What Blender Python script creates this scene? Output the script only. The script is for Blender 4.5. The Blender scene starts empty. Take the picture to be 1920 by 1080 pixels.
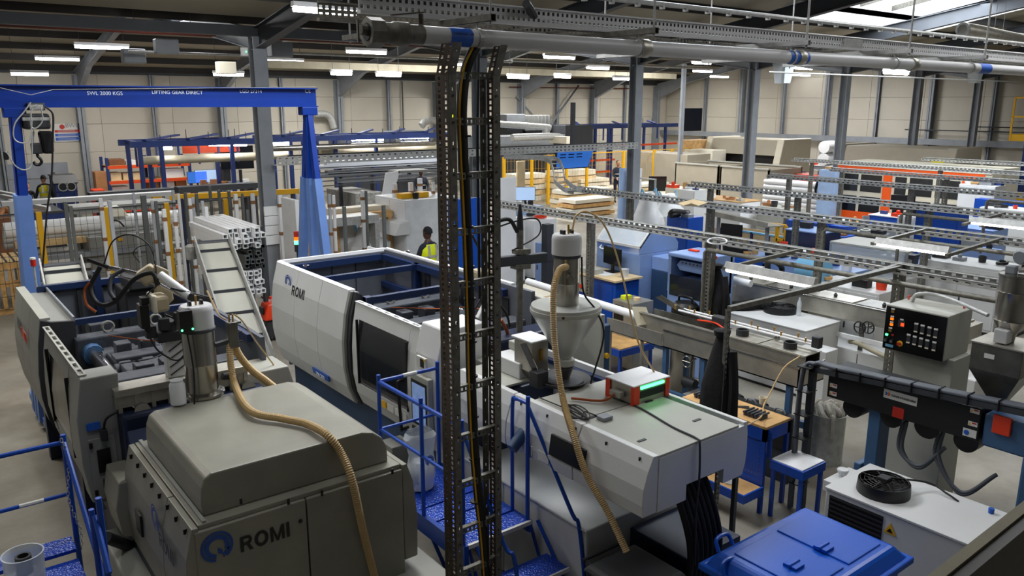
import bpy, bmesh, math, random
from mathutils import Vector, Matrix
random.seed(7)
S = bpy.context.scene
COL = S.collection
V = Vector
# ---- camera
F = 1500.0; HC = 4.1
TH = math.atan(345 / F); AZ = math.radians(37.7)
FH = V((math.sin(AZ), math.cos(AZ), 0)); RT = V((math.cos(AZ), -math.sin(AZ), 0))
FW = FH * math.cos(TH) + V((0, 0, -math.sin(TH))); UP = RT.cross(FW)
cam = bpy.data.cameras.new('camera'); cam.sensor_width = 36; cam.lens = F / 1920 * 36; cam.clip_start = .05; cam.clip_end = 300
camo = bpy.data.objects.new('camera', cam); COL.objects.link(camo)
camo.matrix_world = Matrix(((RT.x, UP.x, -FW.x, 0), (RT.y, UP.y, -FW.y, 0), (RT.z, UP.z, -FW.z, HC), (0, 0, 0, 1)))
S.camera = camo
cam.dof.use_dof = False
# ---- world, light, exposure
w = bpy.data.worlds.new('world'); S.world = w; w.use_nodes = True
w.node_tree.nodes['Background'].inputs[0].default_value = (.75, .85, 1, 1)
w.node_tree.nodes['Background'].inputs[1].default_value = 1.0
S.view_settings.view_transform = 'Standard'; S.view_settings.look = 'None'; S.view_settings.gamma = 1
S.view_settings.exposure = 0.3
S.view_settings.use_curve_mapping = False
LAMP = 26.0
def area(name, loc, sx, sy, power, col=(1, 1, 1)):
    l = bpy.data.lights.new(name, 'AREA'); l.shape = 'RECTANGLE'; l.size = sx; l.size_y = sy; l.energy = power; l.color = col
    o = bpy.data.objects.new(name, l); COL.objects.link(o); o.location = loc
    return o
# daylight: first one under the roof light, the rest added fill without openings
area('daylight_and_fill', (21, 10.6, 6.6), 4.0, 2.2, 420, (.86, .93, 1))
area('daylight_and_fill', (9.5, 7.6, 6.9), 3.0, 2.0, 210, (.86, .93, 1))
area('daylight_and_fill', (28, 9.3, 6.7), 3.0, 2.0, 200, (.9, .95, 1))
area('daylight_and_fill', (4.6, 8.2, 6.75), 3.0, 2.0, 330, (.97, .98, 1))
area('daylight_and_fill', (6.6, 1.8, 6.1), 3.0, 2.0, 50, (.97, .98, 1))
area('daylight_and_fill', (11.5, 3.6, 6.6), 3.0, 2.0, 130, (.97, .98, 1))
area('daylight_and_fill', (.2, 12.5, 6.3), 2.4, 1.6, 260, (1, .97, .92))
area('daylight_and_fill', (.6, 4.6, 6.7), 2.4, 1.6, 50, (.97, .98, 1))
area('daylight_and_fill', (20, 3.6, 6.6), 3.0, 2.0, 200, (.97, .98, 1))
for x_, p_ in ((6, 200), (15, 420), (25, 520), (35, 420)):
    area('daylight_and_fill', (x_, 22.0, 6.1), 2.6, 1.6, p_, (.96, .97, 1))
    area('daylight_and_fill', (x_, 31.0, 5.6), 2.6, 1.6, p_ * .9, (1, .98, .94))

SM = {'smooth': True}
# ---- pixel -> point of the place
def ray(px, py): return FW + RT * ((px - 960) / F) - UP * ((py - 540) / F)
def Zp(px, py, z): d = ray(px, py); k = (z - HC) / d.z; return V((d.x * k, d.y * k, z))
def Yp(px, py, y): d = ray(px, py); k = y / d.y; return V((d.x * k, y, HC + d.z * k))
def Xp(px, py, x): d = ray(px, py); k = x / d.x; return V((x, d.y * k, HC + d.z * k))

# ---- materials
def srgb(h):
    c = [int(h[i:i + 2], 16) / 255 for i in (0, 2, 4)]
    return tuple(x / 12.92 if x < .04045 else ((x + .055) / 1.055) ** 2.4 for x in c) + (1,)
MATS = {}
def mat(name, hexc, rough=.5, metal=0., var=.12, scale=3., bump=.05, bscale=60., emit=0., alpha=1., trans=0.):
    m = bpy.data.materials.new(name); m.use_nodes = True; nt = m.node_tree; b = nt.nodes['Principled BSDF']
    c = srgb(hexc)
    if var > 0:
        tc = nt.nodes.new('ShaderNodeTexCoord'); n = nt.nodes.new('ShaderNodeTexNoise'); n.inputs['Scale'].default_value = scale
        n.inputs['Detail'].default_value = 6
        r = nt.nodes.new('ShaderNodeValToRGB'); r.color_ramp.elements[0].position = .3; r.color_ramp.elements[1].position = .7
        r.color_ramp.elements[0].color = tuple(x * (1 - var) for x in c[:3]) + (1,)
        r.color_ramp.elements[1].color = tuple(min(1, x * (1 + var * .6)) for x in c[:3]) + (1,)
        nt.links.new(tc.outputs['Object'], n.inputs['Vector']); nt.links.new(n.outputs['Fac'], r.inputs['Fac'])
        nt.links.new(r.outputs['Color'], b.inputs['Base Color'])
        if bump > 0:
            n2 = nt.nodes.new('ShaderNodeTexNoise'); n2.inputs['Scale'].default_value = bscale
            bp = nt.nodes.new('ShaderNodeBump'); bp.inputs['Strength'].default_value = bump; bp.inputs['Distance'].default_value = .01
            nt.links.new(tc.outputs['Object'], n2.inputs['Vector']); nt.links.new(n2.outputs['Fac'], bp.inputs['Height'])
            nt.links.new(bp.outputs['Normal'], b.inputs['Normal'])
    else:
        b.inputs['Base Color'].default_value = c
    b.inputs['Roughness'].default_value = rough; b.inputs['Metallic'].default_value = metal
    if emit: b.inputs['Emission Color'].default_value = c; b.inputs['Emission Strength'].default_value = emit
    if alpha < 1: b.inputs['Alpha'].default_value = alpha
    if trans: b.inputs['Transmission Weight'].default_value = trans
    MATS[name] = m
    return m
for a_ in (
    ('concrete', '9c978b', .55, 0, .25, .9, .05, 40), ('wall_panel', 'c2bcae', .7, 0, .06, .8, 0), ('wall_lower', '8f949c', .6), ('ceiling_panel', '9a9280', .8, 0, .1, .6, 0),
    ('steel_grey', '8b9096', .5, .1, .12), ('steel_dark', '3a3d42', .55, .2), ('purlin', '2c2a28', .7), ('galv', 'b4b5b2', .42, .25, .22, 14), ('galv_old', '76746b', .5, .5, .35, 20),
    ('rust_galv', '54473c', .6, .3, .4, 18), ('panel_white', 'd2d3d2', .42, 0, .05, 2), ('panel_grey', 'a9a99f', .5, 0, .07, 2.5), ('panel_mid', '8c8d88', .5, 0, .06), ('hood_shaded_grey', '8f8d80', .45, .1, .12, 3),  # hood tone carries the dim light on the nearest machine
    ('panel_inner', '585c64', .6), ('navy', '141f3a', .45, 0, .2, 8), ('navy_frame', '17294f', .4, 0, .1), ('machine_blue', '2a4566', .5, 0, .15), ('steel_blue_leg', '3d5f86', .5, 0, .15),
    ('gantry_blue', '0a3590', .35, 0, .08, 3), ('gantry_pale', '5f80bd', .5, 0, .12, 3), ('step_blue', '0d3fae', .32, 0, .14, 8), ('rack_blue', '17306b', .5), ('bench_blue', '0b45a8', .4, 0, .1),
    ('machine_pale_blue', '7f9acb', .45, 0, .08), ('cab_blue', '0a49ad', .4, 0, .08), ('bin_blue', '0f56c4', .3, 0, .08, 2), ('black', '0c0c0e', .45, 0, .1), ('black_gloss', '08080a', .2, 0, 0), ('rubber', '151515', .6), ('extruder_black', '0b0c0f', .6),
    ('charcoal', '2a2b2e', .6), ('cast_grey', '41454c', .55, .2, .25, 12, .2, 60), ('cast_light', '8b8b86', .6, .2, .4, 15, .2, 60), ('chrome', 'c8c8cc', .2, 1, .06), ('stainless', '9d9a92', .25, .95, .12, 6, .02, 90), ('stainless_dull', 'b0aca0', .4, .7, .2, 5), ('stainless_dark', '6f6d66', .35, .7, .3, 6),
    ('loader_grey', 'c4c4c4', .4, 0, .05), ('cone_grey', 'b9bab4', .35, .35, .08, 5), ('hose', 'c9ab78', .4, 0, .12, 8), ('hose_dark', '30333a', .6), ('conduit', '595e66', .5, 0, .1), ('beige', 'b5a78a', .6, 0, .1), ('beige_machine', 'a29a88', .6, 0, .05), ('cream', 'd6cfba', .5, 0, .05), ('cream_white', 'e2ddca', .5, 0, .05),
    ('wood', 'c79d63', .6, 0, .25, 6), ('wood_pale', 'd9b983', .65, 0, .2, 5), ('pallet_wood', 'b98f55', .75, 0, .35, 9), ('ply', 'd8c096', .6, 0, .15, 4), ('card', 'a8744a', .8, 0, .15, 6), ('card_dark', '7c4f31', .8, 0, .2, 6), ('tape', '8a623d', .5, 0, .1),
    ('white', 'e6e7e8', .45, 0, .04), ('white_profile', 'e4e5e6', .35, 0, .05), ('grey_profile', 'b4b8be', .4, 0, .05), ('dark_profile', '5e6261', .45), ('plastic_white', 'dfe2e4', .35, 0, .1, 4, .5, 12), ('sheet', 'e2e3e2', .4, 0, .08, 3, .8, 8),
    ('yellow', 'e0a90a', .45, 0, .06), ('orange_rack', 'e24a10', .5, 0, .1), ('orange', 'f0590f', .45, 0, .05), ('red', 'c0230f', .45, 0, .08), ('orange_red', 'e23d12', .4), ('red_oxide', '5a1d12', .6), ('hivis', 'd4e000', .6, 0, .08), ('hivis_yellow', 'd8cc10', .6, 0, .08), ('reflective', 'b9b9b0', .3, .3),
    ('skin_dark', '4a2f22', .55, 0, .05), ('skin', 'b07f62', .55, 0, .05), ('hair', '120e0c', .7), ('cloth_navy', '171b2a', .85, 0, .2, 10, .4, 20), ('cloth_black', '0c0c10', .9, 0, .3, 8, .6, 16), ('cloth_rag', 'bdb8ad', .85, 0, .2, 12, .5, 20),
    ('brass', 'c49a4a', .3, .8), ('copper', 'b5613a', .35, .7), ('blue_label', '1d59b8', .5, 0, 0), ('logo_blue', '174a9c', .5, 0, 0), ('logo_black', '15171a', .5, 0, 0), ('label_white', 'd9d9d4', .5, 0, 0), ('label_yellow', 'e8b420', .5, 0, 0), ('label_red', 'b8281a', .5, 0, 0), ('letter_white', 'dfe6f2', .5, 0, 0), ('cyan_label', '7fc0e8', .5, 0, .1), ('pale_blue', '9db7dc', .5),
    ('mezz', '3b3024', .5, 0, .2), ('insul', 'a59d86', .7, 0, .15), ('green_handle', '2f7d3a', .4)):
    mat(*a_)
mat('tube_light', 'ffffff', emit=LAMP, var=0)
mat('strip_light', 'fff8ee', emit=9, var=0)
mat('sky_panel', 'f2f8ff', emit=4.5, var=0)
mat('led_green', '40ff80', emit=6, var=0)
mat('led_red', 'ff3410', emit=2.5, var=0)
mat('led_yellow', 'd8f020', emit=2.2, var=0)
mat('led_orange', 'f07010', emit=1.0, var=0)
mat('screen_blue', '2a67bd', emit=.55, var=.05, bump=0)
mat('screen_dark', '10141c', .15, var=0)
mat('screen_pale', 'a9c4e6', emit=.6, var=0)
mat('screen_mix', '6f88b4', emit=.45, var=.5, scale=9, bump=0)
mat('glass_dark', '22252a', .12, var=0, alpha=.72)
mat('glass_clear', 'cfd8e0', .08, var=0, alpha=.35)
mat('film', 'dfe6ea', .25, var=.1, bump=.8, bscale=9, alpha=.55)
# corrugation and checker relief
def relief(name, kind, scale, dist):
    m = MATS[name]; nt = m.node_tree; b = nt.nodes['Principled BSDF']
    t = nt.nodes.new('ShaderNodeTexChecker' if kind == 'c' else 'ShaderNodeTexVoronoi'); t.inputs['Scale'].default_value = scale
    tc = nt.nodes.new('ShaderNodeTexCoord'); bp = nt.nodes.new('ShaderNodeBump'); bp.inputs['Strength'].default_value = .6; bp.inputs['Distance'].default_value = dist
    nt.links.new(tc.outputs['Object'], t.inputs['Vector']); nt.links.new(t.outputs['Fac' if kind == 'c' else 'Distance'], bp.inputs['Height'])
    nt.links.new(bp.outputs['Normal'], b.inputs['Normal'])
relief('step_blue', 'v', 55, .01)
# concrete stains
def stains():
    nt = MATS['concrete'].node_tree; b = nt.nodes['Principled BSDF']
    tc = nt.nodes.new('ShaderNodeTexCoord'); n = nt.nodes.new('ShaderNodeTexNoise'); n.inputs['Scale'].default_value = .35; n.inputs['Detail'].default_value = 10; n.inputs['Roughness'].default_value = .7
    r = nt.nodes.new('ShaderNodeValToRGB'); r.color_ramp.elements[0].position = .35; r.color_ramp.elements[0].color = (.42, .37, .3, 1); r.color_ramp.elements[1].position = .6; r.color_ramp.elements[1].color = (1, 1, 1, 1)
    mx = nt.nodes.new('ShaderNodeMix'); mx.data_type = 'RGBA'; mx.blend_type = 'MULTIPLY'; mx.inputs[0].default_value = .8
    src = b.inputs['Base Color'].links[0].from_socket
    nt.links.new(tc.outputs['Object'], n.inputs['Vector']); nt.links.new(n.outputs['Fac'], r.inputs['Fac'])
    nt.links.new(src, mx.inputs[6]); nt.links.new(r.outputs['Color'], mx.inputs[7]); nt.links.new(mx.outputs[2], b.inputs['Base Color'])
stains()

# ---- mesh builder
class MB:
    def __init__(s): s.v = []; s.f = []; s.m = []
    def add(s, vs, fs, mi=0):
        n = len(s.v); s.v.extend(tuple(q) for q in vs)
        for f in fs: s.f.append(tuple(n + i for i in f)); s.m.append(mi)
        return s
    def box(s, a, b, mi=0):
        x0, x1 = sorted((a[0], b[0])); y0, y1 = sorted((a[1], b[1])); z0, z1 = sorted((a[2], b[2]))
        return s.add([(x0, y0, z0), (x1, y0, z0), (x1, y1, z0), (x0, y1, z0), (x0, y0, z1), (x1, y0, z1), (x1, y1, z1), (x0, y1, z1)],
              [(0, 3, 2, 1), (4, 5, 6, 7), (0, 1, 5, 4), (1, 2, 6, 5), (2, 3, 7, 6), (3, 0, 4, 7)], mi)
    def hexa(s, bot, top, mi=0):
        return s.add(list(bot) + list(top), [(0, 3, 2, 1), (4, 5, 6, 7), (0, 1, 5, 4), (1, 2, 6, 5), (2, 3, 7, 6), (3, 0, 4, 7)], mi)
    def bar(s, p, q, w, h=None, mi=0, up=(0, 0, 1)):
        p = V(p); q = V(q); d = (q - p).normalized(); h = w if h is None else h
        u = V(up); 
        if abs(d.dot(u)) > .98: u = V((0, 1, 0))
        a = d.cross(u).normalized() * (w / 2); c = a.cross(d).normalized() * (h / 2)
        return s.add([p - a - c, p + a - c, p + a + c, p - a + c, q - a - c, q + a - c, q + a + c, q - a + c],
              [(0, 1, 2, 3), (7, 6, 5, 4), (0, 4, 5, 1), (1, 5, 6, 2), (2, 6, 7, 3), (3, 7, 4, 0)], mi)
    def tube(s, pts, r, n=8, mi=0, cap=True):
        pts = [V(p) for p in pts]; N = len(pts); rs = r if isinstance(r, (list, tuple)) else [r] * N
        base = len(s.v); prev = None
        for i, p in enumerate(pts):
            d = (pts[min(i + 1, N - 1)] - pts[max(i - 1, 0)])
            d = d.normalized() if d.length > 1e-9 else V((0, 0, 1))
            if prev is None:
                a = d.orthogonal().normalized() if abs(d.z) > .99 else d.cross(V((0, 0, 1))).normalized()
            else:
                a = (prev - d * prev.dot(d)); a = a.normalized() if a.length > 1e-6 else d.orthogonal().normalized()
            prev = a; b = d.cross(a)
            for k in range(n):
                t = 2 * math.pi * k / n; s.v.append(tuple(p + (a * math.cos(t) + b * math.sin(t)) * rs[i]))
        for i in range(N - 1):
            for k in range(n):
                a0 = base + i * n + k; a1 = base + i * n + (k + 1) % n
                s.f.append((a0, a1, a1 + n, a0 + n)); s.m.append(mi)
        if cap:
            s.f.append(tuple(base + k for k in reversed(range(n)))); s.m.append(mi)
            s.f.append(tuple(base + (N - 1) * n + k for k in range(n))); s.m.append(mi)
        return s
    def lathe(s, prof, c=(0, 0, 0), n=24, mi=0, axis='z', cap=True):
        c = V(c); base = len(s.v)
        for r, z in prof:
            for k in range(n):
                t = 2 * math.pi * k / n; x, y = r * math.cos(t), r * math.sin(t)
                s.v.append(tuple(c + (V((x, y, z)) if axis == 'z' else V((z, x, y)) if axis == 'x' else V((y, z, x)))))
        for i in range(len(prof) - 1):
            for k in range(n):
                a0 = base + i * n + k; a1 = base + i * n + (k + 1) % n
                s.f.append((a0, a1, a1 + n, a0 + n)); s.m.append(mi)
        if cap:
            s.f.append(tuple(base + k for k in reversed(range(n)))); s.m.append(mi)
            s.f.append(tuple(base + (len(prof) - 1) * n + k for k in range(n))); s.m.append(mi)
        return s
    def prism(s, poly, axis, a, b, mi=0):
        def P(u, w, t): return (t, u, w) if axis == 'x' else (u, t, w) if axis == 'y' else (u, w, t)
        n = len(poly); base = len(s.v)
        for t in (a, b):
            for u, w in poly: s.v.append(P(u, w, t))
        for k in range(n):
            s.f.append((base + k, base + (k + 1) % n, base + n + (k + 1) % n, base + n + k)); s.m.append(mi)
        s.f.append(tuple(base + k for k in reversed(range(n)))); s.m.append(mi)
        s.f.append(tuple(base + n + k for k in range(n))); s.m.append(mi)
        return s
    def perf(s, o, u, w, nu, nw, fu=.5, fw=.6, mi=0):
        o, u, w = V(o), V(u) / nu, V(w) / nw
        for j in range(nw):
            for i in range(nu):
                c = o + u * i + w * j; a = (1 - fu) / 2; b = (1 - fw) / 2
                q = [c, c + u, c + u + w, c + w]; h = [c + u * a + w * b, c + u * (1 - a) + w * b, c + u * (1 - a) + w * (1 - b), c + u * a + w * (1 - b)]
                s.add(q + h, [(0, 1, 5, 4), (1, 2, 6, 5), (2, 3, 7, 6), (3, 0, 4, 7)], mi)
        return s
BASE = {}
M_ = MB
def root_of(o):
    while o.parent: o = o.parent
    return o
def props(o, label=None, cat=None, group=None, kind=None):
    for k, x in (('label', label), ('category', cat), ('group', group), ('kind', kind)):
        if x: o[k] = x
    return o
def B_(name, mb, mats, parent=None, smooth=False, bev=0., solid=0., loc=None, label=None, kind=None, seg=2):
    base = V(BASE.get(root_of(parent).name, (0, 0, 0))) if parent else V(loc or (0, 0, 0))
    me = bpy.data.meshes.new(name); me.from_pydata([tuple(V(q) - base) for q in mb.v], [], mb.f)
    mats = [mats] if isinstance(mats, str) else mats
    for m in mats: me.materials.append(MATS[m])
    me.polygons.foreach_set('material_index', mb.m)
    bm = bmesh.new(); bm.from_mesh(me); bmesh.ops.recalc_face_normals(bm, faces=bm.faces) if not solid else None; bm.to_mesh(me); bm.free()
    if smooth:
        me.shade_smooth(); me.set_sharp_from_angle(angle=math.radians(40))
    o = bpy.data.objects.new(name, me); COL.objects.link(o)
    if bev:
        b = o.modifiers.new('bevel', 'BEVEL'); b.width = bev; b.segments = seg; b.limit_method = 'ANGLE'; b.angle_limit = .6
    if solid:
        b = o.modifiers.new('solid', 'SOLIDIFY'); b.thickness = solid; b.offset = 0
    if parent: o.parent = parent
    else: o.location = base
    return props(o, label, kind=kind)
def thing(name, label, cat, loc=(0, 0, 0), group=None):
    o = bpy.data.objects.new(name, None); COL.objects.link(o); o.location = loc; o.empty_display_size = .2
    BASE[o.name] = tuple(loc)
    return props(o, label, cat, group)
def S1(name, mb, mats, label, cat, loc, group=None, kind=None, **k):
    o = B_(name, mb, mats, None, loc=loc, **k); BASE[o.name] = tuple(loc)
    return props(o, label, cat, group, kind)
def dup(root, loc=None, label=None, rz=None, group=None):
    r = root.copy(); COL.objects.link(r); BASE[r.name] = (0, 0, 0)
    if loc is not None: r.location = loc
    if rz is not None: r.rotation_euler = (0, 0, rz)
    if label: r['label'] = label
    if group: r['group'] = group
    for ch in list(root.children):
        c = ch.copy(); COL.objects.link(c); c.parent = r
        for g in ch.children: d = g.copy(); COL.objects.link(d); d.parent = c
    return r
def spline(pts, n=12):
    pts = [V(p) for p in pts]; out = []
    P = [pts[0] * 2 - pts[1]] + pts + [pts[-1] * 2 - pts[-2]]
    for i in range(1, len(P) - 2):
        for k in range(n):
            t = k / n; a, b, c, d = P[i - 1], P[i], P[i + 1], P[i + 2]
            out.append(.5 * ((2 * b) + (c - a) * t + (2 * a - 5 * b + 4 * c - d) * t * t + (-a + 3 * b - 3 * c + d) * t ** 3))
    out.append(pts[-1]); return out
def hose(pts, r, ribs=0, n=10, rib=.1):
    c = spline(pts, 16); mb = M_()
    if not ribs: return mb.tube(c, r, n)
    L = [0]
    for i in range(1, len(c)): L.append(L[-1] + (c[i] - c[i - 1]).length)
    tot = L[-1]; N = int(tot / ribs) * 2; out = []; rr = []; j = 0
    for i in range(N + 1):
        d = tot * i / N
        while j < len(L) - 2 and L[j + 1] < d: j += 1
        t = (d - L[j]) / max(1e-6, L[j + 1] - L[j]); out.append(c[j].lerp(c[j + 1], t)); rr.append(r * (1 + (rib if i % 2 else -rib)))
    return mb.tube(out, rr, n)
def text(name, s, size, o, right, up, m, parent, ext=.002, align='LEFT'):
    cu = bpy.data.curves.new(name, 'FONT'); cu.body = s; cu.size = size; cu.extrude = ext; cu.align_x = align; cu.offset = 0
    t = bpy.data.objects.new(name, cu); COL.objects.link(t); bpy.context.view_layer.update()
    me = bpy.data.meshes.new_from_object(t.evaluated_get(bpy.context.evaluated_depsgraph_get())); bpy.data.objects.remove(t)
    r = V(right).normalized(); u = V(up); u = (u - r * u.dot(r)).normalized(); n = r.cross(u)
    base = V(BASE.get(root_of(parent).name, (0, 0, 0))) if parent else V((0, 0, 0)); o = V(o) - base
    me.transform(Matrix(((r.x, u.x, n.x, o.x), (r.y, u.y, n.y, o.y), (r.z, u.z, n.z, o.z), (0, 0, 0, 1))))
    me.materials.clear(); me.materials.append(MATS[m])
    ob = bpy.data.objects.new(name, me); COL.objects.link(ob); ob.parent = parent
    return ob
def romi(o, right, up, h, m, parent):
    r = V(right).normalized(); u = V(up).normalized(); n = r.cross(u) * .002; o = V(o); x = 0
    for ch in 'ROMI':
        mb = M_(); P = lambda a, b: o + r * (x + a) * h + u * b * h + n
        def poly(*q): mb.add([P(*c) for c in q], [tuple(range(len(q)))])
        def arc(cx, cy, rx, ry, a0, a1, t, k=14):
            for i in range(k):
                p, q = [math.radians(a0 + (a1 - a0) * (i + j) / k) for j in (0, 1)]
                poly((cx + rx * math.cos(p), cy + ry * math.sin(p)), (cx + rx * math.cos(q), cy + ry * math.sin(q)), (cx + (rx - t) * math.cos(q), cy + (ry - t) * math.sin(q)), (cx + (rx - t) * math.cos(p), cy + (ry - t) * math.sin(p)))
        if ch == 'O': arc(.43, .5, .43, .52, 0, 360, .2, 28); w_ = .86
        elif ch == 'I': poly((0, 0), (.2, 0), (.2, 1), (0, 1)); w_ = .2
        elif ch == 'M':
            for q in (((0, 0), (.18, 0), (.18, 1), (0, 1)), ((.72, 0), (.9, 0), (.9, 1), (.72, 1)), ((.18, 1), (.18, .62), (.37, 0), (.45, 0), (.45, .25)), ((.72, 1), (.72, .62), (.53, 0), (.45, 0), (.45, .25))): poly(*q)
            w_ = .9
        else:
            poly((0, 0), (.2, 0), (.2, 1), (0, 1)); poly((.2, .82), (.45, .82), (.45, 1), (.2, 1)); poly((.2, .4), (.45, .4), (.45, .58), (.2, .58)); arc(.45, .7, .27, .3, -90, 90, .18); poly((.36, .4), (.55, 0), (.78, 0), (.56, .42)); w_ = .75
        B_('letter_' + ch.lower(), mb, m, parent); x += w_ + .13

# ==== SETTING
XB, YA = 40.5, 36.0
def struct(name, mb, m, **k): return B_(name, mb, m, kind='structure', **k)
struct('floor', M_().box((-4, -4, -.2), (XB + .3, YA + .3, 0)), 'concrete')
fl = bpy.data.objects['floor']
p0 = Zp(0, 606, 0); p1 = Zp(36, 602, 0)
B_('floor_line', M_().box((-2.0, p0.y - .04, .001), (1.2, p0.y + .04, .004)), 'yellow', fl)
wl = struct('wall_left', M_().box((-4, YA, 0), (XB + .3, YA + .2, 7.4)), 'wall_panel')
wr = struct('wall_right', M_().box((XB, -4, 0), (XB + .2, YA, 7.6)), 'wall_panel')
struct('wall_near', M_().box((-4, -4.2, 0), (XB + .3, -4, 7.6)), 'panel_mid')
struct('wall_back', M_().box((-4.2, -4.2, 0), (-4, YA + .2, 7.6)), 'panel_mid')
# cladding panels
pm = M_().box((.004, -.05, .004), (2.746, -.001, 1.096)); first = None
for i in range(16):
    x = -4 + .3 + i * 2.75 - .3 + .0
    for j in range(6):
        if j == 0 and i < 3: continue
        z = .02 + j * 1.1
        if first is None:
            first = B_('cladding_panel', pm, 'wall_panel', wl, bev=.012); c = first
        else:
            c = first.copy(); COL.objects.link(c); c.parent = wl
        c.location = (x, YA, z)
pm = M_().box((-.05, .004, .004), (-.001, 2.746, 1.096)); first = None
for i in range(14):
    for j in range(6):
        if first is None:
            first = B_('cladding_panel', pm, 'wall_panel', wr, bev=.012); c = first
        else:
            c = first.copy(); COL.objects.link(c); c.parent = wr
        c.location = (XB, YA - 2.8 - i * 2.75, .02 + j * 1.1)
# left low band of grey sheeting
for j in range(3):
    B_('wall_sheet', M_().box((-4, YA - .09, .05 + j * .62), (5.6, YA - .052, .63 + j * .62)), 'wall_lower', wl)
# wall posts on wall A : main frame stanchions (haunched) and lighter gable posts
XS = [.74 + 5.5 * k for k in range(8)]
def ibeam_x(mb, x, y0, y1, z0, z1, fw=.26):      # stanchion, flanges facing the wall normal
    mb.box((x - fw / 2, y0, z0), (x + fw / 2, y0 + .02, z1)); mb.box((x - fw / 2, y1 - .02, z0), (x + fw / 2, y1, z1)); mb.box((x - .012, y0, z0), (x + .012, y1, z1))
def roofz(y):
    y = max(-4, y)
    if y > 26.25: return 7.25 - (y - 26.25) * (7.25 - 5.5) / 9.75
    if y > 16.5: return 7.25 - (26.25 - y) * (7.25 - 5.8) / 9.75
    if y > 6.75: return 7.45 - (y - 6.75) * (7.45 - 5.8) / 9.75
    return 7.45 - (6.75 - y) * (7.45 - 5.8) / 9.75
for x in XS:
    mb = M_(); ibeam_x(mb, x, YA - .5, YA - .08, 0, 5.2); B_('wall_stanchion', mb, 'steel_grey', wl)
for x in XS[:-1]:
    mb = M_(); ibeam_x(mb, x + 2.75, YA - .26, YA - .08, 0, 5.4, .16); B_('wall_post', mb, 'steel_grey', wl)
for i in range(15):
    mb = M_(); y = YA - 3.3 - i * 2.75; big = i % 2 == 1; d = .36 if big else .2; f = .22 if big else .15
    mb.box((XB - .08 - d, y - f / 2, 0), (XB - .06 - d, y + f / 2, roofz(y) - .1)); mb.box((XB - .08, y - f / 2, 0), (XB - .06, y + f / 2, roofz(y) - .1)); mb.box((XB - .08 - d, y - .012, 0), (XB - .07, y + .012, roofz(y) - .1))
    B_('wall_post', mb, 'steel_grey', wr)
zr = Xp(1660, 262, XB).z
mb = M_(); mb.box((XB - .62, -3.9, zr - .14), (XB - .46, YA - .1, zr + .14)); B_('wall_rail', mb, 'steel_grey', wr)
for k, z in enumerate((zr + .55, zr + .75)):
    B_('wall_pipe', M_().tube([(XB - .5, -3.9, z), (XB - .5, YA - 16 - k * 3, z)], .03, 6), 'steel_dark', wr)
# cross bracing on wall A
for (a, b, c, d) in ((968, 180, 1025, 245), (1085, 160, 1035, 228), (1025, 245, 1085, 160)):
    B_('cross_brace', M_().bar(Yp(a, b, YA - .3), Yp(c, d, YA - .3), .07), 'steel_grey', wl)
B_('eaves_beam', M_().box((-4, YA - .3, 5.25), (XB, YA - .06, 5.5)), 'steel_dark', wl)
B_('downpipe', M_().tube([Yp(857, 100, YA - .2).xy.to_3d() + V((0, 0, 5.2)), Yp(857, 100, YA - .2).xy.to_3d() + V((0, 0, .1))], .05, 8), 'steel_dark', wl)
for px in (755, 868):
    q = Yp(px, 195, YA - .15); B_('conduit_drop', M_().tube([(q.x, q.y, 5.2), (q.x, q.y, 1)], .03, 6), 'steel_dark', wl)
for (py) in (163, ):
    a = Yp(955, 163, YA - .4); B_('wall_pipe', M_().tube([a, Yp(1180, 166, YA - .4)], .03, 6), 'red_oxide', wl)
# roof
mb = M_()
for y0, y1 in ((-4, 6.75), (6.75, 16.5), (16.5, 26.25), (26.25, YA + .2)):
    z0, z1 = roofz(y0), roofz(y1)
    if y0 == 6.75: continue
    mb.add([(-4, y0, z0), (XB + .3, y0, z0), (XB + .3, y1, z1), (-4, y1, z1), (-4, y0, z0 + .15), (XB + .3, y0, z0 + .15), (XB + .3, y1, z1 + .15), (-4, y1, z1 + .15)],
           [(0, 3, 2, 1), (4, 5, 6, 7), (0, 1, 5, 4), (1, 2, 6, 5), (2, 3, 7, 6), (3, 0, 4, 7)])
def slab(x0, x1, y0, y1):
    z0, z1 = roofz(y0), roofz(y1)
    mb.add([(x0, y0, z0), (x1, y0, z0), (x1, y1, z1), (x0, y1, z1), (x0, y0, z0 + .15), (x1, y0, z0 + .15), (x1, y1, z1 + .15), (x0, y1, z1 + .15)],
           [(0, 3, 2, 1), (4, 5, 6, 7), (0, 1, 5, 4), (1, 2, 6, 5), (2, 3, 7, 6), (3, 0, 4, 7)])
SK = (18.2, 25.0, 8.6, 12.4)      # roof light opening x0,x1,y0,y1
slab(-4, SK[0], 6.75, 16.5); slab(SK[1], XB + .3, 6.75, 16.5); slab(SK[0], SK[1], 6.75, SK[2]); slab(SK[0], SK[1], SK[3], 16.5)
ceil = struct('ceiling', mb, 'ceiling_panel')
za, zb = roofz(SK[2]), roofz(SK[3])
sky = M_().add([(SK[0], SK[2], za + .35), (SK[1], SK[2], za + .35), (SK[1], SK[3], zb + .35), (SK[0], SK[3], zb + .35), (SK[0], SK[2], za + .4), (SK[1], SK[2], za + .4), (SK[1], SK[3], zb + .4), (SK[0], SK[3], zb + .4)],
    [(0, 3, 2, 1), (4, 5, 6, 7), (0, 1, 5, 4), (1, 2, 6, 5), (2, 3, 7, 6), (3, 0, 4, 7)])
B_('roof_light', sky, 'sky_panel', ceil)
B_('kerb', M_().box((SK[0] - .03, SK[2] - .03, za - .35), (SK[1] + .03, SK[2], za + .4)), 'white', ceil)
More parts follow.
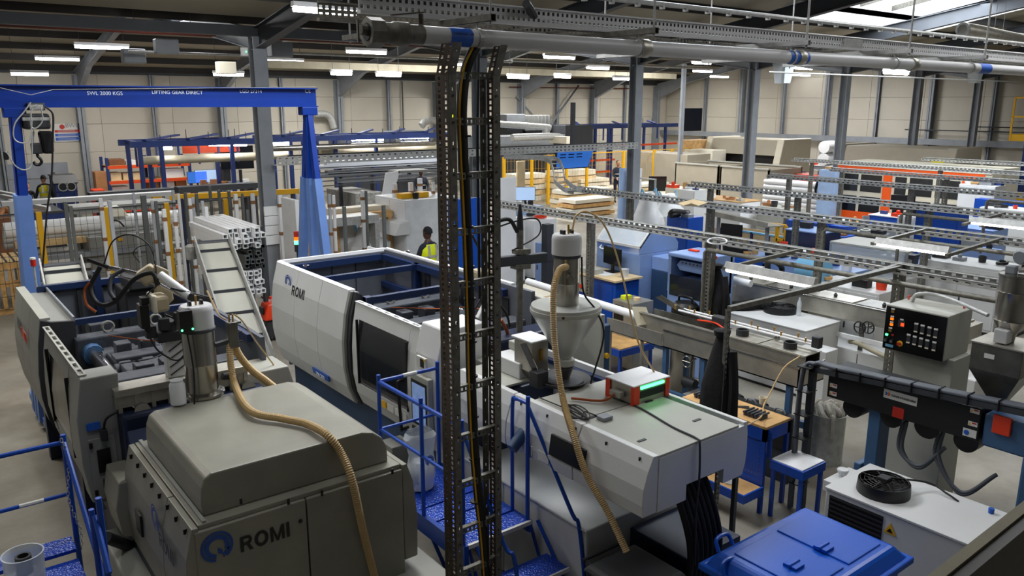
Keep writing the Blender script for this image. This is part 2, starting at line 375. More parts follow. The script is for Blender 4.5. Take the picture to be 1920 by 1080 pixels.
B_('kerb', M_().box((SK[0] - .03, SK[3], zb - .35), (SK[1] + .03, SK[3] + .03, zb + .4)), 'white', ceil)
for x in (SK[0] - .03, SK[1]):
    B_('kerb', M_().hexa([(x, SK[2], za - .35), (x + .03, SK[2], za - .35), (x + .03, SK[3], zb - .35), (x, SK[3], zb - .35)], [(x, SK[2], za + .4), (x + .03, SK[2], za + .4), (x + .03, SK[3], zb + .4), (x, SK[3], zb + .4)]), 'white', ceil)
for i in range(1, 4):
    x = SK[0] + (SK[1] - SK[0]) * i / 4
    B_('glazing_bar', M_().hexa([(x, SK[2], za + .2), (x + .05, SK[2], za + .2), (x + .05, SK[3], zb + .2), (x, SK[3], zb + .2)], [(x, SK[2], za + .34), (x + .05, SK[2], za + .34), (x + .05, SK[3], zb + .34), (x, SK[3], zb + .34)]), 'galv_old', ceil)
# purlins
y = -3.2
while y < YA:
    if not (SK[2] - .1 < y < SK[3] + .1) and abs(y - 16.5) > .5:
        z = roofz(y); B_('purlin', M_().box((-3.9, y - .035, z - .22), (XB, y + .035, z - .01)), 'purlin', ceil)
    else:
        if SK[2] - .1 < y < SK[3] + .1:
            z = roofz(y)
            B_('purlin', M_().box((-3.9, y - .035, z - .22), (SK[0] - .05, y + .035, z - .01)), 'purlin', ceil)
            B_('purlin', M_().box((SK[1] + .05, y - .035, z - .22), (XB, y + .035, z - .01)), 'purlin', ceil)
    y += 1.62
# rafters with haunches
def rafter(x, ya, yb, hA, hB, mt='steel_dark'):
    mb = M_(); ym = (ya + yb) / 2
    for (y0, y1, sgn) in ((ya, ym, 1), (yb, ym, -1)):
        z0, z1 = roofz(y0 + .01 * sgn) - .23, roofz(y1) - .23; hl = 2.6 * sgn
        zh = z0 + (z1 - z0) * (2.6 / abs(y1 - y0)); hd = .4 if abs(y0 - 16.5) < .1 else .95
        for xx, ww in ((x, .012),):
            mb.prism([(y0, z0), (y0 + hl, zh), (y1, z1), (y1, z1 - .32), (y0 + hl, zh - .36), (y0, z0 - hd)], 'x', x - .01, x + .01)
        mb.bar((x, y0, z0 - hd), (x, y0 + hl, zh - .36), .2, .02); mb.bar((x, y0 + hl, zh - .36), (x, y1, z1 - .32), .2, .02); mb.bar((x, y0, z0), (x, y1, z1), .2, .02)
    return mb
for x in XS:
    B_('rafter', rafter(x, 16.5, YA - .3, 1, 1), 'steel_grey', ceil)
    B_('rafter', rafter(x, -3.9, 16.5, 1, 1), 'steel_dark', ceil)
B_('valley_beam', M_().box((-3.9, 16.4, 5.42), (XB - .3, 16.6, 5.62)), 'steel_dark', ceil)
# valley columns
for i, x in enumerate(XS):
    if i == 0: continue
    lab = ['', 'grey steel column beside the blue gantry leg, white panels at its foot', 'grey steel column seen behind the perforated cable ladder', 'grey steel column between the blue wall screen and the yellow fence', 'grey steel column in front of the open grey tanks', 'grey steel column beside the beige machine with a flat roof', 'grey steel column rising behind the orange and cream machine', 'farthest grey steel column on the right'][i]
    t = thing('steel_column', lab, 'column', (x, 16.5, 0), 'steel columns down the middle of the hall')
    mb = M_(); mb.box((x - .14, 16.36, .03), (x + .14, 16.38, 5.42)).box((x - .14, 16.62, .03), (x + .14, 16.64, 5.42)).box((x - .012, 16.38, .03), (x + .012, 16.62, 5.42))
    B_('column_shaft', mb, 'steel_grey', t)
    B_('base_plate', M_().box((x - .22, 16.28, 0), (x + .22, 16.72, .03)), 'steel_dark', t)
# ==== MOULDING MACHINES
def ring_logo(parent, o, right, up, r, m='logo_blue'):
    r_ = V(right).normalized(); u_ = V(up).normalized(); n_ = r_.cross(u_); o = V(o)
    mb = M_()
    def sect(ra, rb, a0, a1, n=28):
        vs = []; fs = []
        for i in range(n + 1):
            t = math.radians(a0 + (a1 - a0) * i / n)
            for q in (ra, rb): vs.append(o + (r_ * math.cos(t) + u_ * math.sin(t)) * q + n_ * .002)
        for i in range(n): fs.append((2 * i, 2 * i + 1, 2 * i + 3, 2 * i + 2))
        mb.add(vs, fs)
    sect(r * .84, r, -55, 262); sect(r * .5, r * .78, -30, 262)
    P = lambda a, b: o + r_ * a * r + u_ * b * r + n_ * .002
    mb.add([P(.02, -.05), P(.3, -.3), P(.34, -.62), P(.02, -.45)], [(0, 1, 2, 3)])
    mb.add([P(.32, -.56), P(.72, -.2), P(.82, -.28), P(.34, -.86)], [(0, 1, 2, 3)])
    return B_('logo_ring', mb, m, parent)
def side_panel(x, prof, y0, y1, th=.05):
    """curved sheet: prof = [(dx, z)...] bulge; extruded along y"""
    poly = [(x + d, z) for d, z in prof] + [(x + d + th, z) for d, z in reversed(prof)]
    return M_().prism(poly, 'y', y0, y1)
def toggle(parent, x0, x1, y0, y1, z):
    """clamping mechanism: platens, tie bars, toggle links"""
    cx = (x0 + x1) / 2; wd = x1 - x0
    def P(name, mb, m='cast_grey', **k): return B_(name, mb, m, parent, **k)
    P('rear_platen', M_().box((x0, y1 - .22, .75), (x1, y1, z)), bev=.02)
    P('moving_platen', M_().box((x0 + .04, y0, .75), (x1 - .04, y0 + .24, z - .02)), bev=.02)
    for x in (x0 + .14, x1 - .14):
        for zz in (z - .16, .95):
            P('tie_bar', M_().tube([(x, y0 - .5, zz), (x, y1 - .1, zz)], .065, 16), 'chrome', **SM)
        P('tie_nut', M_().tube([(x, y1 - .34, z - .16), (x, y1 - .2, z - .16)], .1, 12), 'steel_blue_leg', **SM)
        P('tie_bush', M_().box((x - .12, y0 + .02, z - .3), (x + .12, y0 + .3, z - .04)), bev=.02)
    L = y1 - y0
    yc = y0 + L * .52
    P('crosshead', M_().box((x0 + .22, yc - .1, z - .22), (x1 - .22, yc + .12, z - .06)), bev=.015)
    for k in range(4):
        x = x0 + .28 + (wd - .56) * k / 3
        P('toggle_link', M_().box((x - .055, y0 + .2, z - .2), (x + .055, yc - .16, z - .07)), bev=.015)
        P('toggle_link', M_().box((x - .05, yc + .14, z - .26), (x + .05, y1 - .24, z - .12)), bev=.015)
        P('pin', M_().tube([(x - .09, yc - .2, z - .15), (x + .09, yc - .2, z - .15)], .07, 12), **SM)
    for k in range(3):
        x = x0 + .36 + (wd - .72) * k / 2
        P('lug', M_().box((x - .08, y0 + .26, z - .16), (x + .08, y0 + .42, z + .0)), bev=.01)
        P('lug', M_().box((x - .07, yc + .18, z - .14), (x + .07, yc + .34, z + .0)), bev=.01)
    P('pin', M_().tube([(x0 + .2, y1 - .4, z - .18), (x1 - .2, y1 - .4, z - .18)], .07, 12), **SM)
    P('pin', M_().tube([(x0 + .2, y0 + .3, z - .18), (x1 - .2, y0 + .3, z - .18)], .07, 12), **SM)
    for x in (cx - .25, cx + .22):
        ring = [(x, y1 - .1 + .0, z + .06 + .0)]
        pts = [(x + .055 * math.cos(t), y1 - .1, z + .055 + .055 * math.sin(t)) for t in [i * math.pi / 6 for i in range(13)]]
        P('lifting_eye', M_().tube(pts, .014, 6), 'chrome' if wd > 1.3 else 'cast_light', **SM)
    P('grease_line', hose([(x0 + .3, y1 - .3, z + .01), (cx, yc, z + .03), (x1 - .35, yc - .1, z + .02), (x1 - .2, y0 + .3, z + .03)], .006, n=5), 'copper')
    P('grease_line', hose([(x0 + .2, y0 + .5, z - .02), (cx - .1, y0 + .35, z + .03), (cx + .3, yc, z + .01)], .006, n=5), 'rubber')

# ---- machine nearest the camera -------------------------------------------------
M1 = thing('injection_moulding_machine', 'nearest injection moulding machine, grey with raised hood and big blue ring emblem', 'machine', (1.9, 7.5, 0), 'injection moulding machines')
bul = [(.0, 2.0), (-.045, 1.75), (-.075, 1.45), (-.075, 1.2), (-.04, .95), (.03, .76)]
GX = .985
ys = [10.78, 10.2, 9.62, 8.98]
for i in range(3):
    B_('guard_panel', side_panel(GX, bul, ys[i + 1] + .004, ys[i] - .004, .06), 'panel_mid', M1, bev=.006)  # darker tone than the centre machine: dim light put into the colour
B_('panel_cap', M_().box((GX, 8.98, 1.985), (GX + .09, 10.78, 2.01)), 'panel_grey', M1)
B_('panel_step', M_().box((GX + .06, 8.98, 1.78), (GX + .3, 10.72, 1.93)), 'panel_mid', M1, bev=.008)
B_('panel_lip', M_().box((GX + .29, 8.98, 1.93), (GX + .31, 10.72, 1.985)), 'steel_grey', M1)
B_('panel_end', M_().prism([(GX + d, z) for d, z in bul] + [(GX + .3, .9), (GX + .3, 1.95), (GX + .09, 1.97)], 'y', 8.93, 8.979), 'charcoal', M1)
dz = [(.02, 1.93), (-.02, 1.7), (-.04, 1.4), (-.04, 1.15), (0, .9), (.05, .74)]
wy0, wy1 = Xp(124, 735, .95).y, Xp(87, 676, .95).y
B_('sliding_door', side_panel(GX, dz, 7.02, wy0, .04), 'panel_mid', M1)
B_('sliding_door', side_panel(GX, dz, wy1, 8.86, .04), 'panel_mid', M1)
B_('door_rail', side_panel(GX, [(.02, 1.93), (-.01, 1.78)], wy0, wy1, .04), 'panel_mid', M1)
B_('door_rail', side_panel(GX, [(-.02, 1.08), (0, .9), (.05, .74)], wy0, wy1, .04), 'panel_mid', M1)
B_('door_window', side_panel(GX, [(-.0, 1.78), (-.03, 1.4), (-.03, 1.15), (-.01, 1.07)], wy0, wy1, .015), 'glass_dark', M1)
for y_ in (wy0 - .02, wy1): B_('window_seal', M_().box((GX - .04, y_, 1.06), (GX - .01, y_ + .02, 1.8)), 'rubber', M1)
B_('slotted_rail', M_().perf((GX + .0, 7.02, 1.95), (.06, 0, 0), (0, 1.84, 0), 1, 9, .5, .68), 'panel_grey', M1, solid=.01)
# end cabinet
mb = M_().prism([(GX - .0, 1.94), (GX - .06, 1.6), (GX - .06, 1.2), (GX - .02, .86), (GX + .24, .8), (GX + .28, 1.94)], 'y', 6.95, 7.22)
B_('end_cabinet', mb, 'panel_mid', M1, bev=.012)
B_('cabinet_door', M_().box((GX + .0, 6.935, .88), (GX + .2, 6.95, 1.42)), 'panel_mid', M1, bev=.004)
B_('blue_sticker', M_().box((GX + .0, 6.93, 1.5), (GX + .1, 6.949, 1.56)), 'blue_label', M1, label='small blue sticker on the end cabinet')
B_('warning_label', M_().box((GX + .05, 6.92, 1.12), (GX + .15, 6.934, 1.32)), 'black', M1)
B_('socket_plate', M_().box((GX + .07, 6.91, .93), (GX + .17, 6.934, 1.06)), 'charcoal', M1, bev=.004)
B_('plug', M_().box((GX + .09, 6.88, 1.4), (GX + .14, 6.94, 1.5)), 'charcoal', M1, bev=.006)
B_('plug_cable', hose([(GX + .115, 6.9, 1.5), (GX + .14, 6.86, 1.6), (GX + .24, 6.87, 1.64), (GX + .36, 7.0, 1.62)], .01), 'rubber', M1, **SM)
for z in (.93, 1.35):
    B_('hinge', M_().box((GX + .0, 6.915, z), (GX + .025, 6.936, z + .045)), 'black', M1)
# back walls and frame of the guard
B_('inner_wall', M_().box((GX + .28, 10.74, .7), (2.2, 10.78, 2.0)), 'panel_inner', M1)
B_('inner_rail', M_().box((GX + .2, 10.68, 1.93), (2.2, 10.74, 2.0)), 'navy_frame', M1)
B_('inner_wall', M_().box((2.56, 7.2, .6), (2.6, 10.78, 1.95)), 'panel_inner', M1)
B_('frame_beam', M_().box((GX + .2, 9.1, 1.86), (2.5, 9.16, 1.92)), 'navy_frame', M1)
B_('frame_post', M_().box((1.78, 10.6, .8), (1.86, 10.7, 2.12)), 'navy_frame', M1)
B_('frame_top_rail', M_().box((2.5, 7.4, 1.86), (2.56, 10.7, 1.94)), 'navy_frame', M1)
for k in range(4):
    B_('wall_stiffener', M_().box((1.35 + k * .25, 10.7, .8), (1.39 + k * .25, 10.74, 1.9)), 'charcoal', M1)
far = [(0, 1.92), (.05, 1.65), (.07, 1.35), (.03, 1.0)]
B_('far_door', M_().prism([(2.62 + d, z) for d, z in far] + [(2.57 + d, z) for d, z in reversed(far)], 'y', 7.3, 10.0), 'panel_grey', M1)
B_('far_end_cabinet', M_().prism([(2.3, 1.72), (2.7, 1.72), (2.78, 1.4), (2.76, .9), (2.3, .8)], 'y', 6.9, 7.3), 'panel_grey', M1, bev=.012)
B_('machine_bed', M_().box((1.15, 4.95, .12), (2.5, 10.6, .82)), 'navy', M1, bev=.02)
for x in (1.05, 2.45):
    for y in (10.25, 8.0):
        B_('leg', M_().box((x, y, 0), (x + .14, y + .14, .8)), 'navy', M1)
B_('fixed_platen', M_().box((1.22, 6.75, .7), (2.42, 7.0, 1.62)), 'navy', M1, bev=.03)
B_('carriage', M_().box((1.35, 6.45, .8), (2.3, 6.75, 1.3)).tube([(1.35, 6.6, 1.35), (2.3, 6.6, 1.35)], .08, 12), 'navy', M1, bev=.01)
B_('carriage_bracket', M_().prism([(6.62, 1.32), (6.75, 1.5), (6.75, 1.15), (6.66, 1.1)], 'x', 1.24, 1.4), 'navy_frame', M1, bev=.01)
toggle(M1, 1.25, 2.42, 7.3, 9.05, 1.78)
B_('hydraulic_block', M_().box((1.5, 9.5, 1.5), (1.72, 9.75, 1.74)).tube([(1.4, 9.6, 1.55), (1.5, 9.6, 1.55)], .06, 10), 'cast_grey', M1, bev=.01)
B_('motor_block', M_().box((2.0, 10.05, 1.2), (2.42, 10.6, 1.95)).box((2.05, 10.0, 1.95), (2.4, 10.5, 2.08)), 'charcoal', M1, bev=.02)
# robot foot beam across the platen
B_('robot_beam', M_().box((1.2, 6.84, 1.76), (2.3, 7.06, 1.82)), 'stainless_dull', M1, bev=.004)
mb = M_().box((1.2, 6.86, 1.66), (2.3, 6.88, 1.76)).box((1.2, 7.02, 1.66), (2.3, 7.04, 1.76))
for k in range(9): mb.box((1.22 + k * .13, 6.85, 1.62), (1.25 + k * .13, 7.05, 1.76))
B_('beam_ribs', mb, 'stainless_dull', M1)
# injection unit cover
L, R_, FY, BY = 1.19, 2.74, 4.82, 6.45
pr = [(L, 1.5), (L - .05, 1.3), (L - .07, 1.0), (L - .05, .72)]
B_('side_cover', M_().prism(pr + [(L + .04, .72), (L + .04, 1.5)], 'y', 5.36, BY), 'hood_shaded_grey', M1, bev=.005)
B_('side_cover', M_().prism(pr + [(L + .04, .72), (L + .04, 1.5)], 'y', FY, 5.35), 'hood_shaded_grey', M1, bev=.005)
B_('side_lower_panel', M_().prism([(1.08, 1.22), (1.04, 1.0), (1.07, .76), (1.25, .72), (1.25, 1.22)], 'y', 6.4, 6.85), 'hood_shaded_grey', M1, bev=.01)
B_('side_label', M_().box((L - .085, 5.9, .98), (L - .07, 6.05, 1.15)), 'black', M1)
prr = [(R_, 1.5), (R_ + .05, 1.35), (R_ + .08, 1.05), (R_ + .07, .72)]
B_('side_cover', M_().prism([(R_ - .04, 1.5)] + prr + [(R_ - .04, .72)], 'y', FY, BY), 'hood_shaded_grey', M1, bev=.006)
for a, b in ((L + .012, 1.94), (1.95, R_ - .045)):
    B_('front_panel', M_().box((a, FY - .005, .5), (b, FY + .03, 1.47)), 'hood_shaded_grey', M1, bev=.006)
B_('cover_lid', M_().box((L + .045, FY + .02, 1.47), (R_ - .045, BY, 1.505)), 'hood_shaded_grey', M1, bev=.006)
B_('lid_channel', M_().box((L + .075, FY + .03, 1.505), (L + .1, BY, 1.52)), 'panel_mid', M1)
hp = [(1.295, 1.505), (1.29, 1.6), (1.3, 1.7), (1.325, 1.765), (1.37, 1.79), (2.44, 1.79), (2.53, 1.765), (2.6, 1.71), (2.64, 1.63), (2.645, 1.505)]
B_('raised_hood', M_().prism(hp, 'y', 4.93, 6.3), 'hood_shaded_grey', M1, bev=.012)
B_('hood_back', M_().box((1.4, 6.3, 1.505), (2.6, 6.42, 1.72)), 'hood_shaded_grey', M1, bev=.03)
for (px, py) in ((452, 940), (604, 925), (736, 884), (541, 941)):
    q = Yp(px, py, FY - .01); B_('keyhole', M_().box((q.x - .008, FY - .012, q.z - .02), (q.x + .008, FY - .003, q.z + .02)), 'black', M1)
for k in range(8):
    B_('slot', M_().box((L - .03, 4.9 + k * .2, 1.44), (L - .0, 4.91 + k * .2, 1.475)), 'black', M1)
ring_logo(M1, Yp(407, 1025, FY - .007), (1, 0, 0), (0, 0, 1), .104)
a = Yp(452, 1036, FY - .008); b = Yp(556, 1036, FY - .008)
romi(a, (1, 0, 0), (0, 0, 1), .108, 'logo_black', M1)
q = Yp(560, 982, FY - .008); text('lettering', '®', .04, q, (1, 0, 0), (0, 0, 1), 'logo_black', M1)
ring_logo(M1, Xp(291, 971, L - .068), (0, -1, 0), (0, 0, 1), .1)
q = Xp(300, 1022, L - .072); romi((L - .071, q.y, q.z), (0, -1, 0), (0, 0, 1), .11, 'logo_black', M1)
q = Xp(36, 606, GX - .07); romi((GX - .066, 10.45, 1.62), (0, -1, 0), (.1, 0, 1), .11, 'steel_dark', M1)
text('lettering', 'EL300', .16, (GX - .079, 9.98, 1.62), (0, -1, 0), (0, 0, 1), 'orange_red', M1)
B_('base_cover', M_().box((.98, 4.55, .05), (2.97, 6.9, .62)), 'panel_grey', M1, bev=.02)
B_('drain_pipe', M_().tube([(1.12, 6.5, .62), (.93, 6.3, .86)], .045, 14), 'charcoal', M1, **SM)

# ---- second machine -------------------------------------------------
M2 = thing('injection_moulding_machine', 'white injection moulding machine in the centre with a dark door window', 'machine', (4.5, 6.5, 0), 'injection moulding machines')
GX = 3.79
bul2 = [(.02, 2.1), (-.05, 1.85), (-.09, 1.55), (-.09, 1.25), (-.05, 1.0), (.03, .8)]
ys = [9.92, 9.2, 8.52, 7.86]
for i in range(3):
    B_('guard_panel', side_panel(GX, bul2, ys[i + 1] + .004, ys[i] - .004, .06), 'panel_white', M2, bev=.006)
B_('panel_cap', M_().box((GX + .02, 7.86, 2.09), (GX + .1, 9.92, 2.11)), 'white', M2)
B_('panel_end', M_().prism([(GX + d, z) for d, z in bul2] + [(GX + .12, .9), (GX + .12, 2.08)], 'y', 7.81, 7.859), 'panel_mid', M2)
B_('door_track', M_().prism([(GX + d + .03, z) for d, z in bul2] + [(GX + .12, .9), (GX + .12, 2.06)], 'y', 7.74, 7.809), 'charcoal', M2)
d2 = [(.03, 2.0), (-.02, 1.75), (-.04, 1.5), (-.04, 1.2), (0, .98), (.06, .84)]
wy0, wy1 = Xp(762, 640, GX - .03).y, Xp(669, 600, GX - .03).y
B_('sliding_door', side_panel(GX, d2, 6.38, wy0, .04), 'panel_white', M2)
B_('sliding_door', side_panel(GX, d2, wy1, 7.72, .04), 'panel_white', M2)
B_('door_rail', side_panel(GX, [(.03, 2.0), (-.005, 1.84)], wy0, wy1, .04), 'panel_white', M2)
B_('door_rail', side_panel(GX, [(-.035, 1.12), (0, .98), (.06, .84)], wy0, wy1, .04), 'panel_white', M2)
B_('door_window', side_panel(GX, [(-.0, 1.84), (-.03, 1.5), (-.035, 1.2), (-.03, 1.12)], wy0, wy1, .012), 'glass_dark', M2)
for y_ in (wy0, wy1): B_('window_seal', M_().box((GX - .045, y_ - .008, 1.12), (GX - .02, y_ + .008, 1.84)), 'rubber', M2)
B_('slotted_rail', M_().perf((GX + .02, 6.4, 2.01), (.06, 0, 0), (0, 1.32, 0), 1, 7, .45, .6), 'white', M2, solid=.01)
a = Xp(757, 712, GX - .06)
B_('door_handle', hose([(GX - .04, 6.62, 1.43), (GX - .1, 6.61, 1.43), (GX - .11, 6.6, 1.38), (GX - .11, 6.56, .98), (GX - .1, 6.56, .95), (GX - .03, 6.56, .95)], .016), 'black', M2, **SM)
cab = [(GX + .03, 2.08), (GX - .05, 1.8), (GX - .08, 1.5), (GX - .06, 1.1), (GX + .0, .84), (GX + .45, .84), (GX + .5, 2.08)]
B_('end_cabinet', M_().prism(cab, 'y', 5.95, 6.35), 'panel_white', M2, bev=.015)
B_('control_panel', M_().box((GX - .13, 6.0, .95), (GX - .075, 6.33, 1.62)), 'panel_grey', M2, bev=.01)
cp = bpy.data.objects['control_panel']
B_('screen_bezel', M_().box((GX - .135, 6.03, 1.12), (GX - .13, 6.3, 1.56)), 'black', cp)
B_('screen', M_().box((GX - .139, 6.05, 1.15), (GX - .135, 6.28, 1.53)), 'screen_mix', cp)
B_('key_strip', M_().box((GX - .138, 6.03, .98), (GX - .13, 6.3, 1.09)), 'black', cp)
B_('stop_button', M_().tube([(GX - .14, 6.1, 1.03), (GX - .165, 6.1, 1.03)], .02, 10), 'red', cp)
for k, (px, py, w_, m_) in enumerate(((717, 741, .16, 'label_yellow'), (733, 752, .13, 'label_white'), (747, 762, .12, 'label_white'), (760, 770, .06, 'label_white'))):
    q = Xp(px, py, GX - .02); B_('warning_label', M_().box((GX - .024 + .012, q.y - w_ / 2, 1.0), (GX - .03, q.y + w_ / 2, 1.07)), m_, M2)
q = Xp(790, 678, GX - .08); B_('warning_label', M_().box((GX - .09, q.y - .09, 1.68), (GX - .07, q.y + .07, 1.79)), 'label_white', M2)
B_('warning_symbol', M_().box((GX - .095, q.y - .06, 1.695), (GX - .09, q.y + .0, 1.775)), 'black', M2); B_('warning_symbol', M_().box((GX - .095, q.y - .087, 1.76), (GX - .09, q.y - .062, 1.785)), 'label_yellow', M2)
ring_logo(M2, (GX - .035, Xp(540, 517, GX - .03).y, 1.93), (0, -1, .12), (0, 0, 1), .095)
q = Xp(546, 527, GX - .05); romi((GX - .058, q.y, 1.8), (0, -1, 0), (.18, 0, 1), .12, 'logo_black', M2)
q = Xp(602, 689, GX - .06); B_('model_plate', M_().prism([(GX - .073, 1.0), (GX - .058, .93), (GX - .04, .93), (GX - .05, 1.0)], 'y', q.y - .2, q.y + .24), 'blue_label', M2)
text('lettering', 'EN 300', .075, (GX - .077, q.y + .1, .94), (0, -1, 0), (-.2, 0, 1), 'letter_white', M2)
XR = 5.4
B_('guard_wall', M_().box((XR - .03, 6.6, .6), (XR + .02, 9.92, 2.1)), 'panel_inner', M2)
for k in range(5):
    B_('wall_slot', M_().box((XR - .045, 7.0 + k * .42, 1.45), (XR - .03, 7.12 + k * .42, 1.95)), 'charcoal', M2)
B_('guard_wall', M_().box((GX + .1, 9.88, .7), (XR, 9.92, 2.08)), 'panel_inner', M2)
for k in range(3): B_('wall_seam', M_().box((4.2 + k * .35, 9.865, .8), (4.21 + k * .35, 9.88, 2.0)), 'charcoal', M2)
B_('wall_cap', M_().box((GX + .04, 9.9, 2.08), (XR + .02, 9.95, 2.12)), 'white', M2)
B_('wall_cap', M_().box((XR, 7.0, 2.08), (XR + .05, 9.95, 2.12)), 'white', M2)
B_('frame_rail', M_().box((GX + .1, 7.9, 1.98), (GX + .16, 9.86, 2.06)), 'navy_frame', M2)
B_('frame_rail', M_().box((GX + .1, 9.8, 1.98), (XR - .05, 9.86, 2.06)), 'navy_frame', M2)
B_('frame_rail', M_().box((XR - .12, 7.0, 1.98), (XR - .05, 9.86, 2.06)), 'navy_frame', M2)
B_('frame_rail', M_().box((XR - .12, 7.0, 1.6), (XR - .05, 9.86, 1.67)), 'navy_frame', M2)
B_('cross_beam', M_().box((GX + .1, 8.9, 1.98), (XR - .1, 8.97, 2.05)), 'navy_frame', M2)
B_('cross_beam', M_().box((GX + .1, 7.62, 1.98), (XR - .1, 7.69, 2.05)), 'navy_frame', M2)
B_('frame_post', M_().box((XR - .14, 8.88, 1.2), (XR - .06, 8.98, 2.06)), 'navy_frame', M2)
B_('frame_post', M_().box((GX + .1, 7.6, 1.3), (GX + .18, 7.7, 2.06)), 'navy_frame', M2)
toggle(M2, 4.0, 5.3, 6.55, 8.1, 1.84)
for (px, py) in ((575, 494), (763, 468)):
    q = Zp(px, py + 6, 2.09); B_('cap_knob', M_().lathe([(.012, -.05), (.012, 0), (.045, .002), (.045, .02), (.02, .03)], q, 12), 'chrome', M2, **SM)
B_('machine_bed', M_().box((GX + .12, 4.2, .1), (5.2, 9.8, .84)), 'machine_blue', M2, bev=.02)
B_('fixed_platen', M_().box((4.0, 6.0, .8), (5.3, 6.3, 1.85)), 'navy', M2, bev=.03)
B_('side_box', M_().box((GX - .12, 6.75, .35), (GX + .12, 7.0, .68)), 'panel_mid', M2, bev=.01)
B_('carriage', M_().box((4.1, 5.6, .85), (5.1, 6.0, 1.5)).tube([(4.0, 5.75, 1.5), (5.1, 5.75, 1.5)], .1, 12), 'navy', M2, bev=.02)
B_('far_door', M_().box((5.42, 5.55, .7), (5.47, 6.7, 2.05)), 'panel_grey', M2, bev=.01)
q = Zp(910, 690, 1.75); B_('switch_box', M_().box((4.12, 5.6, 1.55), (4.5, 5.9, 1.76)), 'panel_grey', M2, bev=.01)
B_('adjust_rod', M_().tube([(4.48, 5.62, 1.68), (4.62, 5.5, 1.66)], .02, 10), 'charcoal', M2, **SM)
# injection cover
CX0, CX1, CF, CB = 3.85, 4.88, 3.4, 5.75
s2 = [(0, 1.76), (-.05, 1.66), (-.09, 1.54), (-.1, 1.42), (-.09, 1.33)]
for y0, y1 in ((CF + .0, 4.11), (4.12, 4.94), (4.95, CB)):
    B_('side_cover', M_().prism([(CX0 + d, z) for d, z in s2] + [(CX0 + .05, 1.33), (CX0 + .05, 1.76)], 'y', y0, y1), 'panel_white', M2, bev=.005)
s3 = [(0, 1.76), (.015, 1.66), (.02, 1.54), (.01, 1.42), (-.02, 1.33)]
B_('side_cover', M_().prism([(CX1 + d, z) for d, z in s3] + [(CX1 - .04, 1.33), (CX1 - .04, 1.76)], 'y', CF, CB), 'panel_white', M2, bev=.005)
B_('front_cover', M_().box((CX0 + .05, CF - .004, 1.33), (4.2, CF + .04, 1.735)).box((4.2, CF - .004, 1.45), (4.62, CF + .04, 1.735)).box((4.62, CF - .004, 1.33), (CX1 - .04, CF + .04, 1.735)), 'panel_white', M2)
for a, b in ((CF, 4.2), (4.21, 4.75)):
    B_('top_plate', M_().box((CX0 + .04, a, 1.735), (4.78, b, 1.755)), 'panel_grey', M2, bev=.004)
B_('top_plate', M_().box((CX0 + .04, 5.15, 1.735), (4.5, CB, 1.755)), 'panel_grey', M2, bev=.004)
B_('cable_channel', M_().box((4.785, CF + .05, 1.66), (4.84, CB, 1.7)), 'navy_frame', M2)
for (px, py) in ((1205, 825), (1308, 787), (1218, 752), (1112, 782)):
    q = Zp(px, py, 1.757); B_('slot', M_().box((q.x - .05, q.y - .012, 1.753), (q.x + .03, q.y + .012, 1.76)), 'black', M2)
q0, q1 = Xp(1033, 832, CX0 - .09).y, Xp(1097, 870, CX0 - .09).y
B_('display_window', M_().prism([(CX0 - .09, 1.62), (CX0 - .115, 1.46), (CX0 - .09, 1.46), (CX0 - .07, 1.62)], 'y', q1, q0), 'black_gloss', M2)
for k in range(7):
    B_('slot', M_().box((CX0 - .03, 3.5 + k * .33, 1.69), (CX0 - .01, 3.515 + k * .33, 1.725)), 'black', M2)
q = Xp(975, 806, CX0 - .1); B_('service_pipe', M_().tube([(CX0 - .0, q.y, 1.55), (CX0 - .2, q.y - .02, 1.4)], .05, 14), 'machine_blue', M2, **SM)
for k in range(2): B_('warning_label', M_().box((CX0 - .102, q.y - .16 - k * .2, 1.36), (CX0 - .098, q.y - .03 - k * .2, 1.44)), 'label_white', M2)
B_('base_cabinet', M_().box((3.85, 4.05, .03), (5.0, 5.1, .9)), 'panel_white', M2, bev=.015)
B_('base_cabinet', M_().box((3.85, 5.11, .03), (5.0, 6.2, .9)), 'panel_white', M2, bev=.015)
B_('base_lid', M_().box((3.83, 4.03, .9), (5.02, 6.22, .925)), 'panel_white', M2, bev=.01)
B_('base_rear', M_().box((4.3, 3.4, .03), (4.9, 4.02, .8)), 'navy', M2, bev=.01)
for k in range(7):
    x = 4.26 + k * .055
    B_('cable_loom', hose([(x, 3.7, 1.5), (x + .0, 3.5, 1.25), (x + .04, 3.4, .8), (x - .08, 3.45, .35), (x - .2, 3.6 + .05 * k, .15)], .027), 'rubber', M2, **SM)
B_('nozzle_cover', M_().box((4.1, 5.2, 1.755), (4.42, 5.6, 1.9)), 'panel_white', M2, bev=.01)
B_('heater_box', M_().box((4.3, 5.45, 1.9), (4.5, 5.62, 1.98)), 'panel_grey', M2, bev=.01)
for k in range(5):
    x = 4.45 + k * .05
    B_('heater_cable', hose([(x, 5.75, 1.5), (x + .02, 5.6, 1.3), (x - .1, 5.4, 1.2), (x - .15, 5.2, 1.4)], .012), 'rubber', M2, **SM)

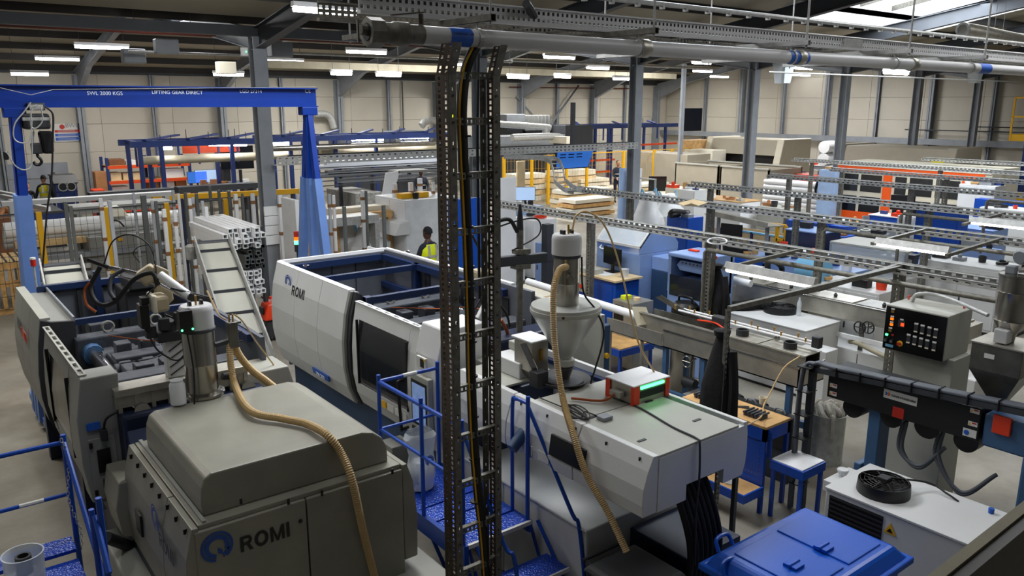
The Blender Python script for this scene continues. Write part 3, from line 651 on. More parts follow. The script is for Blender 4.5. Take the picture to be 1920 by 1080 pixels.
# ==== PICKER ROBOTS
rb = thing('picker_robot', 'old swing arm picker with beige motor and black hoses on the nearest moulding machine', 'robot', (1.75, 6.95, 1.82))
q = V((1.72, 6.95, 0))
mb = M_().box((1.64, 6.9, 1.82), (1.8, 7.02, 2.15)); B_('mast_foot', mb, 'panel_white', rb, bev=.01)
mb = M_()
for k in range(4): mb.bar((1.66, 6.895, 1.85 + k * .07), (1.78, 6.895, 1.92 + k * .07), .008)
B_('mast_truss', mb, 'charcoal', rb)
B_('slew_block', M_().box((1.58, 6.86, 2.15), (1.84, 7.06, 2.24)).lathe([(.09, 2.22), (.09, 2.32)], (1.7, 6.95, 0), 16), 'charcoal', rb, bev=.01)
A = Yp(283, 568, 6.9); B = Yp(313, 566, 6.9)
B_('drive_motor', M_().box((A.x, 6.8, A.z - .075), (B.x, 7.0, B.z + .075)), 'beige', rb, bev=.03)
B_('motor_cap', M_().box((A.x - .01, 6.79, A.z - .08), (A.x + .03, 7.01, A.z + .08)), 'cream', rb, bev=.02)
B_('valve_stack', M_().box((A.x - .1, 6.85, A.z - .2), (A.x - .03, 6.98, A.z + .0)).box((A.x - .08, 6.86, A.z), (A.x - .02, 6.95, A.z + .06)), 'black', rb, bev=.006)
B_('pneumatic_blocks', M_().box((1.6, 6.84, 2.26), (1.68, 6.9, 2.36)).box((1.72, 6.83, 2.3), (1.76, 6.88, 2.4)).box((1.5, 6.88, 2.2), (1.58, 6.96, 2.3)), 'charcoal', rb, bev=.005)
P0, P1, P2, P3 = Yp(165, 487, 7.6), Yp(205, 502, 7.45), Yp(262, 512, 7.2), Yp(410, 590, 6.6)
B_('arm_rod', M_().tube([P0, P1], .018, 10), 'black', rb, **SM)
B_('arm_rod', M_().tube([P1, P2 + V((.12, -.05, -.05))], .02, 10), 'chrome', rb, **SM)
B_('arm_rod', M_().tube([P1 + V((0, 0, -.06)), P2 + V((.1, -.05, -.1))], .008, 8), 'chrome', rb, **SM)
B_('arm_joint', M_().bar(P2 + V((.0, 0, -.06)), P2 + V((.12, -.04, .02)), .12, .14), 'beige', rb, bev=.02)
C0 = P2 + V((.12, -.1, -.12)); B_('swing_bracket', M_().prism([(C0.x - .02, C0.z + .2), (C0.x + .08, C0.z + .14), (C0.x + .1, C0.z - .12), (C0.x + .02, C0.z - .18), (C0.x - .04, C0.z - .05)], 'y', C0.y - .04, C0.y + .04), 'beige', rb, bev=.01)
E1 = Yp(300, 515, 6.95); E2 = Yp(355, 555, 6.75)
B_('lower_arm', M_().tube([E1, E2], .035, 12), 'white', rb, **SM); B_('lower_arm', M_().tube([E1 + V((0, 0, -.08)), E2 + V((.02, 0, -.05))], .018, 10), 'chrome', rb, **SM)
B_('wrist', M_().bar(E2, Yp(395, 566, 6.7), .05, .06).tube([Yp(320, 540, 6.8), Yp(400, 560, 6.68)], .012, 8), 'charcoal', rb, bev=.004)
def hz(name, pts, r, m, par, **k): return B_(name, hose([Yp(a, b, c) for a, b, c in pts], r, **k), m, par, **SM)
hz('air_hose', [(188, 500, 7.4), (170, 540, 7.4), (185, 570, 7.3), (215, 566, 7.2), (250, 525, 7.1), (285, 512, 7.0), (296, 535, 6.95)], .02, 'rubber', rb)
hz('air_hose', [(232, 505, 7.3), (210, 520, 7.3), (206, 545, 7.25), (214, 560, 7.2)], .018, 'hose_dark', rb)
hz('air_hose', [(168, 530, 7.4), (159, 545, 7.4), (162, 570, 7.35), (180, 585, 7.3)], .012, 'copper', rb)
hz('air_line', [(195, 495, 7.4), (212, 452, 7.3), (245, 440, 7.2), (280, 460, 7.1), (292, 500, 7.0), (292, 530, 6.95)], .006, 'rubber', rb)
hz('air_line', [(262, 492, 7.2), (250, 475, 7.2), (262, 462, 7.15), (285, 462, 7.1), (290, 490, 7.0)], .004, 'rubber', rb)
hz('air_line', [(270, 610, 6.9), (285, 640, 6.85), (300, 660, 6.8), (335, 675, 6.75), (360, 640, 6.7)], .008, 'rubber', rb)
hz('air_line', [(310, 590, 6.9), (330, 600, 6.85), (350, 625, 6.8), (345, 660, 6.8)], .008, 'rubber', rb)
hz('air_line', [(300, 530, 6.95), (272, 560, 6.9), (275, 600, 6.9)], .006, 'rubber', rb)

rb2 = thing('picker_robot', 'swing arm picker with a long dark horizontal arm behind the perforated cable ladder', 'robot', (4.75, 6.2, 1.85))
Y2 = 6.15
f = lambda a, b: Yp(a, b, Y2)
B_('mast', M_().tube([f(974, 640), f(975, 430)], .035, 12), 'galv_old', rb2, **SM)
B_('mast_tip', M_().lathe([(.035, 0), (.03, .12), (.012, .26)], f(975, 432), 12), 'charcoal', rb2, **SM)
B_('horizontal_arm', M_().bar(f(925, 492), f(1023, 482), .08, .1), 'steel_dark', rb2, bev=.01)
B_('arm_clamp', M_().bar(f(965, 472), f(990, 470), .1, .05).bar(f(962, 500), f(990, 498), .1, .05), 'galv_old', rb2, bev=.006)
B_('drive_motor', M_().box(f(893, 513) + V((0, -.1, -.06)), f(925, 513) + V((0, .1, .06))), 'beige', rb2, bev=.03)
B_('swing_bracket', M_().bar(f(900, 600), f(915, 570), .06, .1).bar(f(915, 570), f(916, 530), .06, .09), 'panel_white', rb2, bev=.01)
B_('air_line', hose([f(905, 500), f(920, 440), f(950, 420), f(1005, 410), f(1010, 440), f(960, 470)], .008), 'rubber', rb2, **SM)
B_('air_line', hose([f(930, 415), f(955, 412), f(970, 435)], .02), 'rubber', rb2, **SM)
B_('air_line', hose([f(885, 440), f(900, 470), f(915, 500), f(912, 540), f(890, 580)], .012), 'rubber', rb2, **SM)
B_('hydraulic_hose', hose([f(939, 600), f(950, 620), f(957, 650), f(960, 672)], .018), 'copper', rb2, **SM)
B_('air_line', hose([f(938, 572), f(950, 590), f(956, 612)], .012), 'rubber', rb2, **SM)

# ==== HOPPER LOADERS, HOSES
def loader_parts(t, c, r, z0, z1, zl, lidr):
    """stainless vacuum chamber with grey motor head"""
    B_('chamber', M_().lathe([(r, z0), (r, z0 + (z1 - z0) * .45), (r * 1.02, z0 + (z1 - z0) * .46), (r, z0 + (z1 - z0) * .48), (r, z1)], (c[0], c[1], 0), 32), 'stainless', t, **SM)
    B_('clamp_ring', M_().lathe([(r, z1 - .015), (r * 1.1, z1 - .01), (r * 1.1, z1 + .01), (r, z1 + .015)], (c[0], c[1], 0), 32), 'steel_dark', t, **SM)
    h = B_('motor_head', M_().lathe([(lidr, z1 + .015), (lidr * 1.0, zl - .03), (lidr * .96, zl), (lidr * .86, zl + .012), (.01, zl + .014)], (c[0], c[1], 0), 32), 'loader_grey', t, **SM)
    for s in (-1, 1): B_('head_handle', M_().box((c[0] + s * .045 - .012, c[1] - .03, zl), (c[0] + s * .045 + .012, c[1] + .03, zl + .05)), 'black', h, bev=.01)
    B_('head_fitting', M_().tube([(c[0], c[1] - .02, zl), (c[0], c[1] - .02, zl + .09)], .009, 8), 'brass', h)
cL = Zp(385, 742, 1.62)
c1 = (1.78, 6.42)
l1 = thing('hopper_loader', 'stainless hopper loader with a grey motor head on the nearest machine, tan hoses beside it', 'loader', (c1[0], c1[1], 1.5))
zt = Yp(380, 572, c1[1]).z; zm = Yp(380, 615, c1[1]).z; zb_ = Yp(380, 735, c1[1]).z
loader_parts(l1, c1, .125, zb_, zm, zt, .13)
B_('flange', M_().lathe([(.125, zb_ - .02), (.17, zb_ - .015), (.17, zb_ + .005), (.12, zb_ + .02)], (c1[0], c1[1], 0), 28), 'stainless', l1, **SM)
B_('discharge_cone', M_().lathe([(.05, zb_ - .3), (.07, zb_ - .22), (.13, zb_ - .1), (.135, zb_ - .02)], (c1[0], c1[1], 0), 28), 'stainless', l1, **SM)
B_('control_box', M_().box((c1[0] - .17, c1[1] - .16, zm + .02), (c1[0] - .07, c1[1] - .08, zm + .2)), 'black', l1, bev=.008)
cb = [o for o in l1.children if o.name.startswith('control_box')][0]
for s in (0, 1): B_('status_light', M_().lathe([(.008, 0), (.008, .006)], (c1[0] - .16 + s * .08, c1[1] - .165, zm + .05), 8, axis='y'), 'led_green', cb)
B_('discharge_pipe', hose([(c1[0] + .16, c1[1], zb_ + .1), (c1[0] + .26, c1[1], zb_ + .05), (c1[0] + .27, c1[1], zb_ - .25)], .03), 'charcoal', l1, **SM)
B_('head_cable', hose([(c1[0] - .12, c1[1] - .13, zm + .05), (c1[0] - .1, c1[1] - .15, zm - .3), (c1[0] - .14, c1[1] - .18, zb_ - .1), (c1[0] - .2, c1[1] - .12, zb_ - .25)], .007), 'rubber', l1, **SM)
jug = Yp(333, 735, 6.3)
S1('granule_jug', M_().lathe([(.05, -.1), (.06, -.09), (.06, .06), (.045, .09), (.05, .1)], jug, 16), 'plastic_white', 'frosted white jug of granules beside the stainless hopper loader', 'jug', jug - V((0, 0, .1)), **SM)

mh = thing('hose_manifold', 'small metal manifold clamped above the nearest hood, two tan hoses plugged in', 'manifold', Yp(434, 625, 6.4))
q = Yp(434, 625, 6.4)
B_('manifold_body', M_().box(q + V((-.035, -.04, -.12)), q + V((.045, .04, .1))), 'stainless_dark', mh, bev=.006)
for k in range(3): B_('clamp_screw', M_().tube([q + V((.045, 0, .08 - .08 * k)), q + V((.085, 0, .08 - .08 * k))], .008, 6), 'rubber', mh)
B_('mount_arm', M_().bar(q + V((-.03, 0, -.06)), q + V((-.3, .02, -.1)), .05, .03), 'steel_dark', mh)
for k in range(2): B_('air_fitting', M_().tube([q + V((-.01 + .03 * k, 0, .1)), q + V((-.01 + .03 * k, 0, .16))], .007, 6), 'brass', mh)
def hosething(label, pts, r, ribs, m='hose', name='suction_hose', cat='hose', group=None, **k):
    o = S1(name, hose(pts, r, ribs, **k), m, label, cat, pts[0], group=group, smooth=(ribs == 0))
    return o
g = 'ribbed suction hoses'
hosething('ribbed tan hose lying over the nearest grey hood and hanging down its front', [Yp(434, 625, 6.4), Yp(431, 660, 6.38), Yp(440, 720, 6.3), Zp(470, 770, 1.84), Zp(530, 785, 1.83), Zp(575, 795, 1.83), Zp(612, 815, 1.83), Yp(640, 850, 4.88), Yp(660, 900, 4.76), Yp(680, 990, 4.75), Yp(697, 1060, 4.76), Yp(720, 1150, 4.76)], .027, .016, group=g, n=10)
hosething('short ribbed tan hose curving behind the nearest grey hood', [Yp(436, 625, 6.42), Yp(445, 660, 6.46), Yp(470, 692, 6.5), Yp(500, 715, 6.55), Yp(535, 745, 6.6), Yp(560, 790, 6.6)], .03, .016, group=g, n=10)
# hopper loader 2
c2 = (4.36, 4.9)
l2 = thing('hopper_loader', 'grey conical hopper with a stainless loader on top, on the white central machine', 'loader', (c2[0], c2[1], 1.76))
zc = Yp(1070, 575, c2[1]).z; zk = Yp(1070, 560, c2[1]).z; rc = (Yp(1133, 570, c2[1]).x - Yp(1007, 570, c2[1]).x) * .39
zn = Yp(1070, 668, c2[1]).z; zt = Yp(1070, 440, c2[1]).z; zm = Yp(1070, 478, c2[1]).z
B_('cone', M_().lathe([(.055, zn), (.07, zn + .03), (rc * .97, zc - .05), (rc, zc - .03), (rc, zc + .01), (rc * .98, zc + .03), (.01, zc + .035)], (c2[0], c2[1], 0), 40), 'cone_grey', l2, **SM)
B_('lid_rim', M_().lathe([(rc, zc - .03), (rc * 1.015, zc - .025), (rc * 1.015, zc), (rc, zc + .005)], (c2[0], c2[1], 0), 40), 'panel_grey', l2, **SM)
B_('collar', M_().lathe([(.06, zn - .07), (.085, zn - .06), (.085, zn - .01), (.06, zn)], (c2[0], c2[1], 0), 24), 'panel_grey', l2, **SM)
loader_parts(l2, c2, .11, zc + .03, zm, zt, .125)
B_('feed_cone', M_().lathe([(.035, 1.78), (.05, 1.82), (.08, zn - .07)], (c2[0], c2[1], 0), 24), 'stainless', l2, **SM)
B_('foot_flange', M_().lathe([(.14, 1.757), (.16, 1.76), (.16, 1.785), (.05, 1.8)], (c2[0], c2[1], 0), 28), 'charcoal', l2, **SM)
B_('pellet_tray', M_().lathe([(.2, 1.76), (.24, 1.8), (.22, 1.8), (.18, 1.77)], (c2[0] - .0, c2[1] + .02, 0), 28), 'rubber', l2, **SM)
B_('name_tag', M_().box((c2[0] - rc * .75, c2[1] - rc * .7, zc - .02), (c2[0] - rc * .65, c2[1] - rc * .74, zc - .0)), 'black', l2)
B_('head_cable', hose([(c2[0] + .06, c2[1] - .12, zm), (c2[0] + .08, c2[1] - .13, zc + .15), (c2[0] + .12, c2[1] - .25, zc), (c2[0] + .13, c2[1] - .33, zc - .2), (c2[0] + .12, c2[1] - .2, 1.78)], .008), 'rubber', l2, **SM)
B_('inlet_stub', M_().tube([(c2[0] - .05, c2[1] - .09, zc + .3), (c2[0] - .1, c2[1] - .17, zc + .29)], .028, 12), 'stainless', l2, **SM)
hosething('ribbed tan hose dropping from the conical hopper past the white central machine to the floor', [Yp(1062, 500, c2[1] - .15), Yp(1048, 508, c2[1] - .25), Yp(1038, 550, c2[1] - .34), Yp(1040, 640, c2[1] - .38), Xp(1054, 740, 3.9), Xp(1075, 815, 3.72), Xp(1100, 890, 3.7), Xp(1140, 960, 3.72), Xp(1175, 1035, 3.74)], .025, .014, group=g, n=10)
mg = thing('magnet_drawer', 'clear fronted magnet drawer box leaning at the foot of the conical hopper', 'feeder', (4.2, 5.15, 1.757))
B_('drawer_box', M_().box((4.12, 5.05, 1.85), (4.3, 5.3, 2.12)), 'stainless_dull', mg, bev=.006)
B_('drawer_lid', M_().box((4.1, 5.03, 2.12), (4.32, 5.32, 2.135)), 'white', mg, bev=.004)
B_('chute', M_().hexa([(4.16, 5.0, 1.76), (4.26, 5.0, 1.76), (4.26, 5.1, 1.76), (4.16, 5.1, 1.76)], [(4.12, 5.05, 1.86), (4.3, 5.05, 1.86), (4.3, 5.3, 1.86), (4.12, 5.3, 1.86)]), 'stainless_dark', mg)
B_('drawer_rail', M_().bar((4.06, 5.1, 2.12), (4.14, 4.98, 1.82), .02, .05), 'stainless', mg)
B_('latch', M_().box((4.2, 5.03, 1.95), (4.225, 5.05, 2.05)), 'brass', mg)
B_('dosing_motor', M_().box((4.06, 4.9, 1.76), (4.18, 5.02, 1.9)), 'charcoal', mg, bev=.01)
# ioniser / control box with orange corners
a, b, c = Zp(1187, 762, 1.757), Zp(1247, 738, 1.757), Zp(1133, 742, 1.757)
x0, y0, x1, y1 = a.x, a.y, b.x, c.y
bx = thing('bench_power_supply', 'white topped electrical box with orange corner panels on the white central machine', 'electrical box', ((x0 + x1) / 2, (y0 + y1) / 2, 1.757))
hb = .155
B_('case', M_().box((x0 + .01, y0 + .01, 1.757), (x1 - .01, y1 - .01, 1.757 + hb)), 'stainless_dull', bx)
B_('case_lid', M_().box((x0 - .005, y0 - .005, 1.757 + hb), (x1 + .005, y1 + .005, 1.757 + hb + .012)), 'white', bx, bev=.004)
for (u, w_) in ((x0, .07), (x1 - .045, .045)): B_('corner_panel', M_().box((u, y0 - .003, 1.758), (u + w_, y0 + .03, 1.757 + hb)), 'orange_red', bx)
B_('corner_panel', M_().box((x0 - .003, y0, 1.758), (x0 + .02, y0 + .02, 1.757 + hb)), 'orange_red', bx); B_('corner_panel', M_().box((x0 - .003, y1 - .05, 1.758), (x0 + .02, y1, 1.757 + hb)), 'orange_red', bx)
B_('light_bar', M_().box((x0 + .09, y0 + .0, 1.757 + hb - .035), (x1 - .06, y0 + .009, 1.757 + hb - .015)), 'led_green', bx)
B_('front_tray', M_().box((x0 + .08, y0 + .003, 1.8), (x1 - .05, y0 + .009, 1.86)), 'black', bx)
B_('plug_box', M_().box((x0 - .05, y0 + .1, 1.8), (x0 + .005, y0 + .22, 1.85)), 'panel_grey', bx, bev=.006)
B_('plug_cable', hose([(x0 - .05, y0 + .16, 1.82), (x0 - .15, y0 + .2, 1.78), (x0 - .3, y0 + .4, 1.775)], .01), 'copper', bx, **SM)
q = Zp(1134, 786, 1.757)
S1('junction_box', M_().box(q + V((-.05, -.04, 0)), q + V((.05, .04, .03))), 'steel_grey', 'small grey plastic box at the end of a tangled cable on the machine lid', 'box', q, bev=.005)
pts = [Zp(1128, 783, 1.765)]
for k in range(40):
    t = k * .62; pts.append(Zp(1075 + 22 * math.cos(t) + k * .3, 772 + 13 * math.sin(t * 1.13), 1.765 + .004 * (k % 4)))
pts.append(Zp(1010, 745, 1.77))
S1('tangled_cable', hose(pts, .005, n=6), 'rubber', 'tangle of thin black cable on the white central machine lid', 'cable', pts[0], **SM)
S1('draped_cable', hose([Zp(1148, 745, 1.76), Zp(1200, 765, 1.762), Zp(1260, 800, 1.762), Zp(1306, 822, 1.762), Yp(1312, 835, 3.37), Yp(1311, 900, 3.37), Yp(1305, 960, 3.38), Yp(1303, 1060, 3.38)], .008, n=6), 'hose_dark', 'grey cable running over the white machine lid and down its rounded end', 'cable', Zp(1148, 745, 1.76), **SM)
hosething('thin cream air tube looping from the conical hopper over to the machine lid', [Yp(1073, 432, 4.85), Yp(1080, 405, 4.85), Yp(1100, 397, 4.8), Yp(1128, 415, 4.75), Yp(1150, 460, 4.7), Yp(1170, 530, 4.6), Yp(1185, 600, 4.5), Yp(1200, 650, 4.4), Yp(1225, 695, 4.3), Yp(1245, 735, 4.18)], .008, 0, 'hose', 'air_tube', 'tube', n=6)
hosething('thin cream air tube falling from the small manifold across the inclined conveyor', [Yp(440, 590, 6.4), Yp(455, 603, 6.5), Yp(480, 640, 6.9), Yp(510, 680, 7.0), Yp(532, 708, 7.0)], .007, 0, 'hose', 'air_tube', 'tube', n=6)
hosething('tan cord rising from the small manifold to the picker wrist', [Yp(425, 600, 6.4), Yp(412, 592, 6.42), Yp(400, 570, 6.5), Yp(388, 545, 6.6)], .007, 0, 'hose', 'air_tube', 'tube', n=6)
# ==== BLUE STEPS
def pole(name, pts, r, m, par, n=8): return B_(name, M_().tube(pts, r, n), m, par, **SM)
sp = thing('step_platform', 'blue steel step platform with handrails between the two moulding machines', 'steps', (3.4, 5.0, 0), 'blue step platforms')
zd = .8
for k, (a, b) in enumerate(((5.3, 5.93), (5.05, 5.28), (4.82, 5.03), (4.6, 4.8))):
    B_('deck_plate', M_().box((3.12, a, zd - .03 - (0 if k else .0)), (3.72, b, zd)), 'step_blue', sp, bev=.004)
B_('side_beam', M_().box((3.08, 4.58, zd - .16), (3.12, 5.95, zd)), 'bench_blue', sp)
B_('side_beam', M_().box((3.72, 4.58, zd - .1), (3.75, 5.95, zd)), 'bench_blue', sp)
B_('white_nosing', M_().box((3.12, 4.575, zd - .03), (3.74, 4.6, zd + .003)), 'label_white', sp)
for (y, z) in ((4.34, .53), (4.08, .27)):
    B_('tread', M_().box((3.2, y - .13, z - .03), (3.82, y + .14, z)), 'step_blue', sp, bev=.004)
    B_('white_nosing', M_().box((3.2, y - .14, z - .03), (3.82, y - .125, z + .003)), 'label_white', sp)
for x in (3.2, 3.82):
    pole('stringer', [(x, 4.6, zd - .03), (x, 3.9, 0)], .016, 'bench_blue', sp)
    pole('back_stringer', [(x, 4.7, zd - .1), (x, 4.35, 0)], .014, 'bench_blue', sp)
for (x, y) in ((3.1, 5.9), (3.7, 5.9), (3.1, 5.2), (3.1, 4.62)):
    pole('handrail_post', [(x, y, 0 if y > 5.5 else zd - .1), (x, y, 1.82)], .018, 'bench_blue', sp)
pole('leg', [(3.12, 5.3, zd), (3.3, 4.95, 0)], .016, 'bench_blue', sp); pole('leg', [(3.12, 4.7, zd), (3.2, 4.45, 0)], .016, 'bench_blue', sp); pole('leg', [(3.72, 5.6, zd), (3.72, 5.6, 0)], .016, 'bench_blue', sp)
pole('handrail', [(3.1, 5.9, 1.76), (3.7, 5.9, 1.76)], .018, 'bench_blue', sp); pole('rail_sleeve', [(3.34, 5.9, 1.762), (3.48, 5.9, 1.762)], .0195, 'label_white', sp)
pole('handrail', [(3.1, 5.9, 1.76), (3.1, 4.62, 1.76)], .018, 'bench_blue', sp)
pole('knee_rail', [(3.1, 5.9, 1.32), (3.7, 5.9, 1.32)], .015, 'bench_blue', sp); pole('knee_rail', [(3.1, 5.9, 1.32), (3.1, 4.62, 1.32)], .015, 'bench_blue', sp)
pole('stair_rail', spline([(3.73, 4.82, zd), (3.73, 4.82, 1.7), (3.73, 4.78, 1.79), (3.73, 4.7, 1.8), (3.73, 4.62, 1.8)], 5), .016, 'bench_blue', sp)
pole('stair_post', [(3.73, 4.62, zd - .1), (3.73, 4.62, 1.86)], .018, 'bench_blue', sp)
pole('stair_rail', spline([(3.73, 4.62, 1.78), (3.79, 4.2, 1.1), (3.8, 4.13, 1.0), (3.83, 4.1, .88), (3.85, 3.98, 0)], 5), .016, 'bench_blue', sp)
pole('stair_rail', spline([(3.1, 4.62, 1.76), (3.16, 4.2, 1.0), (3.2, 4.1, .85), (3.2, 3.98, 0)], 5), .016, 'bench_blue', sp)
lp = thing('step_platform', 'blue steel step platform with a hanging chain at the lower left edge of the picture', 'steps', (.5, 6.2, 0), 'blue step platforms')
q1, q0 = Zp(122, 835, 1.6), Zp(124, 850, 1.6)
X1, Y1 = .76, 6.35
B_('deck_plate', M_().box((.0, 5.2, .72), (X1 - .03, 6.3, .76)), 'step_blue', lp, bev=.004)
B_('deck_plate', M_().box((.0, 6.32, .8), (X1 - .03, 6.55, .83)), 'step_blue', lp, bev=.004)
for (x, y) in ((X1, 6.5), (X1, 5.25)):
    pole('handrail_post', [(x, y, 0), (x, y, 1.68)], .02, 'bench_blue', lp)
pole('handrail', [(X1, 6.5, 1.62), (-.1, 6.5, 1.62)], .018, 'bench_blue', lp); pole('knee_rail', [(X1, 6.5, 1.2), (-.1, 6.5, 1.2)], .016, 'bench_blue', lp)
pole('rail_sleeve', [(.42, 6.5, 1.2), (.58, 6.5, 1.2)], .0175, 'label_white', lp)
pole('side_rail', [(X1, 6.5, 1.62), (X1 + .02, 5.5, .9), (X1 + .02, 5.25, .76)], .018, 'bench_blue', lp)
pole('leg', [(.1, 6.2, 0), (.1, 6.2, .75)], .018, 'bench_blue', lp)
ca, cb_ = V((X1 - .02, 6.47, 1.66)), V((X1 - .0, 6.4, .8)); N = 30
for k in range(N):
    t = k / (N - 1); c = ca.lerp(cb_, t) + V((.02 * math.sin(t * 9), -.03, 0)); a = k % 2 * math.pi / 2
    d = V((math.cos(a), math.sin(a), 0)) * .009
    pts = [c + d * math.cos(u) + V((0, 0, .019 * math.sin(u))) for u in [i * math.pi / 4 for i in range(9)]]
    B_('chain_link', M_().tube(pts, .003, 5), 'galv', lp)
wr_ = thing('guard_rail', 'short blue handrail post pair in front of the nearest machine side', 'handrail', (1.0, 5.3, 0))
a = Zp(172, 955, 1.45)
pole('rail_post', [Yp(171, 955, 5.35), Yp(171, 955, 5.35).xy.to_3d() + V((0, 0, .76))], .018, 'bench_blue', wr_); pole('rail_post', [Yp(178, 968, 5.3), Yp(205, 1075, 5.0)], .018, 'bench_blue', wr_)
# gas spring clamp etc on the machine flank
jar = Zp(20, 1040, 1.2)
bk = thing('clear_tub', 'clear plastic tub with a dark hose in it on the lower left platform', 'tub', (.3, 5.75, .76))
q = Zp(25, 1050, 1.1); q = V((.36, 5.9, .77))
B_('tub_wall', M_().lathe([(.11, 0), (.115, .02), (.125, .34), (.13, .36), (.12, .36), (.115, .3), (.1, .02)], q, 28, cap=False), 'film', bk, **SM)
B_('tub_content', M_().lathe([(.105, .01), (.11, .2), (.01, .22)], q, 24), 'plastic_white', bk, **SM)
B_('dark_core', M_().lathe([(.05, .2), (.05, .34), (.035, .34), (.035, .22)], q + V((.0, .0, 0)), 20), 'charcoal', bk, **SM)
ring_logo(bk, q + V((.0, -.128, .1)), (1, 0, 0), (0, 0, 1), .035)
# granule bag on the platform
bg = thing('granule_bag', 'translucent plastic sack half full of white granules on the blue steps', 'bag', (3.35, 5.45, .8))
q = V((3.33, 5.62, .8)); random.seed(3)
mb = M_(); n = 20; prof = [(.0, .0), (.12, .01), (.135, .1), (.13, .22), (.115, .33), (.13, .42), (.15, .5), (.12, .54)]
for r, z in prof:
    for k in range(n):
        t = 2 * math.pi * k / n; rr = r * (1 + .12 * math.sin(3 * t + z * 9) + random.uniform(-.05, .05)); mb.v.append((q.x + rr * 1.0 * math.cos(t), q.y + rr * .75 * math.sin(t), q.z + z + random.uniform(-.012, .012) * (z > 0)))
for i in range(len(prof) - 1):
    for k in range(n): a0 = i * n + k; a1 = i * n + (k + 1) % n; mb.f.append((a0, a1, a1 + n, a0 + n)); mb.m.append(0)
B_('bag_film', mb, 'film', bg, **SM)
B_('granules', M_().lathe([(.01, .01), (.11, .02), (.12, .12), (.118, .2), (.07, .26), (.01, .27)], q, 20), 'plastic_white', bg, **SM)
ring_logo(bg, q + V((.02, -.118, .3)), (1, 0, 0), (0, 0, 1), .045)

# ==== CABLE LADDER, TRAY, PIPE
RY = 4.2
rs = thing('cable_ladder', 'tall perforated steel cable ladder standing in front of everything, black cables inside', 'cable ladder', (2.95, RY, 0))
zt = Yp(835, 140, RY).z
for (x, s) in ((2.76, 1), (3.15, -1)):
    st = B_('stile_web', M_().perf((x, RY, 0.0), (0, .14, 0), (0, 0, zt), 2, int(zt / .036), .36, .6), 'rust_galv', rs, solid=.003)
    B_('stile_flange', M_().perf((x, RY, 0), (s * .052, 0, 0), (0, 0, zt), 1, int(zt / .16), .16, .12), 'galv_old', rs, solid=.003)
    B_('stile_flange', M_().perf((x, RY + .15, 0), (s * .052, 0, 0), (0, 0, zt), 1, int(zt / .16), .16, .12), 'galv_old', rs, solid=.003)
    zz = .3
    bend = M_()
    bend.perf((x, RY, zt), (0, .14, 0), (-.04, -.13, .18), 2, 6, .36, .6)
    B_('stile_bend', bend, 'rust_galv', rs, solid=.003)
    B_('bend_flange', M_().perf((x, RY, zt), (s * .052, 0, 0), (-.04, -.13, .18), 1, 2, .16, .1), 'galv_old', rs, solid=.003)
for py in (143, 228, 329, 432, 530, 627, 722, 813, 900, 985, 1063):
    z = Yp(890, py, RY + .06).z
    B_('rung', M_().perf((2.765, RY + .04, z - .02), (.38, 0, 0), (0, 0, .042), 11, 1, .5, .5), 'galv_old', rs, solid=.003)
    B_('rung_lip', M_().box((2.765, RY + .04, z + .022), (3.145, RY + .075, z + .025)), 'galv_old', rs)
z = .3
for x in (2.76, 3.15):
    for k in range(26):
        z = .15 + k * .16
        B_('bolt', M_().lathe([(.008, -.006), (.008, 0)], (x + (.03 if x < 3 else -.03), RY - .002, z), 6, axis='y'), 'steel_dark', rs)
cb1 = [Yp(a, b, RY + .07) for a, b in ((893, 85), (874, 130), (866, 200), (868, 280), (874, 400), (880, 560), (883, 700), (888, 820), (896, 920), (905, 1000), (912, 1090))]
S1('cable_bundle', hose(cb1, .034, n=12), 'rubber', 'thick black cable bundle running down inside the perforated ladder', 'cable', cb1[-1], **SM)
cb2 = [p + V((-.038, -.03, 0)) for p in cb1]
S1('earth_cable', hose(cb2, .006, n=6), 'yellow', 'yellow and green earth wire taped along the thick black cable bundle', 'cable', cb2[-1], **SM)
cbt = bpy.data.objects['cable_bundle']
for py in (255, 330, 425, 500, 560, 640, 705, 780, 860, 940):
    q = Yp(870 + (py - 200) * .03, py, RY + .07); B_('cable_tie', M_().lathe([(.04, -.006), (.04, .006)], q, 12), 'black', cbt)
pts = [Yp(a, b, RY + .14) for a, b in ((897, 100), (895, 250), (897, 420), (899, 560))]
S1('thin_conduit', hose(pts, .01, n=8), 'steel_dark', 'thin dark cable beside the thick bundle in the upper ladder', 'cable', pts[-1], **SM)
# compressed air pipe
PY = 4.25; PZ = Yp(960, 76, PY).z
pa = Yp(790, 62, PY).x; pe = 16.6
pp = thing('air_pipe', 'big grey compressed air pipe running overhead across the picture, blue bands on it', 'pipe', (pa, PY, PZ))
jn = [Yp(p, 80, PY).x for p in (1205, 1500)]
B_('pipe_run', M_().tube([(pa, PY, PZ), (pe, PY, PZ)], .055, 24), 'loader_grey', pp, **SM)  # paler colour stands in for skylight brightness on the pipe
B_('end_valve', M_().lathe([(.05, -.36), (.07, -.35), (.07, -.3), (.06, -.29), (.06, -.2), (.068, -.19), (.068, -.1), (.058, -.09), (.058, .0)], (pa, PY, PZ), 28, axis='x'), 'galv_old', pp, **SM)
B_('union_nut', M_().lathe([(.083, -.36), (.083, -.27)], (pa, PY, PZ), 8, axis='x'), 'galv_old', pp)
B_('pipe_bore', M_().lathe([(.048, -.364), (.048, -.36)], (pa, PY, PZ), 20, axis='x'), 'black', pp)
B_('drain_cock', M_().tube([(pa - .4, PY, PZ + .01), (pa - .36, PY, PZ + .01)], .03, 10).box((pa - .42, PY - .008, PZ - .06), (pa - .41, PY + .008, PZ + .06)), 'galv_old', pp)
B_('valve_lever', M_().bar((pa - .2, PY, PZ + .1), (pa + .02, PY, PZ + .13), .02, .008).tube([(pa - .0, PY, PZ + .06), (pa - .0, PY, PZ + .12)], .015, 8), 'rust_galv', pp)
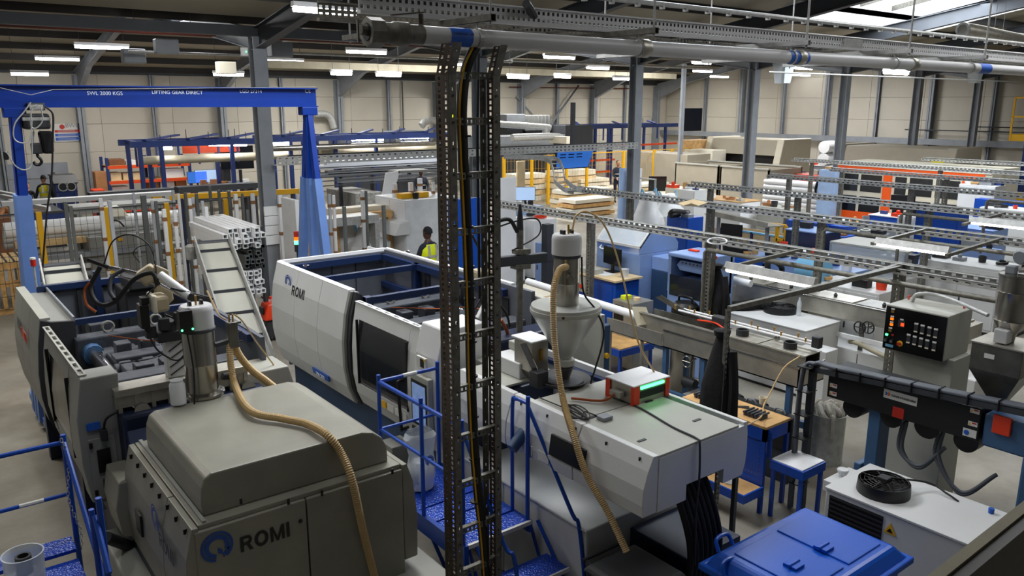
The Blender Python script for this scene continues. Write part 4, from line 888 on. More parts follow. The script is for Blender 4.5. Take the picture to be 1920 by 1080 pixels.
def blab(x): return B_('blue_band', M_().lathe([(.0565, -.0), (.0565, .16 if x < 5 else .28)], (x, PY, PZ), 24, axis='x', cap=False), 'blue_label', pp, **SM)
bx0 = Yp(838, 72, PY).x; blab(bx0)
text('lettering', 'COMPRESSED AIR', .02, (bx0 + .005, PY - .0585, PZ + .01), (1, 0, 0), (0, 0, 1), 'logo_black', pp, ext=.0005)
for p in (1475, 1835): blab(Yp(p, 100, PY).x)
for x in jn + [Yp(1712, 110, PY).x]:
    B_('pipe_coupling', M_().lathe([(.062, -.05), (.066, -.045), (.066, .045), (.062, .05)], (x, PY, PZ), 24, axis='x'), 'stainless_dull', pp, **SM)
# trapeze bars with rods, and cable tray on them
TZ = PZ + .13
endy = 4.08
bars = []
tr = thing('cable_tray', 'wide perforated galvanised cable tray hung overhead above the big pipe', 'cable tray', (3, 4.5, TZ))
for i, (px, py) in enumerate(((925, 28), (1232, 52), (1518, 78), (1710, 100), (1850, 118))):
    x = Yp(px, py, endy).x; L_ = 2.0 if i < 1 else 2.6
    b = B_('trapeze_bar', M_().box((x - .02, endy, TZ - .04), (x + .02, endy + L_, TZ - .037)).box((x - .02, endy, TZ), (x + .02, endy + L_, TZ + .003)).box((x - .02, endy, TZ - .04), (x - .017, endy + L_, TZ)).box((x + .017, endy, TZ - .04), (x + .02, endy + L_, TZ)), 'galv_old' if i < 2 else 'galv', tr)
    for yy in (endy + .03, endy + L_ - .1):
        B_('threaded_rod', M_().tube([(x, yy, TZ - .06), (x, yy, roofz(yy) - .1)], .007 if i < 1 else .01, 6), 'galv', tr)
    B_('pipe_clip', M_().lathe([(.058, -.015), (.062, -.014), (.062, .014), (.058, .015)], (x + .0, PY, PZ), 20, axis='x', cap=False).tube([(x, PY, PZ + .055), (x, PY, TZ - .04)], .008, 6), 'galv', tr)
tx0 = Yp(672, 15, 4.62).x
for (y, z0, h, m) in ((4.62, TZ + .03, .095, 'loader_grey'), (5.2, TZ + .03, .095, 'galv_old')):  # near side paler: skylight brightness put into its colour
    L_ = 22 - tx0; B_('tray_side', M_().perf((tx0, y, z0), (L_, 0, 0), (0, 0, h), int(L_ / .045), 2, .5, .5), m, tr, solid=.003)
    B_('tray_edge', M_().box((tx0, y - .02, z0 + h), (22, y + .01, z0 + h + .004)).tube([(tx0, y, z0 + h + .006), (22, y, z0 + h + .006)], .008, 6).box((tx0, y - .025, z0 - .02), (22, y + .02, z0)), m, tr)
for k in range(40):
    x = tx0 + .3 + k * .42; B_('tray_rung', M_().box((x, 4.62, TZ + .03), (x + .05, 5.2, TZ + .04)), 'galv_old', tr)
B_('tray_splice', M_().box((Yp(1585, 55, 4.6).x, 4.6, TZ + .025), (Yp(1585, 55, 4.6).x + .35, 4.617, TZ + .12)), 'galv', tr)
B_('tray_top_rail', M_().tube([(tx0 + 2.0, 4.9, TZ + .3), (22, 4.9, TZ + .3)], .022, 8), 'galv', tr)
mb = M_()
for k in range(60):
    x = tx0 + 2.1 + k * .3; mb.box((x, 4.88, TZ + .26), (x + .03, 4.92, TZ + .29))
o = B_('tray_clips', mb, 'galv', tr); o['kind'] = 'stuff'
S1('loose_cables', hose([(3.6, 4.5, TZ + .14), (4.0, 4.75, TZ + .05), (5.0, 5.0, TZ + .07), (6.5, 4.95, TZ + .06), (8, 5, TZ + .06)], .03, n=8), 'rubber', 'black cable lying along the overhead tray', 'cable', (4, 4.75, TZ), **SM)

# ==== WHEELED BINS
wb = thing('wheelie_bin', 'large blue plastic waste bin with a flat lid in the bottom right foreground', 'bin', (4.6, 2.6, 0))
bx0, bx1, by0, by1 = 4.02, 5.22, 2.25, 3.08
B_('bin_body', M_().hexa([(bx0 + .15, by0 + .12, .12), (bx1 - .15, by0 + .12, .12), (bx1 - .15, by1 - .1, .12), (bx0 + .15, by1 - .1, .12)], [(bx0 + .03, by0 + .03, 1.03), (bx1 - .03, by0 + .03, 1.03), (bx1 - .03, by1 - .03, 1.03), (bx0 + .03, by1 - .03, 1.03)]), 'bin_blue', wb, bev=.02)
B_('lid', M_().hexa([(bx0, by0, 1.03), (bx1, by0, 1.03), (bx1, by1, 1.03), (bx0, by1, 1.03)], [(bx0 + .08, by0 + .08, 1.13), (bx1 - .08, by0 + .08, 1.13), (bx1 - .08, by1 - .06, 1.13), (bx0 + .08, by1 - .06, 1.13)]), 'bin_blue', wb, bev=.025)
B_('lid_panel', M_().box((bx0 + .15, by0 + .14, 1.128), (4.6, by1 - .14, 1.14)), 'bin_blue', wb, bev=.006)
B_('lid_panel', M_().box((4.66, by0 + .14, 1.128), (bx1 - .15, by1 - .14, 1.14)), 'bin_blue', wb, bev=.006)
B_('lid_rim', M_().box((bx0 - .02, by0 - .02, 1.0), (bx1 + .02, by0 + .02, 1.05)).box((bx0 - .02, by1 - .02, 1.0), (bx1 + .02, by1 + .02, 1.05)).box((bx0 - .02, by0, 1.0), (bx0 + .02, by1, 1.05)).box((bx1 - .02, by0, 1.0), (bx1 + .02, by1, 1.05)), 'bin_blue', wb, bev=.01)
for (x, y) in ((bx0 - .02, by1 - .2), (bx0 + .2, by1 + .02)):
    B_('lid_handle', M_().tube(spline([(x, y, 1.05), (x + .02, y + .04, 1.12), (x + .14, y + .04, 1.12), (x + .16, y, 1.05)], 4), .015, 8), 'bin_blue', wb, **SM)
for x in (4.35, 4.7):
    B_('lid_hinge', M_().box((x - .05, 2.55, 1.135), (x + .05, 2.65, 1.16)).tube([(x - .06, 2.6, 1.16), (x + .06, 2.6, 1.16)], .012, 8), 'bin_blue', wb, bev=.004)
for (x, y) in ((bx0 + .2, by0 + .2), (bx1 - .2, by0 + .2), (bx0 + .2, by1 - .2), (bx1 - .2, by1 - .2)):
    B_('castor', M_().lathe([(.08, -.02), (.08, .02)], (x, y, .08), 16, axis='x').box((x - .03, y - .03, .08), (x + .03, y + .03, .14)), 'charcoal', wb)
kb = thing('black_bin', 'black plastic bin with a closed lid at the bottom edge of the picture', 'bin', (3.95, 3.55, 0))
B_('bin_body', M_().hexa([(3.72, 3.4, .05), (4.12, 3.4, .05), (4.12, 3.8, .05), (3.72, 3.8, .05)], [(3.66, 3.34, .74), (4.18, 3.34, .74), (4.18, 3.86, .74), (3.66, 3.86, .74)]), 'charcoal', kb, bev=.02)
B_('lid', M_().hexa([(3.64, 3.32, .74), (4.2, 3.32, .74), (4.2, 3.88, .74), (3.64, 3.88, .74)], [(3.68, 3.36, .79), (4.16, 3.36, .79), (4.16, 3.84, .79), (3.68, 3.84, .79)]), 'charcoal', kb, bev=.02)
B_('handle', M_().tube([(3.7, 3.92, .78), (4.1, 3.92, .78)], .014, 8).tube([(3.72, 3.86, .76), (3.72, 3.92, .78)], .01, 6).tube([(4.08, 3.86, .76), (4.08, 3.92, .78)], .01, 6), 'charcoal', kb)
q = Zp(1125, 1050, .5)
tb = thing('small_fan_box', 'small white box with a black grille at the foot of the white base', 'box', (3.72, 3.95, 0))
B_('box_shell', M_().box((3.55, 3.89, .02), (3.8, 4.0, .55)), 'panel_white', tb, bev=.01); B_('grille', M_().box((3.58, 3.88, .35), (3.76, 3.892, .5)), 'black', tb)

# ==== CHILLER WITH FAN
def chiller(name, label, x0, x1, y0, y1, h, fx, fy, fr, m='panel_white', grille=True):
    t = thing(name, label, 'chiller', ((x0 + x1) / 2, (y0 + y1) / 2, 0), 'white process chillers')
    B_('housing', M_().box((x0 + .01, y0 + .01, .04), (x1 - .01, y1 - .01, h - .02)), m, t, bev=.01)
    B_('top_panel', M_().box((x0, y0, h - .02), (x1, y1, h)), m, t, bev=.004)
    B_('plinth', M_().box((x0 + .03, y0 + .03, 0), (x1 - .03, y1 - .03, .04)), 'charcoal', t)
    if grille:
        ya = y0 + (y1 - y0) * .56
        B_('side_grille', M_().box((x0 + .004, ya, .3), (x0 + .012, y1 - .05, h - .06)), 'black', t)
        mb = M_()
        for k in range(16): mb.box((x0 - .0, ya, .32 + k * .04), (x0 + .006, y1 - .05, .335 + k * .04))
        o = B_('grille_louvres', mb, 'charcoal', t); o['kind'] = 'stuff'
    g_ = B_('fan_ring', M_().lathe([(fr * .92, 0), (fr, 0), (fr, .03), (fr * .97, .1), (fr * .95, .1), (fr * .9, .03)], (fx, fy, h), 36, cap=False), 'black', t, **SM)
    mb = M_()
    for k in range(5):
        r = fr * (.25 + .16 * k); pts = [(fx + r * math.cos(u), fy + r * math.sin(u), h + .105) for u in [i * math.pi / 14 for i in range(29)]]; mb.tube(pts, .003, 4)
    o = B_('fan_guard', mb, 'black', t); o['kind'] = 'stuff'
    for k in range(8):
        a = k * math.pi / 4; B_('guard_spoke', M_().tube([(fx + .1 * fr * math.cos(a), fy + .1 * fr * math.sin(a), h + .108), (fx + fr * .96 * math.cos(a), fy + fr * .96 * math.sin(a), h + .1)], .004, 5), 'black', t)
    for k in range(6):
        a = k * math.pi / 3; c = V((math.cos(a), math.sin(a), 0)); d = V((-c.y, c.x, 0)); o_ = V((fx, fy, h))
        B_('fan_blade', M_().add([o_ + c * fr * .2 - d * .03 + V((0, 0, .03)), o_ + c * fr * .9 - d * .08 + V((0, 0, .02)), o_ + c * fr * .9 + d * .08 + V((0, 0, .07)), o_ + c * fr * .2 + d * .03 + V((0, 0, .07))], [(0, 1, 2, 3)]), 'charcoal', t, solid=.003)
    B_('fan_hub', M_().box((fx - .045, fy - .045, h + .09), (fx + .045, fy + .045, h + .14)), 'charcoal', t, bev=.01)
    B_('fan_well', M_().lathe([(fr * .93, .001), (fr * .93, .004)], (fx, fy, h), 32), 'black', t)
    return t
fc = Zp(1657, 912, 1.05)
ch = chiller('process_chiller', 'white process chiller with a big black fan on top beside the blue bin', 5.8, 6.52, 2.1, 3.25, 1.0, fc.x, fc.y, .205)
q = Zp(1672, 1000, .8)
B_('warning_triangle', M_().prism([(2.63, .82), (2.73, .82), (2.68, .91)], 'x', 5.803, 5.81), 'label_yellow', ch)
B_('warning_bolt', M_().prism([(2.655, .835), (2.705, .835), (2.68, .87)], 'x', 5.8, 5.8035), 'black', ch)
B_('control_plate', M_().box((6.0, 2.1, .7), (6.45, 2.112, .93)), 'charcoal', ch)
B_('rotary_switch', M_().lathe([(.04, -.03), (.04, 0)], (6.2, 2.1, .8), 14, axis='y').box((6.17, 2.04, .785), (6.23, 2.075, .815)), 'orange_red', ch)
B_('blue_knob', M_().lathe([(.02, 0), (.022, .04)], Zp(1858, 962, 1.0), 10), 'blue_label', ch)
B_('fan_cable', hose([fc + V((.02, -.02, .08)), Zp(1740, 905, 1.06), Zp(1775, 925, 1.03), Zp(1797, 940, 1.005)], .008), 'rubber', ch, **SM)
B_('side_shelf', M_().box((6.0, 3.26, .85), (6.4, 3.38, .95)), 'panel_white', ch, bev=.006)
S1('funnel_cap', M_().lathe([(.03, 0), (.05, .05), (.045, .06)], (6.2, 3.32, .95), 14), 'plastic_white', 'small white cap on the ledge behind the chiller fan', 'cap', (6.2, 3.32, .95), **SM)

# ==== EXTRUDER
EX = 7.05
ex = thing('extruder', 'black bodied extruder on blue steel legs with a white name plate, right foreground', 'extruder', (EX + .2, 3.3, 0))
ya, yb = Xp(1837, 795, EX).y, Xp(1552, 720, EX).y
za_, zb_ = Xp(1552, 691, EX).z, Xp(1552, 749, EX).z
ztop, zbot = (za_ + Xp(1837, 764, EX).z) / 2, (zb_ + Xp(1837, 826, EX).z) / 2
B_('barrel_cover', M_().box((EX, ya, zbot), (EX + .34, yb, ztop)), 'extruder_black', ex, bev=.008)
for (px, py, r) in ((1603, 768, .1), (1675, 785, .105), (1742, 803, .115), (1815, 830, .105)):
    q = Xp(px, py, EX + .1); B_('cooling_blower', M_().lathe([(r * .5, 0), (r, .01), (r, .2), (r * .5, .21)], (EX + .04, q.y, q.z + .03), 24, axis='x'), 'black', ex, **SM)
def xlab(name, px, py, w_, h_, m, txt=None, d=.003):
    q = Xp(px, py, EX); o = B_(name, M_().box((EX - d, q.y - w_ / 2, q.z - h_ / 2), (EX, q.y + w_ / 2, q.z + h_ / 2)), m, ex); return q
q = xlab('name_plate', 1688, 745, .31, .085, 'label_white')
text('lettering', 'DAVIS-STANDARD', .027, (EX - .005, q.y + .08, q.z - .012), (0, -1, 0), (0, 0, 1), 'logo_black', ex)
for k, m_ in enumerate(('blue_label', 'led_orange')):
    B_('plate_emblem', M_().prism([(q.y + .13 - k * .026, q.z - .015), (q.y + .115 - k * .026, q.z), (q.y + .13 - k * .026, q.z + .015), (q.y + .145 - k * .026, q.z + .015), (q.y + .13 - k * .026, q.z), (q.y + .145 - k * .026, q.z - .015)], 'x', EX - .006, EX - .003), m_ if k == 0 else 'orange', ex)
xlab('red_plate', 1684, 774, .105, .1, 'label_red')
for (px, py) in ((1567, 700), (1563, 723), (1562, 738), (1828, 771), (1824, 795)):
    q = xlab('warning_label', px, py, .075, .04, 'label_white'); B_('label_triangle', M_().prism([(q.y + .012, q.z - .012), (q.y + .034, q.z - .012), (q.y + .023, q.z + .01)], 'x', EX - .005, EX - .003), 'label_yellow', ex); B_('label_bar', M_().box((EX - .005, q.y - .03, q.z + .002), (EX - .003, q.y + .005, q.z + .014)), 'label_red', ex)
q = xlab('notice_label', 1818, 812, .11, .07, 'label_white'); B_('notice_disc', M_().lathe([(.022, -.002), (.022, 0)], (EX - .004, q.y + .025, q.z), 14, axis='x'), 'blue_label', ex)
lg = Xp(1636, 860, EX + .1)
B_('leg', M_().box((EX + .05, lg.y - .06, .12), (EX + .25, lg.y + .06, zbot + .02)), 'steel_blue_leg', ex, bev=.01)
B_('leg_bracket', M_().box((EX + .0, lg.y + .06, .5), (EX + .2, lg.y + .13, .7)), 'steel_blue_leg', ex, bev=.01)
B_('base_frame', M_().box((EX - .1, 1.2, .05), (EX + .75, lg.y + .2, .12)), 'machine_blue', ex, bev=.01)
gy = Xp(1880, 800, EX).y
B_('gearbox', M_().box((EX + .02, 1.2, zbot - .02), (EX + .45, ya - .02, ztop - .03)), 'steel_blue_leg', ex, bev=.02)
q = Xp(1878, 800, EX); B_('coupling_guard', M_().box((EX - .01, q.y - .07, q.z - .07), (EX + .02, q.y + .07, q.z + .09)), 'led_orange' if 0 else 'orange_red', ex, bev=.006)
B_('leg', M_().box((EX + .0, 1.35, .1), (EX + .4, ya - .35, zbot)), 'steel_blue_leg', ex, bev=.02)
q = Xp(1855, 915, EX - .0); B_('motor_cover', M_().box((EX - .2, q.y - .18, .18), (EX + .1, q.y + .2, .5)), 'black', ex, bev=.03)
fz = Xp(1507, 690, EX - .02).z + .05
B_('conduit_frame', M_().box((EX - .06, yb + .12, 0), (EX, yb + .18, fz)), 'steel_dark', ex); fe = Xp(1900, 772, EX - .02); f2 = fe.z + (fe.z - fz) / (yb + .15 - fe.y) * (fe.y - 1.3) + .07; B_('conduit_frame', M_().bar((EX - .03, yb + .18, fz - .03), (EX - .03, 1.3, f2 - .03), .06, .05), 'steel_dark', ex)
fzy = lambda y: fz + (f2 - fz) * (yb + .15 - y) / (yb + .15 - 1.3)
for k in range(3):
    B_('flexible_conduit', hose([(EX - .1 - .02 * k, yb + .22, .02), (EX - .1 - .01 * k, yb + .22, fz - .15), (EX - .06 + .02 * k, yb + .12, fz + .04), (EX - .05 + .03 * k, yb - .1, fzy(yb - .1) + .03), (EX - .04 + .03 * k, 2.9, fzy(2.9) + .015), (EX - .04 + .03 * k, 1.3, f2 + .015)], .02), 'conduit', ex, **SM)
for k in range(12):
    y = 1.5 + k * .24; B_('cable_tie', M_().box((EX - .075, y, fzy(y) - .055), (EX + .05, y + .01, fzy(y) + .04)), 'black', ex)
for k in range(6):
    z = .3 + k * .25; B_('cable_tie', M_().box((EX - .16, yb + .11, z), (EX + .005, yb + .25, z + .01)), 'black', ex)
for (p0, p1) in (((1700, 790), (1778, 800)), ((1770, 805), (1870, 880))):
    a, b = Xp(*p0, EX + .15), Xp(*p1, EX + .15)
    for k in range(2): B_('hanging_conduit', hose([a + V((0, .03 * k, 0)), a + V((-.02, -.0 + .03 * k, -.28)), (a + b) / 2 + V((-.05, 0, -.42 + .02 * k)), b + V((0, 0, -.2 if p1[0] < 1800 else -.05))], .018), 'conduit', ex, **SM)
# hopper + loader over the feed throat
hx, hy = EX + .3, Xp(1880, 700, EX + .3).y
hp_ = thing('feed_hopper', 'square stainless feed hopper with a cylindrical loader above the extruder, right edge', 'loader', (hx, hy, ztop))
z1 = Xp(1875, 640, hx).z; z0 = Xp(1875, 690, hx).z; hw = .2
B_('hopper_box', M_().box((hx - hw, hy - hw, z0), (hx + hw, hy + hw, z1)), 'stainless_dark', hp_, bev=.006)
B_('hopper_cone', M_().hexa([(hx - .05, hy - .05, ztop), (hx + .05, hy - .05, ztop), (hx + .05, hy + .05, ztop), (hx - .05, hy + .05, ztop)], [(hx - hw, hy - hw, z0), (hx + hw, hy - hw, z0), (hx + hw, hy + hw, z0), (hx - hw, hy + hw, z0)]), 'stainless_dark', hp_)
B_('hopper_lid', M_().box((hx - hw - .01, hy - hw - .01, z1), (hx + hw + .01, hy + hw + .01, z1 + .012)), 'stainless_dull', hp_)
q = Xp(1855, 668, hx - hw); B_('warning_label', M_().box((hx - hw - .003, q.y - .04, q.z - .02), (hx - hw, q.y + .04, q.z + .02)), 'label_white', hp_)
lz0, lz1, lz2 = z1 + .02, Xp(1885, 600, hx).z, Xp(1885, 515, hx).z; lr = .125
B_('loader_cone', M_().lathe([(.05, z1 + .012), (.06, z1 + .08), (lr, lz1)], (hx, hy, 0), 28), 'stainless', hp_, **SM)
B_('loader_chamber', M_().lathe([(lr, lz1), (lr * 1.04, lz1 + .01), (lr, lz1 + .02), (lr, lz2 - .14), (lr * 1.03, lz2 - .13), (lr, lz2 - .12), (lr, lz2), (lr * 1.05, lz2 + .005), (lr * 1.05, lz2 + .02), (.01, lz2 + .025)], (hx, hy, 0), 32), 'stainless', hp_, **SM)
B_('lid_motor', M_().box((hx - .05, hy - .0, lz2 + .02), (hx + .02, hy + .08, lz2 + .09)), 'steel_grey', hp_, bev=.01)
B_('lid_filter', M_().lathe([(.05, -.05), (.07, 0), (.06, .06), (.02, .08)], (hx + .05, hy + .0, lz2 + .16), 18, axis='x'), 'steel_grey', hp_, **SM)
B_('flap_box', M_().box((hx - .15, hy - .05, z1 + .02), (hx - .04, hy + .06, z1 + .14)), 'loader_grey', hp_, bev=.01)
B_('suction_pipe', hose([(hx + .02, hy - .0, lz2 + .05), (hx + .1, hy - .15, lz2 + .06), (hx + .1, hy - .5, lz2 + .03)], .022), 'galv', hp_, **SM)
# control cabinet
KX = 7.75
A, B, C_, D = Xp(1661, 572, KX), Xp(1779, 592, KX), Xp(1657, 652, KX), Xp(1770, 679, KX)
ky1, ky0, kz1, kz0 = A.y, B.y, (A.z + B.z) / 2, (C_.z + D.z) / 2
kd = .52
kc = thing('control_cabinet', 'grey control cabinet with a black front full of temperature controllers, red lamps lit', 'control cabinet', (KX + .25, (ky0 + ky1) / 2, 0))
B_('cabinet_box', M_().box((KX + .012, ky0, kz0), (KX + kd, ky1, kz1)), 'panel_grey', kc, bev=.008)
B_('front_panel', M_().box((KX, ky0 + .01, kz0), (KX + .012, ky1 - .01, kz1 - .015)), 'black_gloss', kc)
B_('pedestal', M_().prism([(KX + .1, 0), (KX + .5, 0), (KX + .5, kz0), (KX + .12, kz0)], 'y', ky0 - .05, ky1 - .08), 'panel_grey', kc, bev=.01)
W_, H_ = ky1 - ky0, kz1 - kz0
def kq(u, v): return (ky1 - u * W_, kz1 - v * H_)       # u right, v down on the black front
def kbox(name, u, v, w_, h_, m, d=.006): y, z = kq(u, v); return B_(name, M_().box((KX - d, y - w_ * W_ / 2, z - h_ * H_ / 2), (KX, y + w_ * W_ / 2, z + h_ * H_ / 2)), m, kc)
for (u, v) in ((.53, .38), (.63, .39), (.74, .4), (.84, .41), (.43, .66), (.53, .67), (.63, .68), (.73, .69), (.84, .7)):
    kbox('controller', u, v, .06, .2, 'charcoal'); kbox('controller_cap', u, v - .085, .06, .035, 'label_white', .009); kbox('controller_foot', u, v + .09, .055, .03, 'cream', .009)
for (u, v, m_) in ((.13, .3, 'led_orange'), (.13, .43, 'led_orange'), (.13, .13, 'brass'), (.12, .57, 'brass')): kbox('indicator', u, v, .05, .05, m_, .01); kbox('indicator_tag', u, v - .055, .055, .03, 'label_white')
kbox('display', .29, .37, .11, .15, 'charcoal'); kbox('digits', .31, .38, .05, .07, 'led_red', .008); kbox('display_tag', .29, .27, .055, .03, 'label_white')
for (u, v) in ((.07, .68), (.17, .66)): kbox('lamp', u, v, .035, .04, 'led_green' if u < .1 else 'label_red', .01)
for (u, v) in ((.07, .8), (.17, .8)): y, z = kq(u, v); B_('selector_knob', M_().lathe([(.016, -.03), (.018, 0)], (KX, y, z), 12, axis='x'), 'chrome', kc)
y, z = kq(.3, .82); B_('stop_ring', M_().lathe([(.03, -.006), (.03, 0)], (KX, y, z), 16, axis='x'), 'label_yellow', kc); B_('stop_button', M_().lathe([(.019, -.03), (.012, 0)], (KX, y, z), 14, axis='x'), 'label_red', kc)
kbox('front_tag', .13, .92, .13, .06, 'cyan_label')
for q in (Zp(1704, 561, kz1), Zp(1808, 578, kz1)):
    B_('lifting_eye', M_().tube([(q.x + .02 * math.cos(t), q.y, kz1 + .02 + .02 * math.sin(t)) for t in [i * math.pi / 5 for i in range(11)]], .006, 6), 'orange_red', kc)
B_('top_conduit', hose([(KX + .3, ky0 + .5, kz1), (KX + .32, ky0 + .45, kz1 + .09), (KX + .34, ky0 + .2, kz1 + .1), (KX + .1, ky0 - .3, kz1 + .06)], .018), 'galv', kc, **SM)

# ==== BENCHES NEAR THE MACHINE
wbn = thing('workbench', 'blue steel workbench with a wooden top holding tools beside the white machine', 'workbench', (6.8, 4.9, 0))
bx0, bx1, by0, by1, bz = 6.58, 7.0, 4.36, 5.45, .95
B_('bench_top', M_().box((bx0, by0, bz - .03), (bx1, by1, bz)), 'wood', wbn, bev=.004)
B_('front_rail', M_().box((bx0, by0, bz - .16), (bx0 + .02, by1, bz - .03)), 'bench_blue', wbn); B_('end_rail', M_().box((bx0, by0, bz - .16), (bx1, by0 + .02, bz - .03)), 'bench_blue', wbn)
B_('perforated_panel', M_().perf((bx0 + .01, by0 + .04, .36), (0, by1 - by0 - .08, 0), (0, 0, bz - .52), 26, 12, .25, .3), 'bench_blue', wbn, solid=.003)
B_('panel_lip', M_().box((bx0, by0 + .04, .3), (bx0 + .06, by1, .36)), 'bench_blue', wbn)
for (x, y) in ((bx0, by0), (bx1 - .04, by0), (bx0, by1 - .04), (bx1 - .04, by1 - .04)): B_('leg', M_().box((x, y, 0), (x + .04, y + .04, bz - .03)), 'bench_blue', wbn)
B_('lower_shelf', M_().box((bx0 - .3, by0, .28), (bx0 - .02, by1 - .1, .31)), 'wood', wbn); B_('shelf_edge', M_().box((bx0 - .32, by0 - .02, .22), (bx0 - .3, by1 - .1, .31)).box((bx0 - .3, by0 - .02, .22), (bx0, by0, .31)), 'bench_blue', wbn)
S1('glass_dish', M_().lathe([(.06, 0), (.08, .015), (.075, .018), (.055, .004)], (bx0 - .17, 4.62, .311), 24), 'glass_clear', 'clear round dish on the low wooden shelf', 'dish', (bx0 - .17, 4.62, .311), **SM)
for (y0, lab) in ((5.15, 'row of steel mould inserts at the far end of the blue workbench'), (4.5, 'row of steel mould inserts at the near end of the blue workbench')):
    t = thing('mould_inserts', lab, 'metal parts', (6.78, y0, bz))
    for k in range(5): B_('insert', M_().box((6.68, y0 + k * .045, bz), (6.8, y0 + k * .045 + .03, bz + .035)).tube([(6.66, y0 + k * .045 + .015, bz + .045), (6.84, y0 + k * .045 + .015, bz + .045)], .012, 8), 'cast_grey', t)
S1('pliers', M_().bar((6.75, 4.95, bz + .008), (6.9, 4.8, bz + .008), .02, .012).bar((6.77, 4.93, bz + .008), (6.88, 4.75, bz + .008), .012, .012), 'steel_dark', 'dark pliers on the wooden bench top', 'pliers', (6.8, 4.9, bz))
S1('steel_plate', M_().prism([(6.66, 5.0), (6.9, 4.95), (6.92, 5.1), (6.7, 5.12)], 'z', bz, bz + .006), 'steel_grey', 'thin grey metal plate lying on the wooden bench top', 'plate', (6.78, 5.05, bz))
S1('plastic_beaker', M_().lathe([(.035, 0), (.045, .075), (.04, .075), (.03, .01)], Zp(1430, 757, bz), 20), 'cream', 'cream plastic beaker on the wooden bench top', 'beaker', Zp(1430, 757, bz), **SM)
hosething('cream air tube arching from the cooling trough down to the beaker on the workbench', [Xp(1500, 668, 7.6), Xp(1470, 690, 7.4), Xp(1445, 735, 7.2), Xp(1432, 760, 7.0), Zp(1428, 780, 1.0), Zp(1405, 795, 1.2), Zp(1398, 795, 1.7)], .008, 0, 'hose', 'air_tube', 'tube', n=6)
sb = thing('side_bench', 'small blue bench with a white top and perforated panel next to the dark conduit post', 'workbench', (7.2, 4.1, 0))
a, b, c = Zp(1470, 838, .62), Zp(1519, 858, .62), Zp(1462, 893, .62)
B_('bench_top', M_().box((6.62, 3.95, .6), (7.0, 4.3, .63)), 'white', sb, bev=.003); B_('edge_rail', M_().box((6.6, 3.93, .53), (6.62, 4.3, .62)).box((6.62, 3.93, .53), (7.0, 3.95, .62)), 'bench_blue', sb)
for (x, y) in ((6.62, 3.95), (6.96, 3.95), (6.62, 4.26), (6.96, 4.26)): B_('leg', M_().box((x, y, 0), (x + .035, y + .035, .6)), 'bench_blue', sb)
B_('perforated_back', M_().perf((6.61, 4.3, .62), (0, .05, 0), (0, 0, .3), 2, 8, .3, .3), 'bench_blue', sb, solid=.003)
tk = Zp(1545, 862, 0)
dr = thing('rag_drum', 'round grey metal drum overflowing with white rags by the extruder leg', 'drum', tk)
B_('drum_wall', M_().lathe([(.2, 0), (.2, .02), (.195, .03), (.2, .58), (.208, .6), (.2, .6), (.19, .5)], tk, 32, cap=False), 'galv', dr, **SM); B_('drum_base', M_().lathe([(.19, .01), (.19, .03)], tk, 24), 'galv', dr)
random.seed(5)
for k in range(12):
    a = k * 2.4; r = .02 + .013 * k; pts = [tk + V((r * math.cos(a), r * math.sin(a), .55 + .03 * math.sin(k))), tk + V((r * math.cos(a) + .06, r * math.sin(a) + .03, .66)), tk + V((r * math.cos(a + .5) * 1.2, r * math.sin(a + .5) * 1.2, .62)), tk + V((r * math.cos(a + 1), r * math.sin(a + 1), .52))]
    S1('rag', hose(pts, [.02, .035, .045, .03][k % 4] if 0 else .032, n=7), 'cloth_rag', 'crumpled white rag heaped in the round grey metal drum', 'rag', pts[0], group='rags in the metal drum', **SM)
S1('rag', hose([tk + V((-.14, -.12, .63)), tk + V((-.15, -.15, .6)), tk + V((-.15, -.155, .45)), tk + V((-.14, -.15, .36))], .022, n=7), 'cloth_rag', 'white rag hanging over the rim of the round grey metal drum', 'rag', tk + V((-.14, -.12, .63)), **SM)

# near edge of the viewing gallery
q = Zp(1835, 1030, 3.35)
def nearpt(px, py, d): return V((0, 0, HC)) + ray(px, py) * d
a, b = nearpt(1725, 1110, 1.3), nearpt(1990, 985, 1.75)
dd = (b - a); dd.z = 0
gl = thing('gallery_rail', 'blurred brown timber gallery rail with a lit top edge painted pale, bottom right corner', 'rail', (a.x, a.y, a.z - .5))
n_ = dd.normalized().cross(V((0, 0, 1))) * -1
r0, r1 = a - dd * .1, a + dd * 1.2
r1.z = r0.z = a.z; 
B_('rail_board', M_().hexa([r0 + V((0, 0, -.4)), r1 + V((0, 0, -.4)), r1 + V((0, 0, -.4)) + V((.03, -.03, 0)), r0 + V((0, 0, -.4)) + V((.03, -.03, 0))], [r0, r1, r1 + V((.03, -.03, 0)), r0 + V((.03, -.03, 0))]), 'mezz', gl)
B_('lit_rail_edge', M_().bar(r0, r1, .02, .012), 'insul', gl)  # pale strip paints the light caught by the rail's top edge
